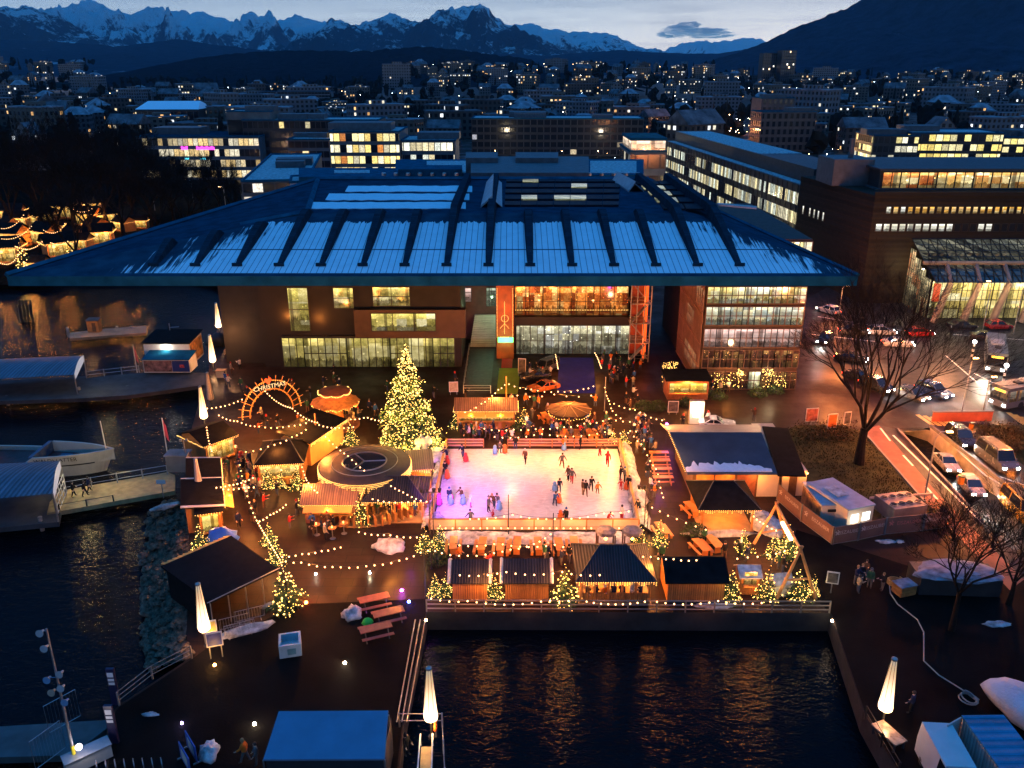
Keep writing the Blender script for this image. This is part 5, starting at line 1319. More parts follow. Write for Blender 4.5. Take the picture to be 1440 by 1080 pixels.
# ---- huts behind and left of the rink
S('long orange lit drinks stall with two yellow awnings behind the rink', (643,603), (724,603), 3.0, 2.5, 3.3, roofm=COPPERLIT, awning=2, open_=IN_GOLD, fringe=2, glow=420, openh=(1.1,1.8))
S('fairy lit stall with orange awning in front of the round pavilion', (430,736), (500,736), 3.0, 2.3, 3.3, roofm=COPPERLIT, awning=2, fringe=2, glow=300, open_=IN_GOLD, openh=(1.1,1.7), wall=WOODR)
S('open bar with dark hipped roof glowing yellow at the rink corner', (516,735), (596,735), 4.6, 2.3, 3.7, 'hip', posts=3, fringe=1, glow=1300, over=.35)
S('narrow grey roofed hut wedged between pavilion and rink', (579,692), (607,690), 3.2, 2.5, 2.9, 'shed', roofm=COPPERLIT, fringe=1, glow=120)
S('broad stall with dark hipped roof and lit windows left of the pavilion', (365,683), (426,680), 5.4, 2.4, 3.8, 'hip', fringe=1, open_=IN_GOLD, glow=300, roofm=ROOFB)
S('stall standing askew with bright orange side between carousel and pavilion', (438,655), (484,622), 3.6, 2.7, 3.4, 'shed', roofm=ROOFB, fringe=1, glow=260, wall=mat('orange_lit_boards', (.60,.28,.08), .6, var=.2))  # side boards brightened in colour as if lit orange
# ---- huts along the left quay
S('stall heaped with glowing goods on the left quay beside a lantern', (292,655), (332,640), 4.6, 2.5, 3.3, 'gable', roofm=ROOFB, fringe=2, open_=IN_GOLD, glow=420, openh=(.4,2.0))
S('narrow dark roofed hut on the left quay beside the unlit lantern', (311,703), (309,676), 2.6, 2.3, 2.8, 'shed', roofm=ROOFB, fringe=1, glow=90, bargeboard=SNOWB)
S('dark roofed hut with open orange flap on the left quay', (314,742), (311,707), 3.0, 2.4, 2.9, 'shed', roofm=ROOFB, fringe=1, glow=120, awning=1, bargeboard=SNOWB)
o = S('yellow lit serving hut between the quay hut and the blue tarpaulin', (283,752), (313,748), 1.8, 2.2, 2.6, 'shed', roofm=ROOFB, fringe=1, glow=160, open_=IN_YEL, openh=(.3,1.9))
o = thing('tarpaulin', 'bright blue tarpaulin over stacked goods behind the black tent', 'tarpaulin', G(313,768))
mb = MB(); mb.lump((0,0,.7), 1.35, 1.0, 1.05, 3, 16, 9, .18, 1.8); mb.build('cover', mat('blue_tarpaulin', (.02,.10,.50), .5, var=.2, bump=.4), o, True)
# big black tent at the left quay
p0, p1 = G(300,886), G(394,838); loc, rot, w_ = frame2(p0, p1)
o = thing('black_tent', 'large black flat roofed tent with scalloped orange rear edge on the left quay', 'tent', loc, rot)
MB().slab([(-w_/2,-.2,2.6),(w_/2,-.2,2.6),(w_/2,6.6,3.0),(-w_/2-.3,6.6,3.0)], .15).build('roof', mat('black_tent_cloth', (.006,.007,.008), .8, var=.2, spec=.1), o)
mb = MB(); mb.box(-w_/2,w_/2,6.35,6.42,0,2.8); mb.box(-w_/2,-w_/2+.06,0,6.4,0,2.6); mb.build('wall', mat('black_tent_cloth', (.006,.007,.008)), o)
mb = MB(); n = 13
for i in range(n):
    x = -w_/2+w_*(i+.5)/n; mb.slab([(x-w_/n/2,6.6,3.0),(x+w_/n/2,6.6,3.0),(x+w_/n*.42,7.3,2.75),(x,7.55,2.65),(x-w_/n*.42,7.3,2.75)], .05)
mb.build('scalloped_valance', mat('orange_awning', (.62,.28,.05)), o)
mb = MB(); mb.tube([(-w_/2-.3,-.25,2.68),(w_/2+.1,-.25,2.68)], .04, 5)
for i in range(5): x = -w_/2+w_*i/4; mb.tube([(x,-.1,0),(x,-.1,2.6)], .05, 5)
mb.build('pole', STEEL, o)
# barriers with snow in front of the tent
def barrier_mesh(L=2.2, h=1.1):
    mb = MB(); mb.tube([(-L/2,0,.2),(-L/2,0,h),(L/2,0,h),(L/2,0,.2)], .025, 5); mb.tube([(-L/2,0,.22),(L/2,0,.22)], .02, 4)
    for i in range(11): x = -L/2+L*(i+.5)/11; mb.tube([(x,0,.22),(x,0,h)], .012, 4)
    for x in (-L/2+.3, L/2-.3): mb.box(x-.03,x+.03,-.3,.3,0,.04); mb.box(x-.02,x+.02,-.02,.02,.04,.25)
    return mb.mesh('crowd_barrier', STEEL)
BARM = barrier_mesh()
for i, (px, py, r_, l_) in enumerate(((331,884,.42,'steel crowd barrier before the black tent, nearer the lantern'),(352,873,.42,'steel crowd barrier before the black tent, nearer the lit fir'),(338,893,.45,'snow covered steel barrier standing in front of the other tent barriers'))):
    o = bpy.data.objects.new('crowd_barrier', BARM); COL.objects.link(o); o.location = G(px,py); o.rotation_euler = (0,0,r_); tag(o, l_, 'barrier', 'barriers before the black tent')
def heap(label, px, py, rx, ry, rz, seed, m=None, rot=0, name='snow_heap', n=18, amp=.25):
    o = MB().lump((0,0,rz*.25), rx, ry, rz, seed, n, 9, amp, 1.7).build(name, m or DIRTSNOW, None, True, G(px,py), rot); return tag(o, label, 'snow heap', 'snow heaps')
heap('ridge of snow along the barrier before the black tent', 343, 890, 1.9, .35, .45, 3, rot=.45)
heap('scrap of snow at the foot of the lit fir by the tent', 384, 852, .9, .35, .25, 4, rot=.3)
heap('rounded heap of shovelled snow on the dark square below the bar', 549, 771, 1.35, .9, .75, 5)
heap('lump of snow beside the picnic tables', 495, 866, .75, .7, .6, 6)
heap('clump of snow by the blue banners at the lower left', 294, 1060, .62, .75, .5, 7)
heap('scattered snow crumbs on the lower left quay', 212, 1005, .55, .22, .12, 8)
heap('strip of snow on the rubble bank by the landing stage', 233, 713, 1.5, .35, .25, 9, rot=.5)
heap('snow on the railing deck in front of the rightmost hut', 1006, 853, 1.5, .3, .22, 10)
heap('snow patch on the ground beside the banner fence', 1246, 762, .8, .35, .14, 11)
heap('small snow patch right of the banner fence', 1265, 762, .35, .25, .12, 12)
heap('white snow bank between gazebo and log swing', 1078, 738, 1.3, 2.2, .6, 13)
heap('snow ridge along the deck below the gazebo', 1012, 752, 3.2, .4, .35, 14)
heap('snow pile at the left rear corner of the rink', 610, 642, 1.6, 1.9, .6, 15)
heap('snow lying on the grass at the lower right', 1403, 878, 1.0, .4, .1, 16)
heap('snow pile at the front left corner of the rink', 611, 735, .9, 1.2, .7, 17)
heap('bright snow pile at the right rink corner by the light mast', 899, 708, .9, 1.0, 1.0, 18)
# the round pavilion
c = G(513,652,3.6); o = thing('round_pavilion', 'round pavilion roof hung with icicle lights left of the rink', 'pavilion', (c.x,c.y,0)); R_ = 4.45
PAVR = mat('brown_pavilion_roof', (.06,.036,.026), .7, var=.25, vs=1.0)
MB().lathe([(R_,3.35),(R_+.05,3.6),(R_*.82,3.72),(R_*.62,3.78),(.01,3.80)], 48).build('roof', PAVR, o, False)
mb = MB()
for r_ in (R_*.48, R_*.72): mb.tube([(r_*math.cos(a*math.pi/20), r_*math.sin(a*math.pi/20), 3.86) for a in range(41)], .07 if r_ < 3 else .04, 5)
for k in range(3): a = k*2*math.pi/3 + .1; mb.tube([(0,0,3.88),(R_*.48*math.cos(a),R_*.48*math.sin(a),3.88)], .06, 5)
mb.build('skylight_frame', STEEL, o)
MB().lathe([(R_*.48,3.80),(R_*.48,3.83),(.01,3.84)], 36).build('skylight', mat('brown_glass', (.05,.035,.03), .1, var=.2), o)
mb = MB()
for k in range(260):
    a = 2*math.pi*k/260
    for j in range(RND.randint(2,6)): mb.octa(((R_+.08)*math.cos(a),(R_+.08)*math.sin(a),3.5-.16*j), .042)
mb.build('fairy_lights', FRINGE, o)['kind'] = 'stuff'
for k in range(10): a = 2*math.pi*k/10; MB().tube([(4*math.cos(a),4*math.sin(a),0),(4*math.cos(a),4*math.sin(a),3.4)], .09, 6).build('post', WOODP, o)
MB().lathe([(3.0,0),(3.0,1.05),(2.7,1.05),(2.7,0)], 30, cap=False).build('bar_counter', WOOD, o)
mb = MB(); arc = [(-2.2+i*.1) for i in range(19)]
for a in arc: mb.cbox((6.3*math.cos(a*1.0+.2),5.9*math.sin(a*1.0+.2),.5), (.7,.18,1.0), a+.2)
mb.build('terrace_rail', WOOD, o); MB().lathe([(6.2,.0),(6.2,.12)], 40).build('floor', mat('stall_floor', (.33,.20,.09)), o)
for a in (-1.9,-1.2,-2.6,.4,1.6,2.8): lamp((c.x+3.4*math.cos(a), c.y+3.4*math.sin(a), 2.6), 150, WARM)
# carousel
c = G(474,598); o = thing('carousel', 'small orange carousel with scalloped canopy edged in lights', 'carousel', (c.x,c.y,0))
MB().lathe([(2.7,0),(2.7,.35)], 24).build('platform', WOODR, o); MB().lathe([(.9,.35),(.8,3.2)], 12).build('drum', mat('carousel_orange', (.6,.22,.04), .5, var=.5, vs=3), o)
mb = MB(); n = 12
for k in range(n):
    a0, a1 = 2*math.pi*k/n, 2*math.pi*(k+1)/n; am = (a0+a1)/2
    mb.add([(2.7*math.cos(a0),2.7*math.sin(a0),3.1),(2.95*math.cos(am),2.95*math.sin(am),3.0),(2.7*math.cos(a1),2.7*math.sin(a1),3.1),(1.5*math.cos(a1),1.5*math.sin(a1),3.7),(1.5*math.cos(a0),1.5*math.sin(a0),3.7)], [(0,1,2,3,4)])
    mb.add([(2.7*math.cos(a0),2.7*math.sin(a0),3.1),(2.95*math.cos(am),2.95*math.sin(am),3.0),(2.7*math.cos(a1),2.7*math.sin(a1),3.1),(2.6*math.cos(am),2.6*math.sin(am),2.5)], [(1,0,3),(2,1,3)])
mb.build('canopy', mat('carousel_canopy', (.55,.22,.05), .6, var=.4, vs=2), o)
MB().lathe([(1.55,3.7),(1.9,4.4),(.05,4.75)], 12).build('crown', mat('carousel_crown', (.40,.12,.05), .6, var=.3, vs=2), o)
mb = MB()
for k in range(72):
    a = 2*math.pi*k/72; mb.octa((1.92*math.cos(a),1.92*math.sin(a),4.4-.18*abs(math.sin(a*4))), .075)
    mb.octa((2.75*math.cos(a),2.75*math.sin(a),3.0-.22*abs(math.sin(a*6))), .055)
mb.build('fairy_lights', FRINGE, o)['kind'] = 'stuff'
hm = MB(); hm.lump((0,0,0), .17, .42, .2, 4, 10, 7, .08); hm.tube([(0,-.3,.05),(0,-.48,.32),(0,-.62,.28)], [.11,.09,.06], 6)
for sx in (-.09,.09):
    for y in (-.25,.28): hm.tube([(sx,y,-.1),(sx,y-.08,-.38)], [.06,.035], 5)
hmesh = hm.mesh('horse', mat('painted_horse', (.6,.45,.25), .4, var=.3))
for k in range(8):
    a = 2*math.pi*k/8; h_ = bpy.data.objects.new('horse', hmesh); COL.objects.link(h_); h_.parent = o; h_.location = (2.0*math.cos(a),2.0*math.sin(a),1.15); h_.rotation_euler = (0,0,a+math.pi)
    MB().tube([(2.0*math.cos(a),2.0*math.sin(a),.35),(2.0*math.cos(a),2.0*math.sin(a),3.1)], .03, 5).build('pole', mat('brass', (.6,.4,.1), .3, .9), o)
for a in (-1.57,-.4,-2.7): lamp((c.x+3.3*math.cos(a), c.y+3.3*math.sin(a), 2.3), 200, (1,.42,.10))
# entrance arch of wooden slats
A0, A1 = G(341,591), G(423,571); loc, rot, w_ = frame2(A0, A1); o = thing('entrance_arch', 'wooden arch of radiating slats with lit writing over the market entrance', 'arch', loc, rot)
ARW = mat('arch_wood', (.55,.24,.06), .6, var=.25)
hgt = P(385,531,loc[1]).z
def arcpt(s, k): a = math.pi*(1-s); return Vector((math.cos(a)*w_/2*k, 0, math.sin(a)*hgt*.92*k))
for k, yy in ((1.0,.0),(.74,.0)): MB().tube([arcpt(i/24,k)+Vector((0,yy,0)) for i in range(25)], .09, 6).build('arch_beam', ARW, o)
for i in range(15):
    s = (i+.5)/15; MB().tube([arcpt(s,.70)+Vector((0,-.12,0)), arcpt(s,1.15)+Vector((0,-.12,0))], .05, 4).build('slat', ARW, o)
text('lettering', 'CHRISTMAS', .78, emit('arch_letters', (1,.72,.35), 1.3), o, (-.1,-.35,hgt*.775))
mb = MB(); mb.add([(0,0,-.45),(.42,0,.05),(.38,0,.30),(.2,0,.38),(0,0,.22),(-.2,0,.38),(-.38,0,.30),(-.42,0,.05)], [tuple(range(8))]); v_ = [(x,y+.1,z) for x,y,z in mb.v]; mb.add(v_, [tuple(range(8))[::-1]]); 
mb.build('heart_sign', emit('red_heart', (1,.06,.01), 2.6), o, loc=(-.2,-.3,hgt*.93))
mb = MB()
for i in range(40): mb.octa(arcpt((i+.5)/40, 1.0)+Vector((0,-.22,0)), .045)
mb.build('fairy_lights', FRINGE, o)['kind'] = 'stuff'
mm = Matrix.Translation(loc) @ Matrix.Rotation(rot, 4, 'Z')
for x in (-.3*w_,0,.3*w_): lamp(mm @ Vector((x,-1.5,hgt*.45)), 110, (1,.40,.10))
# ---- right side buildings
tent = thing('curling_hall_tent', 'large tent hall with dark blue roof and a band of snow at its eave', 'tent hall', (G(1030,690).x, G(1030,690).y, 0))
zr, ze = 4.6, 3.0
rl, rr = G(942,608,zr), G(1071,608,zr); el_, er_ = G(969,671,ze), G(1090,661,ze); bl_, br_ = G(931,597,ze), G(1068,597,ze)
rl.y = rr.y = (rl.y+rr.y)/2; el_.y = er_.y = (el_.y+er_.y)/2
BLUET = mat('dark_blue_membrane', (.035,.055,.085), .5, var=.25, vs=.5)
mb = MB(); mb.slab([tuple(el_),tuple(er_),tuple(rr),tuple(rl)], .15); mb.slab([tuple(rl+Vector((0,.03,0))),tuple(rr+Vector((0,.03,0))),tuple(br_),tuple(bl_)], .15, 1)
roof_ = wb(mb, 'roof', [BLUET, mat('pale_membrane', (.30,.25,.22), .6, var=.15)], tent)
mb = MB(); lo, hi = [], []
for i in range(41):
    s = i/40; 
    if s > .97: continue
    b0 = el_.lerp(er_, s).lerp(rl.lerp(rr, s), .035); b1 = el_.lerp(er_, s).lerp(rl.lerp(rr, s), (.10+.20*min(1,(1-s)*3)*min(1,.3+s*6))*(.75+.5*noise.noise(Vector((i*.9,3,0)))))
    lo.append(tuple(b0+Vector((0,0,.09)))); hi.append(tuple(b1+Vector((0,0,.07))))
mb.slab(lo+hi[::-1], .08); q = mb.build('roof_snow', SNOW); q.parent = roof_; q.matrix_parent_inverse = Matrix.Translation(-tent.location)
q.matrix_parent_inverse = Matrix.Identity(4)
fw = G(975,699).y; xa_, xb_ = G(972,699).x, G(1094,699).x
mb = MB(); mb.box(xa_,xb_,fw,rl.y+3.5,0,ze-.12); wb(mb, 'wall', WOODD, tent)
PANW = mat('cream_wall_panel', (.55,.46,.36), .6, var=.1)
for (pa, pb_, m_) in ((977,1001,WOODP),(1003,1030,WOODP),(1034,1060,WOODR),(1063,1092,PANW)):
    MB_ = MB(); MB_.box(G(pa,699).x, G(pb_,699).x, fw-.06, fw-.01, .1, ze-.5); wb(MB_, 'wall_panel', m_, tent)
mb = MB()
for i in range(60): mb.octa((xa_+(xb_-xa_)*i/60, fw-.35, ze-.2), .05)
for i in range(50): mb.octa(tuple(bl_.lerp(rl, i/50).lerp(el_, 0)+Vector((-.15,0,.1))) if i < 25 else tuple(rl.lerp(el_, (i-25)/25)+Vector((-.15,0,.05))), .05)
wb(mb, 'fairy_lights', FRINGE, tent)['kind'] = 'stuff'
for px in (985,1020,1060): lamp(G(px,700)+Vector((0,-.9,2.2)), 130, WARM)
ann = thing('annex_hut', 'black roofed annex with white walls and a door right of the tent hall', 'annex', (G(1112,695).x, G(1112,695).y, 0))
z_ = 2.9; pts = [G(1094,668,z_),G(1134,669,z_),G(1108,602,z_),G(1072,599,z_)]
mb = MB(); mb.slab([tuple(p) for p in pts], .15); wb(mb, 'roof', ROOFB, ann)
y_ = G(1113,697).y; xa2, xb2 = G(1097,697).x, G(1131,697).x
mb = MB(); mb.box(xa2,xb2,y_,y_+12,0,z_-.16); wb(mb, 'wall', PANW, ann)
mb = MB(); mb.box(G(1107,697).x,G(1118,697).x,y_-.05,y_-.01,0,2.1); wb(mb, 'door', WOODD, ann)
MB_ = MB()
for px in (1099,1130): MB_.octa((G(px,697).x,y_-.3,2.6), .1)
wb(MB_, 'wall_lamp', BULB, ann); lamp((xa2+.3,y_-.5,2.5), 70, WARM); lamp((xb2-.3,y_-.5,2.5), 70, WARM)
S('open timber gazebo with dark hipped roof beside the tent hall', (985,747), (1058,747), 5.0, 2.4, 3.9, 'hip', posts=2, fringe=1, glow=520, over=.5, roofm=ROOFB, name='gazebo', cat='gazebo')
S('black roofed snack kiosk with long glowing counter by the glazed block', (938,562), (995,562), 3.0, 2.6, 2.9, 'shed', roofm=ROOFB, fringe=False, open_=IN_YEL, glow=900, openh=(1.0,2.2), wall=WOODR, name='snack_kiosk', cat='kiosk')
for i, (px, py, l_) in enumerate(((941,527,'garland of warm bulbs on a rack behind the snack kiosk, upper one'),(941,546,'garland of warm bulbs left above the snack kiosk, lower one'))):
    c = G(px,py); o = thing('light_rack', l_, 'light rack', c); 
    mb = MB(); mb.box(-1.1,1.1,0,.08,1.6,1.7)
    for x in (-1.1,1.1): mb.box(x-.05,x+.05,0,.1,0,1.7)
    mb.build('rack', BLACK, o); mb = MB()
    for k in range(60): mb.octa((RND.uniform(-1.1,1.1),-.05,RND.uniform(.9,1.9)), .06)
    mb.build('fairy_lights', FRINGE, o)['kind'] = 'stuff'
c = G(978,595); o = thing('advertising_column', 'square advertising pillar with bright white panel behind the tent hall', 'advertising pillar', c)
MB().box(-.85,.85,-.3,.3,0,2.9).build('body', mat('cream_wall_panel', (.55,.46,.36)), o); MB().box(-.45,.45,-.36,-.31,.9,2.6).build('panel', emit('white_panel', (1,.92,.85), 4), o); lamp((c.x,c.y-1.2,2.2), 500, (1,.75,.5))
# coloured terrace seats left of the tent hall
# ---- the ice rink
ice_px = [(610,738),(893,738),(868,632),(629,632)]
def icemat():
    m, t, b = newmat('rink_ice'); tc = t.n('ShaderNodeTexCoord').outputs['Object']
    mp = t.n('ShaderNodeMapping'); mp.inputs['Scale'].default_value = (1,3,1); mp.inputs['Rotation'].default_value = (0,0,.4); t.link(tc, mp.inputs[0])
    n1 = t.noise(mp.outputs[0], 1.2, 6, .7); n2 = t.noise(tc, .25, 3)
    wv = t.n('ShaderNodeTexVoronoi', feature='DISTANCE_TO_EDGE'); wv.inputs['Scale'].default_value = .55; dv = t.n('ShaderNodeVectorMath', operation='ADD'); nn = t.n('ShaderNodeTexNoise'); nn.inputs['Scale'].default_value = .6; t.link(tc, nn.inputs['Vector']); t.link(tc, dv.inputs[0]); t.link(nn.outputs['Color'], dv.inputs[1]); t.link(dv.outputs[0], wv.inputs['Vector'])
    scr = t.n('ShaderNodeMapRange', inp={0: wv.outputs['Distance'], 1: 0.0, 2: .03, 3: .10, 4: 0.0}).outputs[0]
    t.link(t.ramp(t.m('ADD', scr, t.m('ADD', t.m('MULTIPLY', n1, .7), t.m('MULTIPLY', n2, .3))), [(.33,(.43,.43,.44)),(.62,(.70,.70,.70))]), b.inputs['Base Color'])
    t.link(t.n('ShaderNodeMapRange', inp={0: n1, 1: .3, 2: .7, 3: .45, 4: .25}).outputs[0], b.inputs['Roughness']); b.inputs['Specular IOR Level'].default_value = .35
    return m
o = MB().slab([(*XY(*p), .06) for p in ice_px], .05).build('ice_surface', icemat()); tag(o, 'white sheet of ice glowing pink and purple inside the rink boards', 'ice rink')
def boards(label, pts, h=1.05, rails=False):
    p0, p1 = Vector(pts[0]), Vector(pts[1]); d = (p1-p0); L = d.length; n = max(2, int(L/2.2)); rot = math.atan2(d.y, d.x)
    o = thing('rink_boards', label, 'rink boards', p0, rot, 'boards round the ice rink')
    for i in range(n+1): MB().box(L*i/n-.06, L*i/n+.06, -.07, .07, 0, h+.05).build('post', WOODP, o)
    if rails:
        for z in (.25,.6,h): MB().box(0, L, -.035, .035, z-.09, z+.09).build('rail', mat('pink_rail', (.50,.25,.17), .6, var=.2), o)
    else:
        for i in range(n): MB().box(L*i/n+.062, L*(i+1)/n-.062, -.05, .05, .05, h).build('panel', mat('rink_panel', (.55,.42,.30), .5, var=.15), o)
        MB().box(0, L, -.10, .10, h+.05, h+.11).build('handrail', WOODP, o)
    return o
boards('front rink boards topped with a row of bulbs', (G(604,745),G(898,745)))
boards('left rink boards beside the open bar', (G(606,744),G(628,629)))
boards('right rink boards along the lit snow bank', (G(897,744),G(871,629)))
boards('rear rink railing of three rails, left of the entrance gap', (G(629,629),G(680,629)), .95, True)
boards('rear rink railing of three rails, right of the entrance gap', (G(714,629),G(870,629)), .95, True)
def bank(label, p0, p1, w_, h_, seed):
    a, b = G(*p0), G(*p1); d = b-a; L = d.length; rot = math.atan2(d.y, d.x); mb = MB(); vs = []; nx, ny = int(L*2.5), 8
    for j in range(ny+1):
        for i in range(nx+1):
            s = j/ny; x = L*i/nx; z = h_*math.sin(math.pi*s)**.7*(.6+.8*noise.noise(Vector((x*.7, s*2, seed)))+.35*noise.noise(Vector((x*2.3, s*5, seed)))+.25) - .02
            vs.append((x+.15*noise.noise(Vector((x,s*3,seed+5))), w_*(s-.5)*(1+.3*noise.noise(Vector((x*.6,0,seed+2)))), max(-.05,z)))
    f = [(j*(nx+1)+i, j*(nx+1)+i+1, (j+1)*(nx+1)+i+1, (j+1)*(nx+1)+i) for j in range(ny) for i in range(nx)]
    mb.add(vs, f); o = mb.build('snow_bank', DIRTSNOW, None, True, a, rot); return tag(o, label, 'snow bank', 'snow banks round the rink')
bank('long bank of shovelled snow in front of the rink', (614,758), (884,757), 2.2, .55, 1)
bank('snow bank glowing yellow along the right side of the rink', (906,748), (879,630), 1.5, .8, 2)
bank('thin snow bank outside the left rink boards', (598,745), (622,632), .8, .5, 3)
# rink lighting: masts with floodlights
def mast(label, px, py, hgt, spots_):
    c = G(px,py); o = thing('light_mast', label, 'light mast', c); mb = MB()
    for x, y in ((-.15,-.15),(.15,-.15),(.15,.15),(-.15,.15)): mb.tube([(x,y,0),(x,y,hgt)], .025, 5)
    n = int(hgt/.4)
    for i in range(n):
        z = hgt*i/n; z2 = hgt*(i+1)/n; mb.tube([(-.15,-.15,z),(.15,-.15,z2)], .014, 3); mb.tube([(.15,-.15,z),(.15,.15,z2)], .014, 3); mb.tube([(-.15,.15,z),(-.15,-.15,z2)], .014, 3)
    mb.build('truss', BLACK, o); MB().tube([(-.9,0,hgt),(.9,0,hgt)], .04, 6).build('crossbar', BLACK, o)
    for i, x in enumerate((-.8,-.3,.3,.8)):
        tmp = MB(); tmp.lathe([(.10,-.22),(.17,.05),(.18,.14)], 10, (x,0,hgt+.2)); tmp.build('floodlight', BLACK, o)
    return o, c
RC = G(752,684)
m1, c1 = mast('black truss mast with floodlights at the left front rink corner', 608, 765, 5.2, 4)
m2, c2 = mast('black truss mast with floodlights at the right front rink corner', 907, 760, 5.2, 4)
spot(c1+Vector((.4,.5,5.4)), G(640,690), 9000, (.50,.09,1.0), 75, .9, .15)
spot(c1+Vector((.5,.6,5.4)), G(690,660), 6000, (.60,.14,1.0), 70, .9, .15)
spot(c1+Vector((.6,.3,5.4)), G(720,690), 1700, (1,.40,.42), 85, .9, .2)
spot(c2+Vector((-.4,.5,5.4)), G(830,690), 2900, (1,.36,.20), 90, .9, .2)
spot(c2+Vector((-.4,.6,5.4)), G(740,680), 1600, (1,.40,.30), 70, .9, .2)
spot(G(860,612)+Vector((0,0,5)), G(800,650), 1400, (1,.54,.24), 85, .9, .2)
spot(G(640,612)+Vector((0,0,5)), G(720,655), 1100, (1,.42,.36), 85, .9, .2)
for i in range(5): lamp(G(640+i*56,749)+Vector((0,-.35,1.3)), 110, (1,.50,.17))
for i in range(4): lamp(G(902-i*7,735-i*29)+Vector((.35,0,1.6)), 190, (1,.55,.12))
for i in range(3): lamp(G(604+i*7,725-i*30)+Vector((-.4,0,1.6)), 110, (1,.55,.12))
# ---- lit fir trees
big = conifer('christmas_tree', 'huge christmas tree covered in golden lights before the concert hall', 12.4, 3.15, 4200, .060, 3, 30, 26, cards=4); big.location = G(576,628)
for k in range(14):
    a = -1.57+(k%5-2)*.62; z_ = 1.6+(k//5)*3.4; r_ = 3.5*(1-z_/14)+.5; lamp(G(576,628)+Vector((r_*math.cos(a),r_*math.sin(a),z_)), 620*(1-z_/16), (1,.52,.09))  # lights added outside the crown, standing in for the fairy lights' glow
fir = conifer('fir_tree', 'x', 2.5, .85, 120, .042, 5, 10, 10, 'lit fir trees of the market'); fir2 = conifer('fir_tree', 'x', 2.5, .95, 150, .042, 8, 11, 11, 'lit fir trees of the market')
firs = [(612,836,2.0,'left end of the front railing, first of two lit firs'),(627,836,2.1,'lit fir touching the leftmost hut of the front row'),(694,841,2.4,'lit fir in the gap between the two gabled front huts'),(794,845,3.5,'tall lit fir left of the slatted front hut'),
 (1026,842,2.7,'lit fir at the right end of the rightmost front hut'),(1078,841,3.1,'lit fir between grill hut and snack hut'),(1121,841,2.7,'wide lit fir at the right end of the front railing'),(1143,834,1.8,'little lit fir beside the white notice board'),
 (900,771,2.2,'slim lit fir at the foot of the right light mast'),(927,765,2.5,'bushy lit fir right of the right light mast'),(1044,775,2.3,'lit fir below the gazebo snow ridge'),(1088,782,2.5,'lit fir left under the burning log swing'),(1106,782,3.2,'lit fir right under the burning log swing'),
 (598,773,2.3,'lit fir on the square at the left light mast'),(618,768,2.3,'lit fir at the left end of the front snow bank'),(508,736,3.2,'lit fir between awning stall and open bar'),
 (379,686,2.3,'lit fir before the broad stall, left one'),(395,684,1.9,'lit fir before the broad stall, right one'),(418,686,2.5,'lit fir at the right corner of the broad stall'),(430,708,2.5,'lit fir left of the awning stall'),
 (284,776,2.8,'lit fir behind the black tent by the blue tarpaulin'),(405,852,4.3,'tallest market fir at the right front corner of the black tent'),(380,765,2.2,'slim lit fir at the rear corner of the black tent'),(389,790,2.6,'lit fir along the right edge of the black tent'),
 (493,624,2.6,'lit fir right of the carousel'),(581,636,1.9,'lit fir under the left foot of the christmas tree'),(614,632,2.4,'lit fir under the right foot of the christmas tree'),(642,601,2.4,'lit fir at the left end of the long drinks stall'),(736,600,2.5,'lit fir at the right end of the long drinks stall'),
 (862,624,1.9,'lit fir at the right rear rink corner, left one'),(877,626,1.9,'lit fir at the right rear rink corner, right one'),(277,638,2.6,'lit fir behind the goods stall on the left quay')]
for i, (px, py, h_, l_) in enumerate(firs):
    src = fir if i % 2 else fir2; s = h_/2.5
    lab = l_ if l_.startswith(('lit','tall','wide','little','slim','bushy')) else 'lit fir at the ' + l_
    o = src if i < 2 else dup(src, (0,0,0))
    o.location = G(px,py); o.rotation_euler = (0,0,i*1.3); o.scale = (s*RND.uniform(.9,1.15), s*RND.uniform(.9,1.15), s); o['label'] = lab
    lamp(G(px,py)+Vector((0,-1.0*s,.6*h_)), 22*h_, (1,.68,.22), .1)
# ---- lanterns
la = lantern('glowing cone lantern on the right quay, nearest to the camera'); la.location = G(1240,1022); lamp(G(1240,1022)+Vector((0,-.6,1.4)), 120, (1,.5,.2))
ls = lambda px, py, lab, s=1.0: (dup(la, G(px,py), RND.random()*3, s, lab), lamp(G(px,py)+Vector((.1,-.65,1.3)), 170, (1,.45,.16)))
ls(607,1036,'glowing cone lantern at the end of the left jetty'); ls(291,908,'glowing cone lantern beside the black tent and blue sign'); ls(289,603,'slim glowing cone lantern behind the goods stall, fourth along the quay')
ls(301,522,'glowing cone lantern beside the ferry kiosk poster'); ls(309,472,'glowing cone lantern behind the ferry kiosk'); ls(321,424,'glowing cone lantern half hidden under the roof edge')
lu = lantern('unlit pale cone lantern between the quay huts', False); lu.location = G(284,712); lu.scale = (1.0,1.0,.95)
lu2 = dup(lu, G(298,575), .4, .9, 'unlit pale cone lantern on the quay by the entrance path')
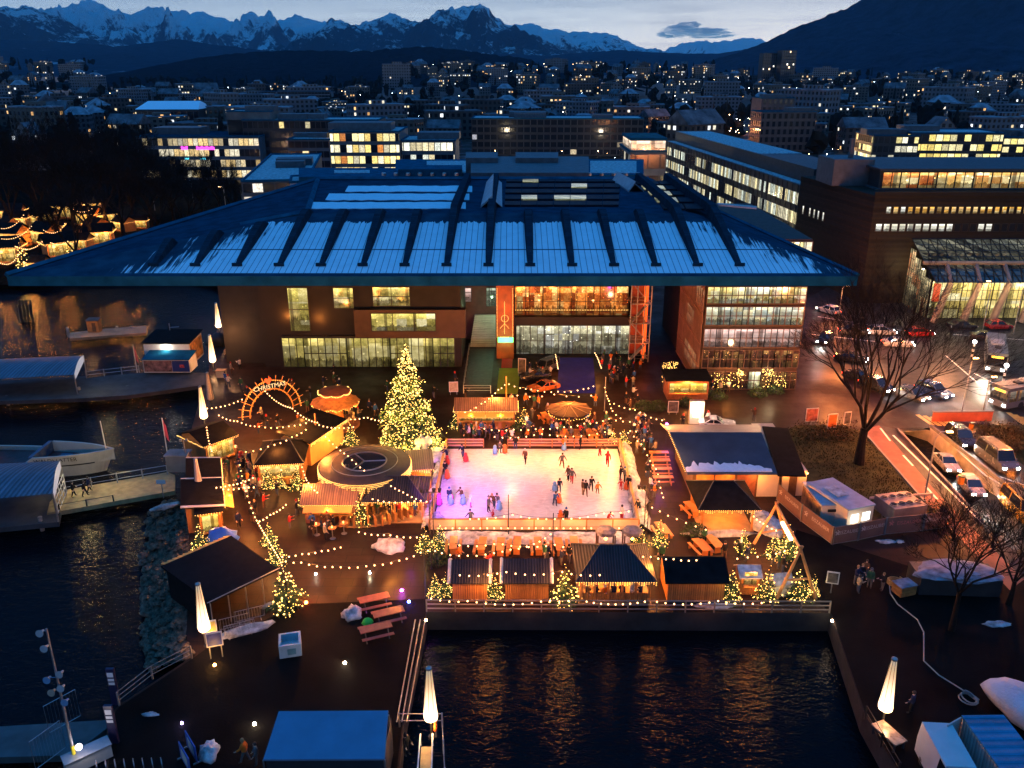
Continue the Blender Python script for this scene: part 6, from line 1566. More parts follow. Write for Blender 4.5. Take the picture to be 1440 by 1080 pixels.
# ---- strings of bulbs
BULBM = MB().ball((0,0,0), .064, 0, 8).mesh('bulb', BULB)
POLEM = MAT = None
NSTR = [0]
def string(label, pts, n, z=4.3, sag=.5, light=60, z1=None):
    P3 = []
    for k, p in enumerate(pts):
        zz = p[2] if len(p) > 2 else z; P3.append(G(p[0], p[1], zz))
    o = thing('string_lights', label, 'string lights', (P3[0].x,P3[0].y,P3[0].z), 0, 'strings of bulbs over the market')
    seg = [(P3[i], P3[i+1]) for i in range(len(P3)-1)]; tot = sum((b-a).length for a, b in seg)
    path = []
    for a, b in seg:
        m_ = max(4, int((b-a).length/.7))
        for i in range(m_): s = i/m_; path.append(a.lerp(b, s) - Vector((0,0,sag*min(1,(b-a).length/8)*4*s*(1-s))))
    path.append(P3[-1]); O = P3[0]
    MB().tube([p-O for p in path], .018, 4).build('cord', BLACK, o)
    n = int(n*1.3); cum = [0]
    for i in range(len(path)-1): cum.append(cum[-1]+(path[i+1]-path[i]).length)
    for k in range(n):
        t_ = cum[-1]*(k+.5)/n; i = max(j for j in range(len(cum)) if cum[j] <= t_); i = min(i, len(path)-2)
        q = path[i].lerp(path[i+1], (t_-cum[i])/max(1e-6,cum[i+1]-cum[i])) - O - Vector((0,0,.14))
        b = bpy.data.objects.new('bulb', BULBM); COL.objects.link(b); b.parent = o; b.location = q
    m_ = max(1, int(cum[-1]/5))
    for k in range(m_ if light else 0):
        t_ = cum[-1]*(k+.5)/m_; i = min(max(j for j in range(len(cum)) if cum[j] <= t_), len(path)-2)
        lamp(path[i]-Vector((0,0,.5)), light, WARM, .2)
    return o
LP = 430
string('string of bulbs from the left quay to the entrance arch', [(288,573),(343,559)], 7, light=LP)
string('curved string of bulbs from the entrance arch to the pole by the carousel', [(371,547),(410,572),(448,593)], 17, light=LP)
string('string of bulbs from the quay lantern over the square to the carousel pole', [(305,581),(335,591),(363,598),(410,597),(434,592)], 15, light=LP)
string('vertical string of bulbs down the goods stall', [(290,597,4),(292,612,3.6),(298,634,3.0)], 8, light=0)
string('string of bulbs from the goods stall roof to the carousel pole', [(340,634),(380,625),(412,612),(433,600)], 9, light=LP)
string('string of bulbs above the askew stall', [(446,595),(478,600),(500,598)], 7, light=LP)
string('string of bulbs hanging over the round pavilion roof', [(455,610),(490,640),(515,662)], 9, 4.7, .2, light=0)
string('upper string of bulbs from the quay huts to the broad stall', [(301,684),(320,681),(358,669)], 8, light=LP)
string('lower string of bulbs from the quay huts to the broad stall', [(310,686),(345,683),(360,683)], 6, light=LP)
string('string of bulbs from the tent corner up to the broad stall', [(362,732),(380,722),(404,706)], 7, light=LP)
string('tight string of bulbs down the right edge of the black tent', [(362,732,3.4),(374,752,3.2),(394,786,3.0),(404,815,2.8)], 18, sag=.1, light=60)
string('string of bulbs from the tent edge to the square, upper one', [(392,781),(424,777),(452,773),(469,770),(483,766)], 8, 3.2, light=LP)
string('string of bulbs over the dark square from the tent to the rink mast', [(396,786),(424,789),(473,795),(520,793),(565,785),(593,774),(607,770)], 15, 3.2, light=LP)
string('string of bulbs from the rink mast along the front benches', [(607,770),(622,776),(653,779),(690,776),(714,771),(748,764),(778,746)], 13, 3.0, light=LP)
string('string of bulbs across the front of the open bar roof', [(520,699),(550,705),(590,702),(604,704)], 8, 3.4, .2, light=0)
string('string of bulbs over the hip of the open bar roof', [(547,680),(566,690),(588,701)], 6, 3.9, .2, light=0)
string('low string of bulbs along the water side of the front huts', [(600,838,2),(660,843,1.9),(770,842,1.9),(806,842,1.9)], 13, light=50)
string('low string of bulbs across the slatted front hut', [(820,843,1.9),(912,843,1.9)], 7, light=30)
string('low string of bulbs along the railing before the rightmost hut', [(918,843,1.9),(1010,843,1.9),(1090,843,1.9)], 11, light=50)
string('row of bulbs on top of the front rink boards', [(612,741,1.25),(895,741,1.25)], 23, sag=0, light=0)
string('string of bulbs across the rear of the rink', [(676,600),(725,602),(757,601),(788,599),(821,594),(857,587),(885,591),(897,596)], 18, light=LP)
string('string of bulbs from the wooden pole towards the blue carpet', [(712,537),(749,546),(787,549),(818,546),(838,540)], 12, light=LP)
string('second row of bulbs crossing the square behind the rink', [(719,553),(780,553),(840,553)], 6, light=LP)
string('string of bulbs from the christmas tree to the wooden pole', [(650,579),(677,566),(690,556),(700,547),(712,537)], 9, light=LP)
string('string of bulbs from the right rear pole to the rink corner', [(850,540),(857,563),(862,577),(876,588)], 8, light=LP)
string('string of bulbs from the right mast along the front bar tables', [(868,774),(887,777),(915,781),(946,784),(985,785)], 9, 3.2, light=LP)
string('string of bulbs from the right mast to the gazebo', [(912,708),(931,718),(956,729),(972,735),(1000,744)], 6, 3.2, light=LP)
string('string of bulbs from the gazebo to the log swing', [(1030,783),(1055,781),(1078,778),(1110,770)], 5, 3.0, light=LP)
string('string of bulbs over the ice near the front boards', [(655,728,4.6),(720,722,4.6),(780,728,4.6),(850,720,4.6),(890,716,4.6)], 16, 4.6, .3, light=0)
string('string of bulbs along the garland posts left of the blue carpet', [(781,496,2.5),(783,505,2.2),(785,518,2.0)], 9, sag=.05, light=70)
string('string of bulbs along the garland posts right of the blue carpet', [(836,494,2.5),(841,503,2.2),(846,517,2.0)], 9, sag=.05, light=70)
for l_, pts, n, z, lt in (('string of bulbs down the lane by the quay huts', [(336,648),(346,690),(362,732)], 10, 4.3, LP),('string of bulbs from the broad stall to the awning stall', [(424,652),(432,675),(448,692)], 7, 4.3, LP),
 ('second string of bulbs along the front benches', [(640,764),(700,762),(780,764),(860,770)], 14, 2.6, 120),('third row of bulbs behind the rear rink railing', [(690,612),(760,608),(850,606),(900,604)], 15, 3.6, LP),
 ('string of bulbs beside the red lit tables', [(884,600),(905,625),(925,660),(934,700)], 11, 3.8, LP),('string of bulbs from the gazebo eave to the machine fence', [(1058,722),(1075,735),(1095,745)], 6, 3.2, LP),
 ('string of bulbs over the huts of the front row', [(640,806),(710,802),(790,802),(850,806)], 13, 3.4, LP),('string of bulbs from the christmas tree to the carousel', [(540,590),(515,585),(490,588)], 7, 4.6, LP),
 ('string of bulbs before the open bar', [(500,745),(545,750),(600,752)], 9, 3.0, LP),('string of bulbs between glazed block and rink pole', [(853,560),(895,575),(935,590)], 9, 4.3, LP)): string(l_, pts, n, z, .5, lt)
poles = [(447,634,'wooden pole beside the askew stall',.09,WOODP),(712,577,'wooden pole behind the long drinks stall',.08,WOODP),(850,578,'grey pole right of the sunshade',.06,STEEL),(715,758,'thin dark pole in front of the rink ice',.05,BLACK),(599,840,'dark pole at the left corner of the front deck',.06,BLACK),(777,786,'dark pole among the front tables',.05,BLACK),(607,800,'thin pole between rink mast and front deck',.05,BLACK)]
for px, py, l_, r_, m_ in poles:
    o = MB().tube([(0,0,0),(0,0,4.5)], [r_,r_*.8], 8).lathe([(r_*2,0),(r_*2,.1)], 8).build('pole', m_, loc=G(px,py)); tag(o, l_, 'pole', 'poles carrying the bulbs')
for i, (px, py, pw_, c_) in enumerate(((420,640,420,WARM),(350,610,420,WARM),(460,690,300,WARM),(700,590,420,WARM),(790,600,420,WARM),(860,600,420,WARM),(930,640,360,(1,.35,.10)),(930,690,260,(1,.4,.15)),(700,770,260,WARM),(820,775,260,WARM),(950,800,200,WARM),(1060,800,260,WARM),(560,760,160,WARM),(480,750,180,WARM),(900,560,300,(1,.45,.2)),(1060,575,700,(1,.55,.25)),(330,470,350,(1,.45,.18)),(318,520,300,(1,.42,.16)),(335,430,350,(1,.5,.2)))):
    lamp(G(px,py)+Vector((0,0,4.4)), pw_*3.4, c_, .3)  # scattered fill lights above the market, no fixtures
# ---- tables, benches, loungers
TBL = MB(); TBL.box(-.35,.35,-1.1,1.1,.72,.76); [TBL.box(-.28,.28,y-.03,y+.03,0,.72) for y in (-.8,.8)]
BEN = MB(); BEN.box(-.13,.13,-1.1,1.1,.42,.46); [BEN.box(-.11,.11,y-.03,y+.03,0,.42) for y in (-.8,.8)]
TBM, BNM = TBL.mesh('beer_table', mat('orange_varnished_wood', (.48,.18,.045), .45, var=.2, vs=1.5)), BEN.mesh('beer_bench', mat('orange_varnished_wood', (.48,.18,.045)))
def tset(px, py, rot, where, nb=2, sc=1.0):
    c = G(px,py)
    for k in range(nb+1):
        me = TBM if k == 0 else BNM; o = bpy.data.objects.new(me.name, me); COL.objects.link(o); d = (0,-.62,.62)[k]
        o.location = (c.x+d*math.cos(rot)*sc, c.y+d*math.sin(rot)*sc, c.z); o.rotation_euler = (0,0,rot); o.scale = (sc,)*3
        tag(o, ('orange table ' if k == 0 else ('left bench of table ' if k == 1 else 'right bench of table ')) + where, 'table' if k == 0 else 'bench', 'beer tables and benches of the market')
for i, (px, wh) in enumerate(((638,'at the left end of the front snow bank'),(678,'second along the front snow bank'),(704,'third along the front snow bank'),(727,'fourth along the front snow bank, in the middle'),(757,'fifth along the front snow bank'),(786,'sixth along the front snow bank'),(807,'seventh along the front snow bank, right end'))):
    tset(px, 773+(i%3), RND.uniform(-.08,.08), wh, 2 if i % 2 == 0 else 1)
for (px, py, r_, wh) in ((768,592,.35,'left of the sunshade behind the rink'),(792,617,.1,'behind the rear rink railing, first'),(811,617,.05,'behind the rear rink railing, second'),(829,616,.1,'behind the rear rink railing, third'),(846,612,.12,'behind the rear rink railing, fourth'),(972,722,.3,'left of the gazebo'),(1003,771,.25,'under the snow ridge below the gazebo'),(985,776,.3,'further left under the gazebo snow ridge'),(930,752,.2,'at the right light mast')): tset(px, py, r_, wh, 2)
for i, (py, wh) in enumerate(((644,'farthest of the red lit row left of the tent hall'),(655,'second of the red lit row left of the tent hall'),(667,'third of the red lit row left of the tent hall'),(679,'nearest of the red lit row left of the tent hall'))): tset(926+i*2, py, math.pi/2, wh, 1, .95)
lamp(G(926,650)+Vector((0,0,3)), 130, (1,.25,.08)); lamp(G(936,622)+Vector((.4,0,2.4)), 260, (.6,.06,1)); lamp(G(926,688)+Vector((0,-.3,1.2)), 120, (.6,.06,1))
o = tag(MB().ball((0,0,2.4), .16).tube([(0,0,0),(0,0,2.4)], .03, 5, 1).build('purple_lamp', [emit('purple_lamp', (.7,.1,1), 20, False), BLACK], loc=G(936,624)), 'purple glowing lamp at the corner of the tent hall', 'lamp')
# sunshade with spokes behind the rink
c = G(800,604); o = thing('sunshade', 'wide open sunshade with wooden spokes and bulbs behind the rink', 'sunshade', c)
MB().tube([(0,0,0),(0,0,3.2)], .07, 6).build('post', WOODP, o); mb = MB(); n = 10
for k in range(n): a, b = 2*math.pi*k/n, 2*math.pi*(k+1)/n; mb.tri((0,0,3.1),(2.6*math.cos(a),2.6*math.sin(a),2.6),(2.6*math.cos(b),2.6*math.sin(b),2.6)); mb.tri((0,0,3.04),(2.6*math.cos(b),2.6*math.sin(b),2.54),(2.6*math.cos(a),2.6*math.sin(a),2.54))
mb.build('canopy', mat('brown_canvas', (.05,.022,.012), .8, var=.2), o)
for k in range(n): a = 2*math.pi*k/n; MB().tube([(0,0,3.16),(2.6*math.cos(a),2.6*math.sin(a),2.64)], .035, 4).build('spoke', mat('pale_spoke', (.20,.13,.08), .6), o)
mb = MB()
for k in range(44): a = 2*math.pi*k/44; mb.octa((2.45*math.cos(a),2.45*math.sin(a),2.3-.15*abs(math.sin(a*5))), .06)
mb.build('fairy_lights', FRINGE, o)['kind'] = 'stuff'
# log swing frame with heated bar
A_, B_ = G(1060,765), G(1105,757); mid = (A_+B_)/2; ap1 = P(1092,710,mid.y+.3); C_, D_ = G(1090,846), G(1147,842); mid2 = (C_+D_)/2; ap2 = P(1126,773,mid2.y)
o = thing('log_swing', 'tall log frame of two leaning A shapes with a glowing heater bar', 'swing frame', (mid.x,mid.y,0)); LOG = mat('peeled_log', (.42,.20,.07), .6, var=.3, vs=2)
for a, b in ((A_,ap1),(B_,ap1),(C_,ap2),(D_,ap2)):
    d = (b-a).normalized(); mb = MB(); mb.tube([a, b+d*.35], [.15,.11], 8); wb(mb, 'leg', LOG, o)
mb = MB(); mb.tube([ap1, ap2], .12, 8); wb(mb, 'ridge_log', LOG, o)
for a, b, c, d in ((A_,B_,ap1,.28),(C_,D_,ap2,.42)): mb = MB(); mb.tube([a.lerp(c,d), b.lerp(c,d)], .09, 8); wb(mb, 'crossbar', LOG, o)
mb = MB(); s0, s1 = ap1.lerp(ap2,.30)-Vector((0,0,.55)), ap1.lerp(ap2,.66)-Vector((0,0,.55)); mb.tube([s0,s1], .16, 8); wb(mb, 'heater_bar', emit('heater_glow', (1,.66,.30), 12), o)
mb = MB(); mb.tube([s0, ap1.lerp(ap2,.30)], .03, 4); mb.tube([s1, ap1.lerp(ap2,.66)], .03, 4); wb(mb, 'chain', BLACK, o)
lamp((s0+s1)/2-Vector((0,0,.4)), 520, (1,.55,.2), .3)
# small grills (lit glass huts) by the front bank
for i, (px, l_) in enumerate(((851,'small glass sided gondola cabin with orange light at the front bank, left one'),(888,'small glass sided gondola cabin with orange light at the front bank, right one'),)):
    c = G(px,775); o = thing('gondola_cabin', l_, 'gondola cabin', c, 0, 'gondola cabins by the rink'); 
    for x in (-.75,.75):
        for y in (-.6,.6): MB().box(x-.06,x+.06,y-.06,y+.06,0,1.9).build('post', WOODD, o)
    MB().lathe([(.95,1.9),(.9,2.15),(.5,2.35),(.05,2.38)], 6).build('roof', mat('grey_cabin_roof', (.16,.15,.15), .8, var=.5, vs=2), o); MB().box(-.7,.7,-.55,.55,.0,.5).build('body', WOODR, o)
    MB().octa((0,-.1,1.3), .18).build('lamp', emit('orange_lamp', (1,.45,.08), 10), o); lamp((c.x,c.y-.1,1.3), 60, (1,.45,.1))
c = G(596,640); o = thing('gondola_cabin', 'white framed gondola cabin with lit window under the christmas tree', 'gondola cabin', c, .3); 
MB().lathe([(.75,.3),(1.0,.6),(.95,1.9),(.7,2.2)], 4).build('frame', WHITE, o); MB().cbox((.0,-.70,1.25), (.9,.05,.85)).build('window', interior('cabin_light', [(.5,.35,.2),(.9,.7,.45)], .8, 1), o); MB().tube([(-.5,0,.1),(.5,0,.1)], .06, 5).tube([(0,0,2.2),(0,0,3.0)], .05, 5).build('hanger', DARKM, o)
# railing on the water side
def railing(label, pts, h=1.1, step=2.2, rails=(.35,.7,1.08), m=None, n='railing', r=.03):
    p0 = G(*pts[0]); o = thing(n, label, 'railing', p0); m = m or mat('weathered_rail', (.17,.15,.13), .6, .2, var=.3)
    for i in range(len(pts)-1):
        a, b = G(*pts[i]), G(*pts[i+1]); L = (b-a).length; k = max(1, int(L/step))
        for j in range(k + (i == len(pts)-2)):
            q = a.lerp(b, j/k); mb = MB(); mb.box(q.x-.05,q.x+.05,q.y-.05,q.y+.05,q.z,q.z+h); wb(mb, 'post', m, o)
        for z in rails: mb = MB(); mb.tube([a+Vector((0,0,z)), b+Vector((0,0,z))], r, 5); wb(mb, 'rail', m, o)
    return o
railing('long wooden railing on the water edge before the front huts', [(600,860),(1166,862)], rails=(.3,.68,1.06), r=.055)
railing('railing along the lower left shore up to the lantern', [(168,992),(215,955),(270,926)], rails=(.4,.75,1.1))
railing('steel railing on the jetty end below the lantern', [(562,1022),(622,1022),(626,1100)], rails=(.5,1.05), m=STEEL)
railing('steel railing along the right quay edge', [(1216,1012),(1262,1092)], rails=(.6,1.1), m=BLACK)
# small things on the square
def picnic(px, py, rot, label):
    o = thing('picnic_table', label, 'picnic table', G(px,py), rot, 'picnic tables on the dark square'); RW = mat('red_brown_plank', (.26,.06,.045), .55, var=.25, vs=2)
    MB().box(-1.2,1.2,-.38,.38,.72,.78).build('tabletop', RW, o)
    for s in (-1,1): MB().box(-1.2,1.2,s*.78-.14,s*.78+.14,.42,.47).build('seat', RW, o)
    for x in (-.85,.85):
        for s in (-1,1): MB().tube([(x,s*.2,.72),(x,s*.75,0)], .05, 4).build('leg', DARKM, o)
picnic(527,852,.38,'red brown picnic table nearest the purple lights'); picnic(547,872,.38,'red brown picnic table in the middle of three'); picnic(529,894,.38,'red brown picnic table closest to the water end')
o = MB().lump((0,0,.3), .42,.3,.35, 5, 12, 7,.2).build('green_bag', mat('green_nylon', (.02,.5,.05), .6), None, True, G(518,880)); tag(o, 'bright green bag lying between the picnic tables', 'bag')
c = G(409,915); o = thing('hot_tub', 'pale square plastic tub with open top on the dark square', 'tub', c, .25)
mb = MB(); W2 = .78
for (x0,x1,y0,y1) in ((-W2,W2,-W2,-W2+.16),(-W2,W2,W2-.16,W2),(-W2,-W2+.16,-W2+.16,W2-.16),(W2-.16,W2,-W2+.16,W2-.16)): mb.box(x0,x1,y0,y1,0,1.05)
mb.box(-W2+.16,W2-.16,-W2+.16,W2-.16,0,.4); mb.build('shell', mat('pale_plastic', (.36,.45,.48), .5, var=.2), o); MB().cbox((.1,-W2-.03,.5), (.6,.04,.5)).build('hatch', mat('teal_panel', (.12,.25,.26), .4), o)
def groundlight(px, py, col, st, pw_, label, r=.14):
    c = G(px,py); r *= .7; o = MB().lathe([(r,.0),(r,.10),(r*.6,.16)], 10).build('ground_light', emit('ground_light_%d_%d' % (px,py), col, st, False), loc=c); tag(o, label, 'ground light', 'spotlights set on the quay'); lamp(c+Vector((0,-.1,.5)), pw_, col, .08)
groundlight(430,848,(1,.10,.02),60,150,'red glowing floor light beside the tall market fir',.24)
groundlight(485,933,(1,.72,.42),60,90,'white floor light alone on the dark square',.16); groundlight(358,1019,(1,.72,.45),60,70,'white floor light near the blue tent roof',.16); groundlight(256,1018,(.55,.4,1),45,14,'faint violet floor light on the lower left quay',.1)
groundlight(520,806,(1,.8,.5),60,60,'small white floor light below the snow heap',.13); groundlight(444,808,(1,.8,.6),60,40,'small white floor light left of the snow heap',.12)
groundlight(565,831,(.6,.05,1),45,90,'purple floor light right of the picnic tables',.2); groundlight(575,847,(.06,.10,1),60,70,'blue floor light right of the picnic tables',.17)
groundlight(302,936,(1,.45,.10),30,110,'orange spotlight under the blue sign by the lantern',.16)
groundlight(1170,874,(1,.7,.4),30,40,'small light on the corner of the basin wall',.14); groundlight(599,873,(1,.6,.3),30,40,'small light at the left corner of the basin',.14)
groundlight(950,556,(1,.85,.6),50,60,'white floor light behind the red lit square',.12)
for (px, py) in ((578,790),(605,850)): lamp(G(px,py)+Vector((0,-.5,1)), 60, (.6,.05,1))
# signs
def sign(px, py, w_, h_, z0, face, label, col, rot=0, legs=1, art=None):
    c = G(px,py); o = thing('notice_board', label, 'notice board', c, rot)
    MB().box(-w_/2,w_/2,-.03,.03,z0,z0+h_).build('panel', mat('board_white', (.6,.58,.55), .5, var=.1), o); MB().box(-w_/2+.08,w_/2-.08,-.045,-.032,z0+.1,z0+h_-.1).build('poster', col, o)
    for x in ((0,) if legs == 1 else (-w_*.35,w_*.35)): MB().box(x-.04,x+.04,-.02,.02,0,z0).build('leg', STEEL, o)
    return o
POST1 = mat('dark_photo_print', (.08,.07,.065), .5, var=.9, vs=2.2); POST2 = mat('blue_print', (.03,.06,.25), .5, var=.5, vs=2); POST3 = mat('red_print', (.4,.12,.07), .5, var=.7, vs=2)
sign(1168,834,.95,1.1,.9,0,'white board with dark photograph at the right end of the front railing', POST1, -.25)
sign(305,925,1.15,1.2,1.0,0,'blue information board beside the quay lantern', POST2, .3, 2)
sign(297,905,1.1,1.0,1.0,0,'lit yellow board behind the blue information board', mat('yellow_print', (.6,.42,.1), .5, var=.2), .3, 2)
sign(946,583,1.3,1.5,.3,0,'white banner with dark letters behind the tent hall', POST1, 0, 2); sign(1140,598,1.5,1.7,.5,0,'white framed picture board left of the lawn', POST3, .1); sign(1169,604,1.2,1.8,.2,0,'orange picture board at the edge of the lawn', mat('orange_print', (.55,.14,.02), .5, var=.5, vs=2), .2, 2)
sign(1190,600,.9,1.6,.3,0,'grey picture board beside the orange one at the lawn', POST1, .2, 2); sign(638,555,1.2,1.4,.4,0,'pale board with small emblem beside the dark ramp', mat('cream_print', (.4,.33,.22), .5, var=.4, vs=3), .1, 2); sign(734,527,1.1,2.2,.2,0,'white flag banner on the green carpet edge', POST1, -.15)
# dark ramp beside the green stair with white rails
o = sheet('dark_ramp', [(659,490),(696,490),(690,546),(652,546)], mat('ramp_black', (.006,.008,.009), .5, var=.2), .014)
railing('white railing closing the foot of the dark ramp', [(652,553),(690,553)], rails=(.4,.75,1.1), m=WHITE); railing('rail along the left edge of the dark ramp', [(652,548),(660,492)], rails=(1.05,), m=STEEL)
# show cars
car('orange sports car on show beside the blue carpet', G(764,548), rad(-62), 'sport', 'orange', False); car('dark show car behind the orange sports car', G(752,532), rad(-75), 'sport', 'dark', False); car('dark van with open hatch on the forecourt behind the show cars', G(769,520), rad(-40), 'van', 'grey', False, .8)
car('pale roadster parked behind the tent hall', G(1008,600), rad(82), 'sport', 'white', False)
# planters and bushes
for i, (px, py, r_, l_) in enumerate(((905,575,1.3,'dark round bush behind the red lit tables'),(925,575,1.3,'dark bush next to the white banner'),(976,752,1.3,'dark bush at the left corner of the gazebo'),(616,790,1.0,'dark bush under the lit firs at the left rink mast'),(1065,556,1.3,'dark bush right of the glazed block entrance'),(1090,552,1.3,'dark bush at the right corner of the glazed block'),(1008,560,1.4,'dark bush before the glazed block bar'),(965,570,1.2,'low dark bush beside the advertising pillar'),(640,598,.9,'dark bush by the long drinks stall'),(727,603,.9,'dark bush at the end of the long drinks stall'))):
    o = thing('bush', l_, 'bush', G(px,py), 0, 'dark bushes of the market'); mb = MB(); rn = random.Random(i)
    for k in range(420):
        d = Vector((rn.gauss(0,1),rn.gauss(0,1),rn.gauss(0,1))).normalized()*rn.uniform(.6,1)*r_; d.z = abs(d.z)*.9; s = .16
        a = Vector((rn.gauss(0,1),rn.gauss(0,1),rn.gauss(0,1))).normalized()*s; b = a.cross(Vector((rn.gauss(0,1),rn.gauss(0,1),1)).normalized())
        mb.tri(d-a, d+a, d+b)
    mb.build('foliage', NEEDLE, o); MB().lathe([(.4,0),(.5,.4)], 8).build('planter', CONCD, o)
# ------------------------------------------------------------------ people and skaters
def pf(px, py, face=None, **k):
    c = G(px, py, k.pop('z', 0)); return person(c, RND.uniform(0,6.28) if face is None else face, **k)
ICE = .06
aidm = {}
def aid(px, py, col, label):
    c = G(px,py,ICE); o = thing('skating_aid', label, 'skating aid', c, RND.random()*6, 'skating aids on the ice')
    m_ = mat(col+'_plastic', {'orange':(.75,.14,.02),'blue':(.15,.35,.65),'red':(.6,.04,.04),'pink':(.7,.08,.4)}[col], .4, var=.05)
    if col not in aidm: aidm[col] = (MB().lathe([(.26,.05),(.30,.2),(.26,.55),(.17,.75),(.19,.9),(.12,1.03),(.02,1.06)], 12).mesh('body', m_, True), MB().tube([(-.3,.1,.72),(.3,.1,.72)], .03, 6).mesh('handle', BLACK), MB().box(-.22,-.16,-.4,.4,0,.05).box(.16,.22,-.4,.4,0,.05).mesh('runner', STEEL))
    for n_, me in zip(('body','handle','runner'), aidm[col]): q = bpy.data.objects.new(n_, me); COL.objects.link(q); q.parent = o
SK = [ # px, py(feet), pose, jacket, legs, hat, hatcolour, scale, label
 (629,648,'push','navy','black','hair',None,1,'skater in navy coat pushing an aid at the left rear rink corner'),
 (651,644,'push','navy','denim','hair',None,1,'skater in navy coat pushing a red aid left of the rear railing'),
 (626,668,'push','black','black','hair',None,1,'skater in black pushing an orange aid along the left boards'),
 (632,706,'push','navy','denim','beanie','blue',1,'skater in navy with blue hat behind a child in pink'),
 (650,706,'push','brown','denim','hair',None,1,'skater in brown jacket pushing a blue aid on the purple ice'),
 (618,708,'stand','pink','pink','beanie','red',.8,'child in pink by the left boards on the purple ice'),
 (637,708,'glide','pink','denim','beanie','pink',.7,'small child in pink beside the blue skating aid'),
 (662,714,'stand','white','pink','beanie','white',.75,'child in white standing alone on the purple ice'),
 (687,720,'stand','grey','black','beanie','grey',1,'skater in grey jacket left in the middle group'),
 (695,714,'bend','brown','denim','hair','fair',1,'skater in brown bending over in the middle group'),
 (701,714,'push','grey','denim','beanie','black',.95,'skater in grey right in the middle group'),
 (694,727,'sit','red','red','beanie','red',.6,'toddler in red crouching before the middle group'),
 (662,738,'glide','grey','black','beanie','navy',.9,'skater in grey gliding at the front left boards'),
 (739,651,'skate','brown','black','beanie','white',1,'skater in brown jacket with white hat near the rear rail'),
 (790,657,'skate','grey','brown','hair',None,1,'skater in grey alone in the rear middle of the ice'),
 (799,676,'stand','brown','black','hair','fair',1,'fair haired skater left of a pair in the right half'),
 (804,679,'glide','grey','red','hair',None,1,'skater in grey right of a pair in the right half'),
 (786,692,'bend','navy','denim','hair',None,1,'skater in navy pushing a blue aid right of the centre'),
 (780,711,'push','blue','denim','hair',None,.95,'skater in blue with an orange aid right of the centre'),
 (819,696,'stand','brown','beige','hair',None,1,'skater in brown coat facing the boards at centre right'),
 (823,697,'walk','black','brown','hair',None,1,'skater in black behind the brown coat at centre right'),
 (831,690,'push','black','black','hair',None,1.0,'tall skater in black pushing near the child in orange'),
 (840,694,'glide','orange','brown','beanie','orange',.75,'child in orange skating at the right of the ice'),
 (854,656,'skate','red','red','hood','red',1,'skater in a red suit near the right rear corner'),
 (796,737,'stand','black','black','beanie','blue',1,'skater in black with blue hat at the front boards'),
 (791,735,'glide','orange','denim','beanie','blue',.7,'child in orange beside the skater in black at the front boards'),
 (874,733,'stand','white','red','hair',None,1,'skater in white jacket and red trousers at the front right'),
 (855,735,'bend','red','red','hair',None,.75,'child in red bending near the front right boards'),
 (872,676,'talk','black','black','hair',None,1,'person in black leaning at the right boards, rear one'),
 (878,678,'stand','grey','black','beanie','blue',1,'person in grey with blue hat at the right boards'),
 (884,690,'talk','black','brown','hair',None,1,'person in black at the right boards before the snow bank'),
 (873,689,'glide','red','red','beanie','red',.65,'toddler in red at the right boards'),
 (898,722,'bend','black','black','hair',None,1,'person in black leaning over the right front boards'),
 (603+122,632,'stand','black','denim','hair',None,1,'person in black standing in the rink entrance gap'),
 (702,637,'push','grey','denim','beanie','grey',.9,'person in grey pushing a blue aid near the entrance gap'),
 (792,633,'talk','orange','brown','hair',None,.95,'person in orange just inside the rear railing'),
 (816,632,'stand','black','black','hair',None,1,'person in black leaning on the rear railing'),
 (843,641,'bend','brown','red','hair',None,.9,'fallen skater in brown and red near the rear railing'),
]
for px, py, po, j, l_, h_, hc, s, lab in SK:
    pf(px, py, RND.uniform(-1.2,1.2) if po in ('push','bend') else None, pose=po, jacket=j, legs=l_, hat=h_, hatc=hc, sc=s, label=lab, group='skaters on the ice', z=ICE)
for px, py, c_, lab in ((629,653,'red','red skating aid at the left rear corner of the ice'),(655,649,'red','red skating aid below the left rear railing'),(629,673,'orange','orange skating aid along the left boards'),(634,709,'blue','blue skating aid on the purple ice, left of two'),(651,709,'blue','blue skating aid on the purple ice, right of two'),(696,638,'blue','blue skating aid near the entrance gap'),(710,637,'orange','orange skating aid at the entrance gap'),(780,690,'blue','blue skating aid right of the ice centre'),(786,707,'orange','orange skating aid right of the ice centre'),(788,731,'orange','orange skating aid at the front boards'),(881,688,'orange','orange skating aid at the right boards'),(702,717,'blue','blue skating aid in the middle group'),(793,633,'blue','pale blue skating aid at the rear railing'),(618,710,'pink','pink skating aid by the left boards')):
    aid(px, py, c_, lab)
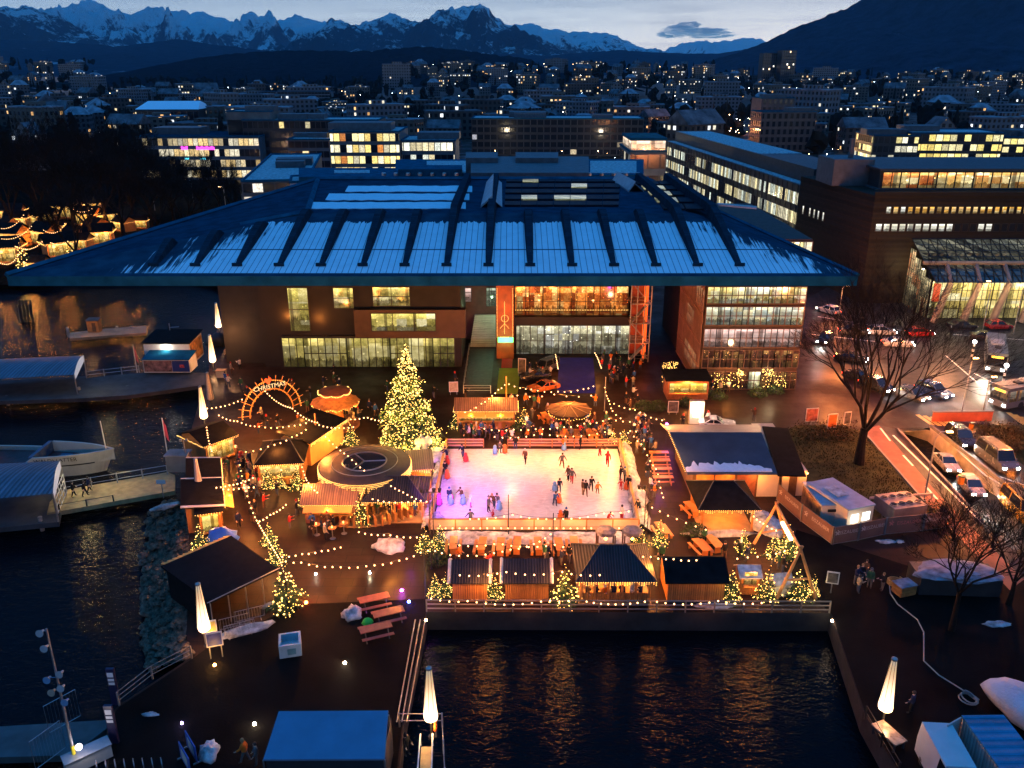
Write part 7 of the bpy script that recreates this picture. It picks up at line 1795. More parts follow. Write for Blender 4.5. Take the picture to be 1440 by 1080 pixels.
# visitors: each cluster shares a place
ZONES = [
 ('in the queue before the long drinks stall', [(648,612),(656,614),(663,611),(670,613),(677,612),(683,615),(652,620),(666,620),(660,617),(689,618),(699,620),(706,622),(712,618),(720,622),(674,621),(694,610)]),
 ('at tables behind the rear rink railing', [(735,618),(742,620),(760,620),(782,610),(788,613),(797,612),(803,618),(816,614),(822,612),(838,612),(848,610),(854,615),(858,606),(852,598),(836,598),(826,596)]),
 ('under the bulbs before the concert hall', [(719,571),(739,570),(751,573),(757,574),(837,572),(880,568),(886,577),(890,560),(896,572),(770,585),(748,590)]),
 ('walking on the left quay path', [(322,495),(318,505),(333,470),(345,445),(350,460),(345,480),(352,500),(360,505),(365,502),(372,500),(338,520),(326,527),(318,540),(322,545),(340,548),(349,560),(353,448),(340,430),(335,412)]),
 ('by the entrance arch and carousel', [(364,610),(369,592),(376,602),(391,600),(400,545),(412,550),(455,545),(470,540),(478,548),(504,590),(520,580),(528,585),(536,600),(433,580),(420,600),(437,560)]),
 ('among the stalls left of the pavilion', [(338,690),(344,662),(352,655),(350,668),(358,690),(362,700),(366,694),(372,715),(390,697),(408,744),(418,726),(345,700),(334,648),(322,664),(312,668),(302,668)]),
 ('inside the open bar at the rink corner', [(524,722),(531,724),(540,720),(548,724),(556,721),(562,727),(578,722),(584,726)]),
 ('at the high tables before the awning stall', [(440,745),(452,742),(462,744),(441,752),(458,760),(470,748)]),
 ('between the front huts and the snow bank', [(644,790),(766,788),(770,786),(690,800),(789,795),(800,790),(930,790),(1018,786),(1094,800),(1086,795),(1100,806),(1050,790),(1040,783),(990,764)]),
 ('inside the slatted front hut', [(826,846),(838,845),(850,846),(862,845),(874,846),(888,845),(900,846)]),
 ('by the red lit tables near the tent hall', [(900,610),(906,618),(902,628),(911,607),(896,602),(915,632),(890,615),(905,600),(912,660),(920,700),(914,690),(921,640),(910,672)]),
 ('on the forecourt by the kiosk and glazed block', [(868,532),(862,540),(876,528),(884,520),(872,515),(890,525),(900,520),(858,520),(906,512),(880,545),(1000,552),(1012,554),(1024,552),(1060,592),(938,536),(960,600),(995,596),(890,545)]),
 ('on the dark right promenade', [(1203,822),(1210,818),(1216,812),(1222,826),(1206,834),(1240,830),(1280,1003)]),
 ('in the shade beside the blue tent roof', [(346,1072),(362,1075)]),
 ('under the hall roof before the golden windows', [(395,510),(402,505),(640,540),(655,560),(610,560),(590,545),(545,550),(470,530),(560,560)]),
]
JK = ['black','black','black','navy','navy','grey','brown','red','white','beige','green','orange','blue']
jl = {'navy':'dark blue','beige':'beige'}
ZONES += [('among the crowd right of the rink', [(RND.uniform(893,918), RND.uniform(598,640)) for i in range(16)]),
 ('in the crowd behind the drinks stall tables', [(RND.uniform(735,860), RND.uniform(600,622)) for i in range(20)]),
 ('in the lane between quay huts and broad stall', [(RND.uniform(335,362), RND.uniform(650,745)) for i in range(14)]),
 ('beside the foyer entrance by the blue carpet', [(RND.choice([RND.uniform(742,780), RND.uniform(842,900)]), RND.uniform(505,540)) for i in range(18)])]
for where, pts in ZONES:
    seen = {}
    for (px, py) in pts:
        j = RND.choice(JK); h_ = RND.choice(['hair','hair','beanie','hood']); hc = None if h_ == 'hair' and RND.random() < .7 else ('fair' if h_ == 'hair' else RND.choice(['black','grey','red','white']))
        hat_w = {'hair':'bareheaded','beanie':'%s hat' % hc,'hood':'%s hood' % hc}[h_]
        if h_ == 'hair': hat_w = ('fair' if hc == 'fair' else 'dark') + '-haired'
        lab = 'visitor in %s coat, %s, %s' % (jl.get(j,j), hat_w, where)
        pf(px, py, None, pose=RND.choice(['stand','talk','walk','stand','talk']), jacket=j, legs=RND.choice(['denim','black','grey','brown']), hat=h_, hatc=hc, sc=RND.uniform(.93,1.06), label=lab, group='visitors ' + where)
person(G(572,1062), 1.0, 'stand', 'black', 'black', 'hood', 'black', 1.0, 'person in black coat standing on the left jetty by the ramp')

# high tables before the awning stall
for px, py, l_ in ((446,752,'round high table with a candle before the awning stall, left one'),(484,750,'round high table with a candle before the awning stall, right one'),(468,757,'round high table with a candle before the awning stall, nearest one')):
    o = thing('high_table', l_, 'high table', G(px,py)); MB().lathe([(.38,1.06),(.38,1.1)], 16).build('tabletop', mat('orange_varnished_wood', (.48,.18,.045)), o); MB().lathe([(.28,0),(.05,.06),(.04,1.06)], 10).build('leg', STEEL, o); MB().lathe([(.06,1.1),(.06,1.25)], 8).build('candle', emit('candle_glow', (1,.5,.12), 6, False), o)
# ------------------------------------------------------------------ landing stages, ship, kiosk, lower left
WL = -1.7
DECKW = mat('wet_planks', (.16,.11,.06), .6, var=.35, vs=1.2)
def pier(label, pts, z, th=.5, m=None, piles=()):
    p = [G(x,y,z) for x,y in pts]; c = p[0]; o = thing('landing_stage', label, 'landing stage', (c.x,c.y,0))
    mb = MB(); q = [tuple(v) for v in p]
    a = sum(q[i][0]*q[(i+1)%len(q)][1]-q[(i+1)%len(q)][0]*q[i][1] for i in range(len(q)))
    mb.slab(q if a > 0 else q[::-1], th); wb(mb, 'deck', m or DECKW, o)
    for (x, y, h_) in piles:
        v = G(x,y,WL); mb = MB(); mb.tube([v-Vector((0,0,2)), v+Vector((0,0,h_))], .2, 8); wb(mb, 'pile', mat('pale_pile', (.26,.24,.21), .8, var=.3), o)
    return o
# stage in front of the white ship
st = pier('planked landing stage lit yellow with three visitors on it', [(66,722),(246,690),(246,668),(236,664),(84,690),(70,706)], -.5, .45, mat('yellow_lit_planks', (.36,.26,.11), .7, var=.3, vs=1.5), ((60,746,1.5),))  # yellow lamplight is put into the plank colour
def corr_roof(label, pts, z, endpts=None):
    "floating waiting shelter under a corrugated roof"
    a, b, c, d = [G(*p, z) for p in pts]; o = thing('waiting_shelter', label, 'shelter', (a.x,a.y,0)); mb = MB(); n = 16
    rows = []
    for i in range(n+1):
        s = i/n; up = .55*math.sin(math.pi*s); rows.append((a.lerp(d,s)+Vector((0,0,up)), b.lerp(c,s)+Vector((0,0,up))))
    for i in range(n): mb.quad(rows[i][0], rows[i][1], rows[i+1][1], rows[i+1][0])
    wb(mb, 'roof', mat('unused', (.1,.1,.1)) if False else stripes('blue_corrugation', (.10,.15,.20), (.05,.075,.10), 0, .45, .5, .5, .2), o)
    mb = MB(); mb.add([tuple(r[1]+Vector((.02,0,0))) for r in rows]+[tuple(Vector((r[1].x+.02,r[1].y,z-.75))) for r in rows[::-1]], [tuple(range(2*n+2))]); wb(mb, 'gable_panel', emit('glowing_gable', (.8,.78,.9), .5), o)  # gable panel glows by itself, its brightness put in without a lamp
    for v in (a,b,c,d):
        mb = MB(); mb.tube([(v.x,v.y,-.6),(v.x,v.y,z)], .08, 6); wb(mb, 'post', STEEL, o)
    lo = [Vector((v.x,v.y,-.65)) for v in (a,b,c,d)]; mb = MB(); mb.slab([tuple(v) for v in lo], .5); wb(mb, 'pontoon', CONCD, o)
    return o
corr_roof('blue corrugated shelter beside the ship at the lit landing stage', [(-60,706),(74,694),(84,648),(-60,655)], 2.4)
corr_roof('blue corrugated shelter on the farther landing stage', [(-60,536),(104,527),(117,500),(-60,508)], 2.4)
pier('long stone and plank stage from the far shelter to the ferry kiosk', [(-60,566),(116,560),(180,556),(296,540),(296,524),(196,524),(122,531),(-60,545)], -.3, .5, mat('dark_stage_concrete', (.045,.043,.04), .85, var=.4, vs=.6), ((12,570,1.4),(114,562,1.8),(181,556,1.4)))
pier('lit wooden jetty with small cabin in the dark lake', [(98,476),(206,468),(206,458),(150,462),(98,468)], -.6, .4, mat('orange_lit_planks', (.40,.20,.08), .7, var=.3), ((97,474,1.6),(166,470,1.4),(186,470,1.4)))  # plank colour carries the orange lamplight
pier('dark blue green floating platform at the lower left', [(-40,1066),(100,1062),(156,1020),(156,1012),(-40,1024)], -.5, .5, mat('teal_deck', (.03,.055,.06), .6, var=.4), ())
lamp(G(110,686)+Vector((0,.5,2.6)), 420, (1,.75,.28)); lamp(G(170,680)+Vector((0,.3,2.6)), 220, (1,.70,.28)); lamp(G(145,545)+Vector((0,-.5,2.5)), 160, (1,.75,.25)); lamp(G(128,466)+Vector((0,-1.2,2.2)), 160, (1,.45,.12)); lamp(G(190,463)+Vector((0,-.8,2.2)), 120, (1,.40,.12))
railing('white steel railing along the rear of the lit landing stage', [(92,691,-.5),(236,667,-.5)], rails=(.45,1.05), m=STEEL); railing('low dark railing along the front of the lit landing stage', [(84,718,-.5),(160,705,-.5)], h=.7, rails=(.65,), m=BLACK)
railing('thin railing with white box on the farther stage', [(122,532,-.3),(196,524,-.3)], rails=(.5,1.0), m=STEEL)
o = thing('gate', 'white steel gate at the inner end of the lit landing stage', 'gate', G(84,716,-.5)); a, b = G(82,722,-.5), G(94,693,-.5); mb = MB()
for z in (.1,.8,1.5,2.1): mb.tube([a+Vector((0,0,z)),b+Vector((0,0,z))], .04, 5)
for k in range(6): q = a.lerp(b,k/5); mb.tube([q, q+Vector((0,0,2.1))], .035, 5)
wb(mb, 'frame', WHITE, o)
for (px, py, j, lab) in ((104,699,'black','visitor in black walking first on the lit landing stage'),(120,698,'black','visitor in black in the middle on the lit landing stage'),(126,692,'navy','visitor in navy last on the lit landing stage')):
    person(G(px,py,-.5), 1.6+RND.random(), 'walk', j, 'black', 'hair', None, 1.0, lab, 'visitors on the landing stage')
o = thing('jetty_cabin', 'small lit timber cabin on the dark jetty', 'cabin', G(134,466,-.6)); MB().box(-.9,.9,-.6,.6,0,1.9).build('wall', WOODP, o); MB().slab([(-1.05,-.75,2.0),(1.05,-.75,2.0),(1.05,.75,2.2),(-1.05,.75,2.2)], .1).build('roof', WOODD, o); MB().cbox((.2,-.62,.9), (.6,.04,1.5)).build('door', WOODD, o)
# the white ship: only its bow reaches into the frame
sh = thing('passenger_ship', 'white passenger ship with dark stripe lying bow first at the landing stage', 'ship', G(60,650,WL))
HULL = mat('cream_hull_paint', (.48,.44,.38), .4, var=.12); bt = G(160,632,.9); 
tipx, cy_ = bt.x, bt.y + .15; mb = MB(); L = 26; n = 26; zt, zb = 1.15, WL-.4
def half(s): return 2.75*(1-math.exp(-s/4.2))+.02
vs = []
for i in range(n+1):
    s = L*(i/n)**1.4; hw = half(s); zt_ = zt - .55*min(1,s/9) ; zt_ = .85 if s < 8.5 else .25
    zt_ = .95 - .10*min(s,8)/8 if s < 8.6 else .15
    x = tipx - s; bx = 1.5*math.exp(-s/3)
    vs += [(x-bx, cy_-hw*.75, zb), (x, cy_-hw, zt_), (x, cy_+hw, zt_), (x-bx, cy_+hw*.75, zb), (x-.1, cy_-max(.01,hw-.22), zt_), (x-.1, cy_+max(.01,hw-.22), zt_), (x-.1, cy_-max(.01,hw-.22), -.35), (x-.1, cy_+max(.01,hw-.22), -.35)]
fs = []
for i in range(n):
    a, b = i*8, (i+1)*8
    fs += [(a,a+1,b+1,b),(a+2,a+3,b+3,b+2),(a+1,a+4,b+4,b+1),(a+5,a+2,b+2,b+5),(a+4,a+6,b+6,b+4),(a+7,a+5,b+5,b+7)]
fs.append((0,3,2,1)); mb.add(vs, fs)
for f_ in range(len(mb.m)): pass
hull = wb(mb, 'hull', HULL, sh)
mb = MB(); dv = []
for i in range(n): 
    a, b = i*8, (i+1)*8; mb.quad(vs[a+6],vs[b+6],vs[b+7],vs[a+7])
wb(mb, 'deck', mat('red_brown_deck', (.10,.03,.03), .7, var=.3), sh)
def hp(s, z): # point on the near side of the hull
    hw = half(s); x = tipx-s; bx = 1.5*math.exp(-s/3); k = (.9-z)/(.9-zb); return Vector((x-bx*k, cy_-hw*(1-.25*k)-.03, z))
mb = MB(); pr = [hp(1.6+i*.55, -.25) for i in range(18)]; pr2 = [hp(1.6+i*.55, -.40) for i in range(18)]
for i in range(17): mb.quad(pr[i+1]-Vector((0,.02,0)), pr2[i+1]-Vector((0,.02,0)), pr2[i]-Vector((0,.02,0)), pr[i]-Vector((0,.02,0)))
wb(mb, 'stripe', BLACK, sh)
q0, q1 = hp(8.2,.35), hp(2.8,.35); dd = (q1-q0)
tx = text('ship_name', 'WALDSTÄTTER', .62, BLACK, None, (q0+q1)/2+Vector((0,-.16,.05)), (math.pi/2, 0, math.atan2(dd.y,dd.x)), .01)
tx.parent = sh; tx.matrix_parent_inverse = Matrix.Translation(sh.location).inverted()
mb = MB(); q = hp(5.6,-.85); mb.tube([q+Vector((-.3,-.1,.22)),q+Vector((-.25,-.12,-.2)),q+Vector((.25,-.12,-.2)),q+Vector((.3,-.1,.22))], .07, 5); mb.tube([q+Vector((0,-.1,.3)),q+Vector((0,-.12,-.25))], .06, 5); wb(mb, 'anchor', BLACK, sh)
mb = MB(); mb.tube([(tipx-.9,cy_,-.3),(tipx-1.0,cy_,4.2)], [.06,.04], 6); wb(mb, 'bow_mast', WHITE, sh)
mb = MB(); mb.box(tipx-8.3,tipx-7.9,cy_-2.2,cy_+2.2,-.3,.9); mb.cbox((tipx-5.5,cy_,-.1), (1.2,1.0,.5)); wb(mb, 'bulwark', mat('blue_bulwark', (.04,.09,.16), .5), sh)
mb = MB(); mb.prism([(tipx-26,cy_-2.5),(tipx-15.5,cy_-2.3),(tipx-14.2,cy_-1.4),(tipx-14.0,cy_),(tipx-14.2,cy_+1.4),(tipx-15.5,cy_+2.3),(tipx-26,cy_+2.5)], -.3, 2.6); wb(mb, 'wheelhouse', HULL, sh)
mb = MB(); mb.prism([(tipx-26,cy_-2.75),(tipx-15.3,cy_-2.6),(tipx-13.9,cy_-1.5),(tipx-13.6,cy_),(tipx-13.9,cy_+1.5),(tipx-15.3,cy_+2.6),(tipx-26,cy_+2.75)], 2.6, 2.8); wb(mb, 'wheelhouse_roof', mat('blue_bulwark', (.04,.09,.16)), sh)
# pennant poles on the shore
def flagpole(px, py, h_, label, flag=True, lean=0):
    c = G(px,py,-.3); o = thing('flagpole', label, 'flagpole', c); MB().tube([(0,0,0),(lean,0,h_)], [.06,.03], 6).build('pole', mat('pale_pole', (.5,.5,.5), .5), o)
    if flag: 
        mb = MB(); vs_ = []
        for i in range(7):
            for j in range(2): vs_.append((lean*.9+.06+i*.06*(1 if j else .6), .05*math.sin(i*1.4), h_-.2-j*1.9-i*.12))
        mb.add(vs_, [(i*2,i*2+1,i*2+3,i*2+2) for i in range(6)]); mb.build('flag', mat('red_flag', (.35,.03,.06), .8, var=.2), o)
flagpole(238,655,5.6,'tall pole with hanging red flag before the lit landing stage'); flagpole(193,524,4.2,'pole with hanging red flag beside the ferry kiosk')
o = thing('signpost', 'small white name board on a post by the lit landing stage', 'signpost', G(230,700,-.5)); MB().tube([(0,0,0),(0,0,1.7)], .05, 6).build('post', STEEL, o); MB().cbox((0,-.06,1.8), (.9,.05,.42)).build('board', WHITE, o)
o = thing('street_lamp', 'double headed lamp post behind the goods stall on the left quay', 'street lamp', G(264,660)); MB().tube([(0,0,0),(0,0,3.4)], .06, 6).build('post', STEEL, o)
for x in (-.3,.3): MB().cbox((x,0,3.4), (.25,.2,.2)).build('lamp_head', STEEL, o)
o = thing('shed', 'pale flat topped shed by the water beside the flagpole', 'shed', G(250,664)); MB().box(-1.1,1.1,0,1.5,0,1.8).build('wall', CONC, o); MB().slab([(-1.2,-.1,1.95),(1.2,-.1,1.95),(1.2,1.6,1.95),(-1.2,1.6,1.95)], .14).build('roof', mat('pale_shed_roof', (.25,.24,.23), .7), o)
# ferry kiosk
k = thing('ferry_kiosk', 'white ferry kiosk with black roof and picture posters on the left quay', 'kiosk', (G(244,525).x, G(244,525).y, 0))
p, q = G(206,514), G(276,508); Y_ = p.y; zt_ = P(240,472,Y_).z; zt_ = 3.3
mb = MB(); mb.box(p.x,q.x,Y_,Y_+5.2,0,zt_); wb(mb, 'wall', mat('kiosk_white', (.62,.60,.55), .6, var=.08), k)
mb = MB(); mb.slab([(p.x-.25,Y_-.3,zt_+.15),(q.x+.25,Y_-.3,zt_+.15),(q.x+.25,Y_+5.4,zt_+.5),(p.x-.25,Y_+5.4,zt_+.5)], .15); wb(mb, 'roof', ROOFB, k)
mb = MB(); mb.box(q.x+.01,q.x+.06,Y_+.3,Y_+4.9,.3,zt_-.2); wb(mb, 'side_poster', mat('orange_photo_print', (.40,.20,.07), .5, var=.8, vs=1.5), k)
mb = MB(); x0, x1 = G(203,524).x, G(272,520).x; y2 = G(240,524).y; mb.box(x0,x1,y2,Y_-.05,0,1.9); wb(mb, 'front_block', mat('kiosk_white', (.62,.6,.55)), k)
mb = MB(); mb.slab([(x0-.1,y2-.15,1.98),(x1+.1,y2-.15,1.98),(x1+.1,Y_-.02,2.35),(x0-.1,Y_-.02,2.35)], .1); wb(mb, 'front_roof', PALEMETAL, k)
mb = MB(); w1 = x1-x0; mb.box(x0+.1,x0+w1*.62,y2-.06,y2-.01,.15,1.75); wb(mb, 'poster', mat('portrait_print', (.22,.10,.08), .5, var=.95, vs=1.6), k)
mb = MB(); mb.box(x0+w1*.63,x1-.05,y2-.065,y2-.01,.15,1.75); wb(mb, 'poster', mat('navy_print', (.015,.03,.14), .5, var=.2), k)
mb = MB(); cx_ = x0+w1*.84; mb.lathe([(.01,0),(.34,.0)], 12, (0,0,0), cap=False) if False else mb.box(cx_-.32,cx_+.32,y2-.075,y2-.068,.75,1.2); wb(mb, 'emblem', mat('red_emblem', (.5,.06,.06), .5, var=.5, vs=4), k)
mb = MB(); mb.cbox(((p.x+q.x)/2,Y_-.2,zt_-.25), (.5,.3,.12)); wb(mb, 'wall_lamp', emit('kiosk_lamp', (1,.95,.85), 18), k); lamp(((p.x+q.x)/2,Y_-.55,zt_-.4), 140, (1,.93,.80))
mb = MB(); mb.tube([(p.x+2,Y_+5,3.4),(p.x+2,Y_+5,4.8)], .06, 5); mb.tube([(p.x+2,Y_+5,4.2),(p.x+3.4,Y_+5,4.3)], .04, 5); wb(mb, 'antenna', STEEL, k)
o = tag(MB().lump((0,0,.9), 1.6, 1.1, 1.1, 7, 14, 8, .2).build('covered_stack', mat('black_cover', (.01,.011,.012), .6, var=.2), None, True, G(306,486)), 'black covered stack beside the ferry kiosk on the quay', 'covered stack')
c = G(312,530); o = thing('food_cart', 'small yellow lit box stand under the quay lantern', 'stand', c); MB().box(-.6,.6,-.4,.4,0,1.0).build('body', mat('cream_box', (.6,.5,.3), .6), o); MB().box(-.7,.7,-.5,.5,1.0,1.06).build('lid', WOODP, o)
# piles far out in the water
for i in range(8):
    x, y = 30 + (i%4)*5, 447 + (i//4)*6; v = G(x,y,WL); o = MB().tube([v-Vector((0,0,2)), v+Vector((.2,0,3.2))], .18, 7).build('mooring_pile', mat('black_pile', (.012,.011,.010), .9, var=.2)); tag(o, 'dark mooring pile in the cluster out on the lake', 'pile', 'mooring piles on the lake')
# rubble bank
mb = MB(); nx, ny = 60, 26; vs = []
prof = [((204,722),(268,700)),((200,770),(266,760)),((192,830),(264,830)),((196,900),(262,900)),((205,950),(272,922))]
def bk(s, t_):
    k = s*(len(prof)-1); i = min(int(k), len(prof)-2); f = k-i
    a0, a1 = G(*prof[i][0],WL-.15), G(*prof[i+1][0],WL-.15); b0, b1 = G(*prof[i][1],.02), G(*prof[i+1][1],.02)
    return a0.lerp(a1,f).lerp(b0.lerp(b1,f), t_)
for j in range(ny+1):
    for i in range(nx+1):
        p = bk(i/nx, j/ny); nz = noise.noise(p*1.3)*.35 + abs(noise.noise(p*3.1))*.45; e_ = min(1, j/3, (ny-j)/3)
        vs.append((p.x+.12*noise.noise(p*4), p.y+.12*noise.noise(p*4+Vector((3,0,0))), p.z+nz*e_))
mb.add(vs, [(j*(nx+1)+i, j*(nx+1)+i+1, (j+1)*(nx+1)+i+1, (j+1)*(nx+1)+i) for j in range(ny) for i in range(nx)])
o = mb.build('rubble_bank', mat('rubble', (.085,.062,.042), .95, var=.8, vs=2.2, bump=1.0, bs=5, spec=.1)); o['kind'] = 'structure'
if o.data.polygons[0].normal.z < 0: o.data.flip_normals()
RSM = [MB().lump((0,0,0), .5,.42,.32, s_, 8, 5, .3).mesh('rock', mat('rubble_rock', (.10,.072,.050), .95, var=.7, vs=3, bump=.6, bs=6, spec=.1)) for s_ in range(4)]
for i in range(150):
    p = bk(RND.random(), RND.uniform(.05,.9)); o = bpy.data.objects.new('rock', RSM[i%4]); COL.objects.link(o); s_ = RND.uniform(.4,1.25); o.location = p+Vector((0,0,.25)); o.scale = (s_,s_,s_*.8); o.rotation_euler = (0,0,RND.random()*6); tag(o, 'grey boulder on the rubble bank by the water', 'boulder', 'boulders of the rubble bank')
# loudspeaker mast, gates and banners at the lower left
c = G(108,1078); o = thing('loudspeaker_mast', 'leaning grey mast hung with horn loudspeakers at the lower left', 'mast', c); top = P(65,884,c.y+.4)-c
MB().tube([(0,0,0), top], [.10,.05], 8).build('pole', STEEL, o)
MB().tube([(0,0,0), top*.16], .115, 8).build('yellow_sleeve', mat('yellow_sleeve', (.6,.5,.03), .5), o)
for s_, dx, m_ in ((.985,-.25,'grey_horn'),(.88,-.2,'grey_horn'),(.70,.35,'grey_horn'),(.66,-.45,'blue_horn'),(.60,.25,'grey_horn'),(.57,-.35,'tan_horn'),(.50,.3,'blue_horn')):
    b = top*s_; M = Matrix.Translation(b+Vector((dx,-.1,0))) @ Matrix.Rotation(1.4, 4, 'X'); tmp = MB().lathe([(.06,-.22),(.09,0),(.22,.2),(.23,.22)], 12); q = MB(); q.add(tmp.v, tmp.f, 0, M); q.tube([tuple(b), tuple(b+Vector((dx,0,0)))], .025, 4)
    q.build('loudspeaker', mat(m_, {'grey_horn':(.3,.31,.32),'blue_horn':(.10,.22,.35),'tan_horn':(.3,.24,.18)}[m_], .5), o)
MB().ball((.45,-.1,1.6), .2).build('work_lamp', emit('white_work_lamp', (1,.82,.9), 14), o); lamp(c+Vector((.8,-.4,1.7)), 90, (1,.85,.85))
for i, (px, py, r_, l_) in enumerate(((72,1068,1.1,'open wire gate leaf left of the loudspeaker mast'),(92,1020,.9,'second wire gate leaf behind the loudspeaker mast'))):
    o = thing('wire_gate', l_, 'gate', G(px,py), r_); mb = MB(); mb.tube([(-1,0,.1),(-1,0,2.2),(1,0,2.2),(1,0,.1),(-1,0,.1)], .03, 5); mb.build('frame', STEEL, o)
    mb = MB(); [mb.tube([(-1+.2*j,0,.1),(-1+.2*j,0,2.2)], .006, 3) for j in range(1,10)]; mb.build('mesh_panel', STEEL, o)
for i, (px, py, l_) in enumerate(((164,990,'dark blue pillar sign with white symbols, farther one'),(162,1044,'dark blue pillar sign with white symbols, nearer one'))):
    o = thing('pillar_sign', l_, 'pillar sign', G(px,py)); MB().box(-.26,.26,-.1,.1,0,2.9).build('body', mat('navy_sign', (.004,.006,.035), .4), o)
    for z, h_ in ((2.45,.36),(2.05,.2),(1.75,.2)): MB().box(-.2,.2,-.115,-.101,z-h_/2,z+h_/2).build('symbol', WHITE, o)
o = thing('container_box', 'grey equipment box lying beside the loudspeaker mast', 'equipment box', G(125,1072), .7); MB().box(-1.3,1.3,-.45,.45,0,.9).build('body', mat('grey_box', (.30,.31,.29), .6, var=.2), o); MB().box(-1.35,1.35,-.5,.5,.9,.96).build('lid', STEEL, o)
for i, (px, py, r_, l_) in enumerate(((271,1062,-.9,'blue and white banner leaning by the snow clump, upper one'),(262,1078,-.9,'blue and white banner leaning by the snow clump, lower one'))):
    o = thing('banner_stand', l_, 'banner', G(px,py), r_); MB().box(-.9,.9,-.03,.03,.1,1.3).build('cloth', mat('blue_banner', (.03,.09,.30), .7, var=.2), o); MB().box(-.5,.5,-.045,-.031,.35,1.05).build('emblem', mat('pale_banner_print', (.35,.40,.38), .7), o)
    for x in (-.85,.85): MB().box(x-.03,x+.03,-.25,.25,0,.1).build('foot', STEEL, o)
for i in range(8):
    o = thing('bicycle_stand', 'bent steel hoop of the bicycle stand at the bottom left', 'bicycle stand', G(138+i*13,1086-i*.5), .5, 'bicycle stand hoops'); MB().tube([(0,-.35,0),(0,-.3,.7),(0,0,.85),(0,.3,.7),(0,.35,0)], .03, 6).build('hoop', STEEL, o)
# blue tent roof at the bottom
p = [G(370,1068,2.9),G(541,1067,2.9),G(546,999,3.2),G(392,1000,3.2)]
o = thing('blue_tent', 'flat blue grey tent roof with dark front at the bottom of the square', 'tent', ((p[0].x+p[1].x)/2,(p[0].y+p[2].y)/2,0)); mb = MB(); mb.slab([tuple(v) for v in p], .12); wb(mb, 'roof', mat('blue_tent_cloth', (.10,.18,.28), .6, var=.12, vs=.6), o)
mb = MB(); mb.box(p[0].x+.1,p[1].x-.1,p[0].y+.1,p[0].y+.14,0,2.75); mb.box(p[0].x+.1,p[0].x+.14,p[0].y+.14,p[3].y-.1,0,2.75); mb.box(p[1].x-.14,p[1].x-.1,p[0].y+.14,p[2].y-.1,0,2.75); wb(mb, 'wall', mat('dark_tent_wall', (.012,.016,.022), .8), o)
for v in p: mb = MB(); mb.tube([(v.x,v.y,0),(v.x,v.y,2.85)], .05, 6); wb(mb, 'post', STEEL, o)
# gangway and buoy on the jetty
a, b = G(598,1046), G(584,1130); o = thing('gangway', 'yellow lit gangway with white handrails on the left jetty', 'gangway', (a.x,a.y,0)); r1 = G(608,1046)
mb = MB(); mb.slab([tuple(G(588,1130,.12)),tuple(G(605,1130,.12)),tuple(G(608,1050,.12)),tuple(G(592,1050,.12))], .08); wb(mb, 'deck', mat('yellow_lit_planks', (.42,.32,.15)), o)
for (s0, s1) in (((592,1050),(586,1130)),((609,1050),(607,1130))):
    mb = MB(); u, v = G(*s0), G(*s1); mb.tube([u+Vector((0,0,.1)), u+Vector((0,0,1.0)), v+Vector((0,0,1.0))], .05, 5); wb(mb, 'handrail', WHITE, o)
lamp(G(599,1060)+Vector((0,0,1.5)), 40, (1,.72,.15)); lamp(G(590,1040)+Vector((0,0,2)), 60, (1,.35,.15))
M = Matrix.Rotation(.1, 4, 'Y') @ Matrix.Scale(1.0, 4); mb = MB(); mb.tube([(0, .0+.33*math.cos(i*math.pi/10), 1.0+.38*math.sin(i*math.pi/10)) for i in range(21)], .09, 8)
o = thing('life_ring', 'orange life ring on its post on the left jetty', 'life ring', G(613,1036)); mb.build('ring', mat('orange_plastic', (.75,.14,.02)), o); MB().box(-.05,.05,-.05,.05,0,1.3).build('post', STEEL, o)
# rails along the left basin wall
for i, dx in enumerate((0, 7, 14)):
    mb = MB(); u, v = G(598-dx,872), G(572-dx,1016); mb.tube([u+Vector((0,0,.05)), v+Vector((0,0,.05))], .045, 4); o = mb.build('mooring_rail', STEEL); tag(o, ('outermost','middle','innermost')[i] + ' steel mooring rail along the left basin wall', 'rail', 'mooring rails')
# ------------------------------------------------------------------ right quay: van, container, lawn, fence, machinery
V_ = G(1342,1062,2.4); V_.z = 0; vr = rad(-4)
o = thing('white_van', 'white panel van with grey windscreen at the lower right corner', 'van', V_, vr)
VP = mat('van_white', (.50,.50,.50), .35, var=.08); mb = MB()
vs = []
for (y,w_,z0,z1) in ((-2.6,1.7,.4,.95),(-2.45,1.9,.3,1.15),(-1.75,1.96,.28,1.35)): vs += [(-w_/2,y,z0),(-w_/2,y,z1),(w_/2,y,z1),(w_/2,y,z0)]
mb.add(vs, [(0,1,2,3)[::-1]] + [(i*4+k2, i*4+(k2+1)%4, (i+1)*4+(k2+1)%4, (i+1)*4+k2) for i in range(2) for k2 in range(4)])
mb.box(-.98,.98,-1.75,2.6,.28,1.35); mb.slab([(-.86,-.95,2.45),(.86,-.95,2.45),(.88,2.6,2.45),(-.88,2.6,2.45)], .12)
mb.add([(-.98,-.2,1.35),(-.98,2.6,1.35),(-.88,2.6,2.35),(-.87,-.2,2.35)],[(0,1,2,3)]); mb.add([(.98,-.2,1.35),(.98,2.6,1.35),(.88,2.6,2.35),(.87,-.2,2.35)],[(3,2,1,0)]); mb.add([(-.98,2.6,1.35),(.98,2.6,1.35),(.88,2.6,2.35),(-.88,2.6,2.35)],[(0,1,2,3)])
mb.build('body', VP, o)
g = MB(); g.add([(-.95,-1.74,1.36),(.95,-1.74,1.36),(.85,-.96,2.34),(-.85,-.96,2.34),(-.97,-.2,1.36),(.97,-.2,1.36),(.87,-.2,2.34),(-.87,-.2,2.34)],[(0,1,2,3),(4,0,3,7),(1,5,6,2)]); g.build('glazing', GLASSD, o)
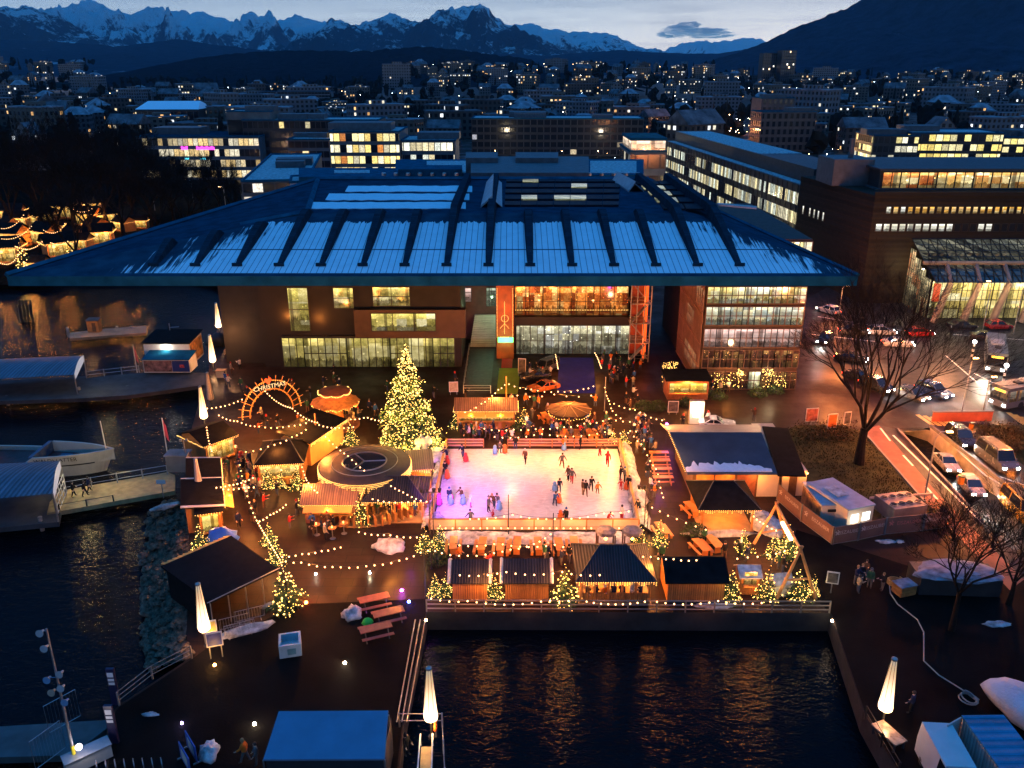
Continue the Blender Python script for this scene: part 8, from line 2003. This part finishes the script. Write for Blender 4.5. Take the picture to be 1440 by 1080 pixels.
for sx in (-1,1):
    for y in (-1.7,1.7):
        M = Matrix.Translation((sx*.88,y,.34)) @ Matrix.Rotation(math.pi/2,4,'Y'); tmp = MB().lathe([(.2,-.1),(.34,-.09),(.34,.09),(.2,.1)],14); w2 = MB(); w2.add(tmp.v,tmp.f,0,M); w2.build('wheel', TYRE, o)
    MB().cbox((sx*.62,-2.58,.78),(.34,.1,.2)).build('headlight', LAMPOFF, o); MB().cbox((sx*1.1,-1.3,1.4),(.2,.12,.25)).build('mirror', BLACK, o)
C_ = G(1424,1062,2.7); C_.z = 0; o = thing('site_container', 'ribbed container with bright blue roof and open door panel at the lower right', 'container', C_, rad(1))
CW = stripes('ribbed_container_wall', (.42,.36,.33), (.28,.24,.22), 1, .3, .6, .6); MB().box(-1.25,1.25,-2.4,3.2,.2,2.6).build('wall', CW, o); MB().box(-1.3,1.3,-2.45,3.25,2.6,2.72).build('roof', stripes('blue_container_roof', (.04,.20,.32), (.03,.15,.25), 1, .6, .9, .85, 0, .1), o)
MB().cbox((-1.9,2.9,1.45),(1.3,.08,2.3),.5).build('door', mat('container_door', (.45,.40,.37), .6, var=.15), o); MB().box(-1.2,1.2,-2.3,3.1,0,.2).build('base_frame', DARKM, o)
o = thing('white_tarpaulin', 'pale grey tarpaulin over stored goods at the right picture edge', 'tarpaulin', G(1440,1010), .5); mb = MB(); mb.lump((0,0,.9), 1.6, 2.6, 1.1, 13, 18, 9, .12); mb.build('cover', mat('pale_tarp', (.42,.45,.50), .6, var=.15, bump=.5), o, True)
o = thing('quay_table', 'wet wooden table beside the right quay lantern', 'table', G(1248,1042), .4); MB().box(-.5,.5,-1.0,1.0,.62,.7).build('tabletop', mat('wet_table', (.35,.22,.14), .3, var=.5, vs=2), o)
for x in (-.4,.4):
    for y in (-.85,.85): MB().box(x-.05,x+.05,y-.05,y+.05,0,.62).build('leg', DARKM, o)
# cable across the promenade
cp = [(1250,816),(1252,835),(1262,850),(1290,872),(1299,890),(1299,930),(1320,950),(1352,970),(1372,985)]
o = MB().tube([G(*p)+Vector((0,0,.04)) for p in cp], .05, 5).build('cable', mat('pale_cable', (.25,.24,.22), .6)); tag(o, 'pale cable winding over the dark right promenade', 'cable')
o = MB().tube([G(1362,985)+Vector((.7*math.cos(a*.5)*(1-.02*a), .6*math.sin(a*.5), .05+.01*a)) for a in range(30)], .05, 5).build('cable_coil', mat('pale_cable', (.25,.24,.22))); tag(o, 'coil of cable on the ground near the blue roofed container', 'cable coil')
o = MB().tube([G(1258,822)+Vector((.6*math.cos(a*.5), .5*math.sin(a*.5), .06+.012*a)) for a in range(40)], .06, 5).build('cable_coil', mat('yellow_cable', (.40,.24,.05), .5)); tag(o, 'yellow hose coil at the corner of the covered machine', 'hose coil')
# banner fence with writing
FEN = mat('brown_fence_banner', (.16,.085,.065), .7, var=.2)
WR = mat('fence_print', (.48,.38,.33), .7, var=.1); WRR = mat('fence_print_red', (.5,.16,.13), .7, var=.1)
segs = [((1092,703),(1126,733),1,'banner fence panel with emblem, from the annex hut towards the container'),((1126,733),(1170,766),1,'banner fence panel with EISZAUBER print, front left of the container'),((1170,766),(1206,760),1,'banner fence panel with EISZAUBER print, front of the container'),((1206,760),(1243,752),1,'banner fence panel with EISZAUBER print, right of the container windows'),((1243,752),(1297,747),2,'banner fence panel with red EISZAUBER print, in front of the chiller'),((1297,747),(1330,742),1,'banner fence panel half hidden by the bare tree')]
for a, b, nt, lab in segs:
    A_, B_ = G(*a), G(*b); loc, rot, w_ = frame2(A_, B_); o = thing('banner_fence', lab, 'fence', loc, rot, 'banner fence round the ice machine'); MB().box(-w_/2,w_/2,-.03,.03,.12,1.75).build('banner', FEN, o)
    for x in (-w_/2+.05,w_/2-.05): MB().box(x-.04,x+.04,-.07,-.032,0,1.85).build('post', STEEL, o)
    MB().box(-w_/2,w_/2,-.06,-.034,.06,.12).build('base_rail', STEEL, o)
    if w_ > 1.8:
        text('print', 'EISZAUBER', min(.5, w_*.19), WRR if nt == 2 else WR, o, (w_*.10,-.04,1.1), ext=.002)
        mb = MB()
        for kx, kz, kr in ((0,0,.13),(.17,.12,.09),(-.15,.13,.09),(.05,.26,.07),(-.12,-.14,.08),(.13,-.12,.08)): mb.lathe([(.005,0),(kr,.0)], 6, (0,0,0), cap=False) if False else mb.add([(kx+kr*math.cos(t_*1.047)-w_*.36,-.038,1.12+kz+kr*math.sin(t_*1.047)) for t_ in range(6)], [tuple(range(6))])
        mb.build('emblem', WRR if nt == 2 else WR, o)
# ice machine container and chiller
def wbox(label, name, cat, pts, h_, wall, roofm, **k):
    a, b = G(*pts[0]), G(*pts[1]); loc, rot, w_ = frame2(a, b); return thing(name, label, cat, loc, rot), w_
o, w_ = wbox('white machine container with blue roof and two bright windows behind the banner fence', 'machine_container', 'container', ((1188,752),(1224,744)), 2.6, None, None)
BR = mat('blue_white_roof', (.22,.32,.42), .5, var=.25, vs=.8); MB().box(-w_/2,w_/2,0,5.6,0,2.5).build('wall', mat('cream_container', (.52,.45,.36), .6, var=.1), o); MB().box(-w_/2-.08,w_/2+.08,-.08,5.7,2.5,2.62).build('roof', BR, o)
for x in (-w_*.22,w_*.22): MB().box(x-.42,x+.42,-.05,-.01,1.1,1.95).build('window', emit('white_window', (1,.97,.9), 3.0), o)
MB().cbox((-.2,3.2,2.66),(1.2,2.0,.1)).build('roof_snow', DIRTSNOW, o); lamp(o.location + Vector((-.3,-.9,1.3)), 70, (1,.85,.6))
o, w_ = wbox('lower cream container with photo print on its side left of the machine container', 'machine_container', 'container', ((1152,741),(1184,740)), 2.3, None, None)
MB().box(-w_/2,w_/2,0,4.6,0,2.2).build('wall', mat('cream_container', (.52,.45,.36)), o); MB().box(-w_/2-.06,w_/2+.06,-.06,4.7,2.2,2.3).build('roof', BR, o); MB().box(-w_/2-.06,-w_/2-.01,.2,4.4,.2,2.0).build('photo_print', mat('orange_photo_print', (.40,.20,.07)), o); MB().cbox((0,-.06,1.7),(1.0,.1,.25)).build('vent', BLACK, o)
o, w_ = wbox('grey chiller with round fans on top behind the banner fence', 'chiller', 'chiller', ((1254,742),(1300,736)), 2.0, None, None)
GREYM = mat('chiller_grey', (.26,.22,.19), .5, .3, var=.3); MB().box(-w_/2,w_/2,0,3.0,.5,1.9).build('body', GREYM, o); mb = MB()
for x in (-w_/2+.1,w_/2-.1):
    for y in (.1,2.9): mb.box(x-.06,x+.06,y-.06,y+.06,0,.5)
mb.build('leg', BLACK, o)
for i in range(4):
    for j in range(2):
        x, y = -w_/2+w_*(i+.5)/4, .8+j*1.4; MB().lathe([(.34,0),(.36,.12),(.30,.12),(.30,.02)], 14, (x,y,1.9), cap=False).build('fan_ring', STEEL, o); MB().lathe([(.30,.01),(.02,.03)], 14, (x,y,1.9), cap=False).build('fan', BLACK, o)
for i, (a, b, l_) in enumerate((((1222,708),(1310,702),'white pipe run behind the chiller'),((1240,728),(1256,736),'short pipe from container to chiller'),((1225,716),(1248,722),'pale pipe beside the machine container'))):
    q = MB().tube([G(*a)+Vector((0,0,.6)), G(*b)+Vector((0,0,.6))], .12, 6); [q.tube([G(*e)+Vector((0,0,0)), G(*e)+Vector((0,0,.6))], .06, 5) for e in (a,b)]; tag(q.build('pipe', mat('pale_pipe', (.35,.30,.26), .5)), l_, 'pipe', 'pipes of the ice machine')
# covered machine under the right bare tree
o = thing('covered_machine', 'long machine under a snowy cover behind the bare tree on the right', 'covered machine', G(1345,838), rad(-3)); MB().box(-3.0,3.4,0,2.6,0,1.5).build('body', DARKM, o); mb = MB(); mb.lump((.2,1.3,1.45), 3.6, 1.8, .35, 9, 20, 7, .15); mb.build('snowy_cover', mat('snow_dusted_cover', (.20,.21,.24), .8, var=.6, vs=1.2), o)
o = thing('pallet_crate', 'pale timber crate beside the covered machine', 'crate', G(1270,834), .3)
mb = MB(); [mb.box(-.75,.75,-.55,.55,.1+z*.27,.32+z*.27) for z in range(3)]; mb.box(-.7,.7,-.5,.5,0,.1); mb.build('boards', WOODP, o); MB().box(-.8,.8,-.6,.6,.92,.97).build('lid', mat('snow_dusted_cover', (.2,.21,.24)), o)
# ------------------------------------------------------------------ traffic
car('silver saloon coming up the underpass ramp, first of two', Vector((*XY(1330,656,-1.5),-1.5)), ramp_rot, 'sedan', 'silver', True, .92, 'car', 2600)
car('silver hatchback coming up the underpass ramp, second of two', Vector((*XY(1365,690,-.75),-.75)), ramp_rot, 'hatch', 'silver', True, .92, 'car', 2600)
car('dark estate car with headlights beside the underpass wall', G(1350,622), ramp_rot+.05, 'suv', 'dark', True, 1, 'car', 2200)
car('long dark minibus with headlights at the right edge', G(1400,652), ramp_rot+.1, 'van', 'grey', True, 1.05, 'car', 2200)
car('yellow van leaving the frame at the right of the ramp', G(1434,722), ramp_rot, 'van', 'yellow', False, 1.0, 'van')
traffic = [(1165,440,-150,'hatch','white',1,'white car under the hall roof on the road'),(1160,481,-35,'hatch','dark',1,'dark car with lights beside the glazed block'),(1196,508,60,'sedan','dark',1,'dark car turning behind the big bare tree'),(1208,535,35,'sedan','dark',1,'dark car waiting behind the big bare tree'),(1262,487,80,'sedan','silver',1,'silver car behind the bare tree crown'),(1282,560,30,'hatch','grey',1,'grey car with headlights left of the traffic island'),(1312,556,30,'suv','blue',1,'blue car with headlights at the traffic island'),(1293,472,95,'hatch','red',1,'red car in the queue behind the tree'),(1352,462,92,'sedan','dark',0,'black car parked before the glass hall'),(1404,462,92,'hatch','red',0,'red car parked before the glass hall'),(1385,478,70,'sedan','dark',0,'dark car behind the coach'),(1240,470,85,'hatch','silver',1,'pale car in the far queue'),(1200,470,80,'sedan','grey',1,'grey car in the far queue'),(1232,548,30,'suv','dark',1,'dark estate behind the tree trunk')]
for (px, py, r_, kd, pt, lt, lab) in traffic: car(lab, G(px,py), rad(r_), kd, pt, bool(lt), 1.0, 'car', 900 if lt and py > 470 else 0)
BUSB = mat('dark_coach_paint', (.05,.07,.09), .35, var=.1); BUSW = mat('white_bus_paint', (.12,.12,.12), .4, var=.1)
coach = bus('dark blue coach with pale roof on the station road', G(1397,510), rad(-27), mat('coach_roof', (.08,.11,.13), .45, var=.1), GLASSD, 11)
b2 = bus('white city bus with bright windows at the right picture edge', G(1445,566), rad(-68), BUSW, interior('bus_interior', [(.08,.08,.08),(.3,.25,.2),(.7,.3,.1)], .5, 1.2), 11)
spot(G(1385,530)+Vector((0,0,1)), G(1350,560), 2500, (1,.85,.6), 80, .8, .2)
for (px, py, pw_, c_) in ((1345,545,1500,(1,.9,.75)),(1290,640,1500,(1,.40,.10)),(1350,700,1200,(1,.42,.10)),(1180,500,1600,(1,.42,.14)),(1180,560,900,(1,.45,.15)),(1390,560,1100,(1,.6,.3)),(1330,500,1500,(1,.62,.36)),(1240,500,1200,(1,.48,.2)),(1170,440,900,(1,.38,.16)),(1420,620,700,(1,.5,.2)),(1400,750,700,(1,.45,.12)),(1260,610,800,(1,.35,.08))): lamp(G(px,py)+Vector((0,0,6)), pw_*4.6, (c_[0],c_[1]*.60,c_[2]*.38), .2)
T_ = Vector((*XY(1292,606,-2.5),-1.2)); lamp(T_+Vector((-1.5,3.5,.3)), 900, (1,.95,.85), .3); lamp(G(1318,640,-1)+Vector((-.8,0,2.2)), 420, (1,.50,.10), .2); lamp(G(1355,680,-1)+Vector((-.8,0,2.6)), 520, (1,.48,.08), .2)
# street furniture
def slamp(px, py, h_, label, armd=(-1.2,0), on=True):
    c = G(px,py); o = thing('street_lamp', label, 'street lamp', c, 0, 'street lamps by the road'); MB().tube([(0,0,0),(0,0,h_-.5),(armd[0]*.4,armd[1],h_),(armd[0],armd[1],h_+.05)], [.09,.06,.05,.04], 7).build('post', STEEL, o); MB().cbox((armd[0],armd[1],h_), (.6,.25,.12)).build('lamp_head', emit('sodium_head', (1,.5,.15), 15) if on else STEEL, o); return o
slamp(1300,700,7.0,'curved street lamp leaning over the underpass ramp',(1.4,.3)); slamp(1350,592,8.0,'tall thin street lamp on the traffic island',(.4,0)); slamp(1380,590,5.5,'short lamp post right of the tall one on the island',(.5,0)); slamp(1425,470,8,'street lamp before the glass hall, right one',(-.6,0)); slamp(1382,463,8,'street lamp before the glass hall, left one',(-.6,0)); slamp(1176,470,8,'street lamp at the corner of the glazed block',(.8,0))
for i, (px, py, l_) in enumerate(((1366,505,'striped beacon post left of the coach'),(1410,540,'striped beacon post in front of the coach'))):
    o = thing('beacon_post', l_, 'beacon post', G(px,py)); 
    for k2 in range(6): MB().lathe([(.16,k2*.4),(.16,k2*.4+.4)], 10).build('band', WHITE if k2 % 2 else BLACK, o)
    MB().ball((0,0,2.65), .3).build('lamp', emit('beacon_globe', (1,.95,.9), 10), o); lamp(G(px,py)+Vector((0,-.4,2.8)), 120, (1,.9,.8))
o = thing('info_wall', 'long red orange barrier wall on the traffic island', 'barrier wall', G(1352,592), .03); MB().box(-3.6,3.6,-.15,.15,0,1.2).build('wall', mat('red_orange_panel', (.40,.09,.04), .6, var=.3), o); MB().box(-3.7,3.7,-.2,.2,1.2,1.3).build('coping', CONC, o)
for (px, py, l_) in ((1365,604,'orange hazard box at the foot of the tall street lamp'),(1351,680,'orange hazard box on the ramp kerb')): o = thing('hazard_box', l_, 'hazard box', G(px,py)); MB().lathe([(.3,0),(.28,.8)], 8).build('body', mat('hazard_orange', (.6,.22,.02), .5), o); MB().lathe([(.34,.8),(.34,.9)], 8).build('lid', BLACK, o)
# kerbs and guard wall along the ramp
for a, b, l_, m_ in (((1308,601),(1424,691),'pale guard wall on the right side of the underpass ramp',CONC),((1262,604),(1386,739),'low guard wall on the left side of the underpass ramp',CONC),((1212,605),(1300,706),'kerb between lawn and cycle path',CONC)):
    A_, B_ = G(*a), G(*b); loc, rot, w_ = frame2(A_, B_); h_ = .4 if 'right' in l_ else (.22 if 'guard' in l_ else .15); o = MB().box(-w_/2,w_/2,-.12,.12,0,h_).build('guard_wall' if 'guard' in l_ else 'kerb', m_, loc=loc, rot=rot); tag(o, l_, 'wall' if 'guard' in l_ else 'kerb')
# ------------------------------------------------------------------ trees
bt = bare_tree('bare_tree', 'tall old bare tree with dense twigs on the lawn by the road', 21, 4, .52, 7, .44, .20, (3,4), .012); bt.location = G(1208,652)
t2 = bare_tree('bare_tree', 'bare round crowned tree before the covered machine on the right', 10.5, 9, .60, 6, .20, .32, (3,4), .016); t2.location = G(1338,886)
bare2 = bare_tree('bare_tree', 'bare tree leaning into the frame at the right edge below the road', 9, 15, .6, 5, .18, .25, (3,4), .016); bare2.location = G(1418,850)
for (px, py, s_, l_) in ((1445,760,.8,'small bare tree at the right edge beside the yellow van'),(1395,770,.6,'low bare sapling left of the yellow van'),(1340,760,.6,'bare shrub at the end of the banner fence')): dup(bare2, G(px,py), RND.random()*6, s_, l_)
lm_ = bare_tree('park_tree', 'x', 20, 21, .55, 6, .45, .22, (3,4), .045)
lv_ = bare_tree('park_tree', 'x', 20, 33, .6, 6, .45, .2, (3,4), .05)
ptrees = [(20,330,22),(60,322,26),(105,318,27),(150,316,26),(190,318,24),(130,345,24),(85,352,22),(175,338,22),(215,320,20),(245,312,18),(285,302,16),(310,300,15),(-20,322,24),(265,330,15),(110,380,18),(225,335,17),(330,310,12),(240,296,17),(50,290,22),(120,288,22),(180,285,20)]
for i, (px, py, h_) in enumerate(ptrees):
    c = G(px,py); s_ = h_/20
    if i < 2: o = (lm_, lv_)[i]; o.location = c; o.scale = (s_,)*3
    else: o = dup((lm_, lv_)[i%2], c, i*1.7, s_)
    o['label'] = 'dark bare park tree in front of the far market on the left'; o['group'] = 'park trees on the left shore'
# low shrubs round the lawn and island
rn = random.Random(77); mb = MB()
for (x0,x1,y0,y1,n_) in ((1120,1200,598,622,300),(1380,1440,600,640,500),(1290,1330,715,745,200)):
    for k2 in range(n_):
        c = G(rn.uniform(x0,x1), rn.uniform(y0,y1)); 
        for q in range(5):
            d = Vector((rn.gauss(0,.5),rn.gauss(0,.5),rn.uniform(.1,.8))); a = Vector((rn.gauss(0,1),rn.gauss(0,1),rn.gauss(0,1))).normalized()*.18; b = a.cross(Vector((0.3,.2,1)))
            mb.tri(c+d-a, c+d+a, c+d+b)
o = mb.build('undergrowth', mat('brown_undergrowth', (.06,.045,.02), .9, var=.6, vs=1.5, spec=.1)); tag(o, 'brown winter undergrowth along the lawn and road beds', 'undergrowth', kind='stuff')
mb = MB()
for k2 in range(5000):
    px, py = rn.uniform(1090,1312), rn.uniform(602,732)
    if (px-1090)*.55+600 < py-18 and px < 1150 and py > 660: continue
    if px > 1208+(py-605)*.87: continue
    if py > 650+(px-1100)*.5: continue
    c = G(px,py,.01); h_ = rn.uniform(.08,.25); d = rn.gauss(0,.06); mb.tri(c+Vector((-.05,0,0)), c+Vector((.05,0,0)), c+Vector((d,rn.gauss(0,.06),h_)))
o = mb.build('grass', GRASS); tag(o, 'rough winter grass on the lawn round the old tree', 'grass', kind='stuff')
# ------------------------------------------------------------------ second market far left beyond the water
sp0 = stall('orange lit stall of the far market beyond the trees', (-2,0,0), (2,0,0), 3, 2.4, 3.4, roofm=ROOFB, open_=IN_GOLD, fringe=2, wall=WOODP, openh=(.4,2.0))
k2 = 0
for (px, py) in ((6,330),(24,322),(8,350),(40,318),(88,308),(110,300),(78,330),(4,372),(56,345),(95,345),(120,318),(128,300),(16,312),(66,312),(110,352),(90,362),(140,345),(128,332),(168,326),(150,316),(196,322),(48,385)):
    c = G(px,py); o = sp0 if k2 == 0 else dup(sp0, c, 0, 1); o.location = c; o.rotation_euler = (0,0,rn.uniform(-.8,.8)); s_ = rn.uniform(1.0,1.7); o.scale = (s_,)*3; o['group'] = 'stalls of the far left market'; k2 += 1
    lamp(c+Vector((0,-2.0,2.4)), 700, (1,.34,.06), .3)
ft = dup(fir, G(37,385), .3, 3.0, 'tall golden lit fir in the far left market', 'lit firs of the far market'); dup(fir2, G(101,372), 1.3, 2.0, 'smaller golden lit fir right of the tall one in the far market', 'lit firs of the far market'); lamp(G(37,388)+Vector((0,-2,3)), 400, (1,.55,.1))
for i, (a, b, n_) in enumerate((((-10,318,9),(34,300,9),12),((-10,332,8),(45,316,8),14),((-6,365,8),(28,352,8),12),((10,383,7),(38,362,7),10),((60,322,7),(92,312,7),10),((100,292,8),(130,292,8),10),((20,345,8),(60,338,8),12),((70,340,6),(96,338,6),10))):
    string('string of bulbs number in the far left market'.replace(' number','') + ', ' + ('highest at the picture edge','second from the top at the picture edge','third down at the picture edge','hanging to the tall golden fir','between the park trees','farthest right above the stalls','sweeping over the middle stalls','short one by the small golden fir')[i], [a, b], n_, 8, 1.5, 0)

for px, py, l_ in ((218,296,'white street lamp at the edge of the dark park'),(272,284,'white street lamp between park and hall roof'),(318,296,'orange street lamp by the side street block'),(150,300,'white street lamp among the dark park trees')):
    o = slamp(px, py, 7, l_); lamp(G(px,py)+Vector((-1.2,-.4,6.6)), 1600, (1,.62,.34), .2); o['group'] = 'street lamps in the park'
for px, py in ((60,330),(110,325),(150,345),(180,335)): lamp(G(px,py)+Vector((0,0,3)), 1400, (1,.34,.06), .3)  # lights added among the park trees to brighten them from below
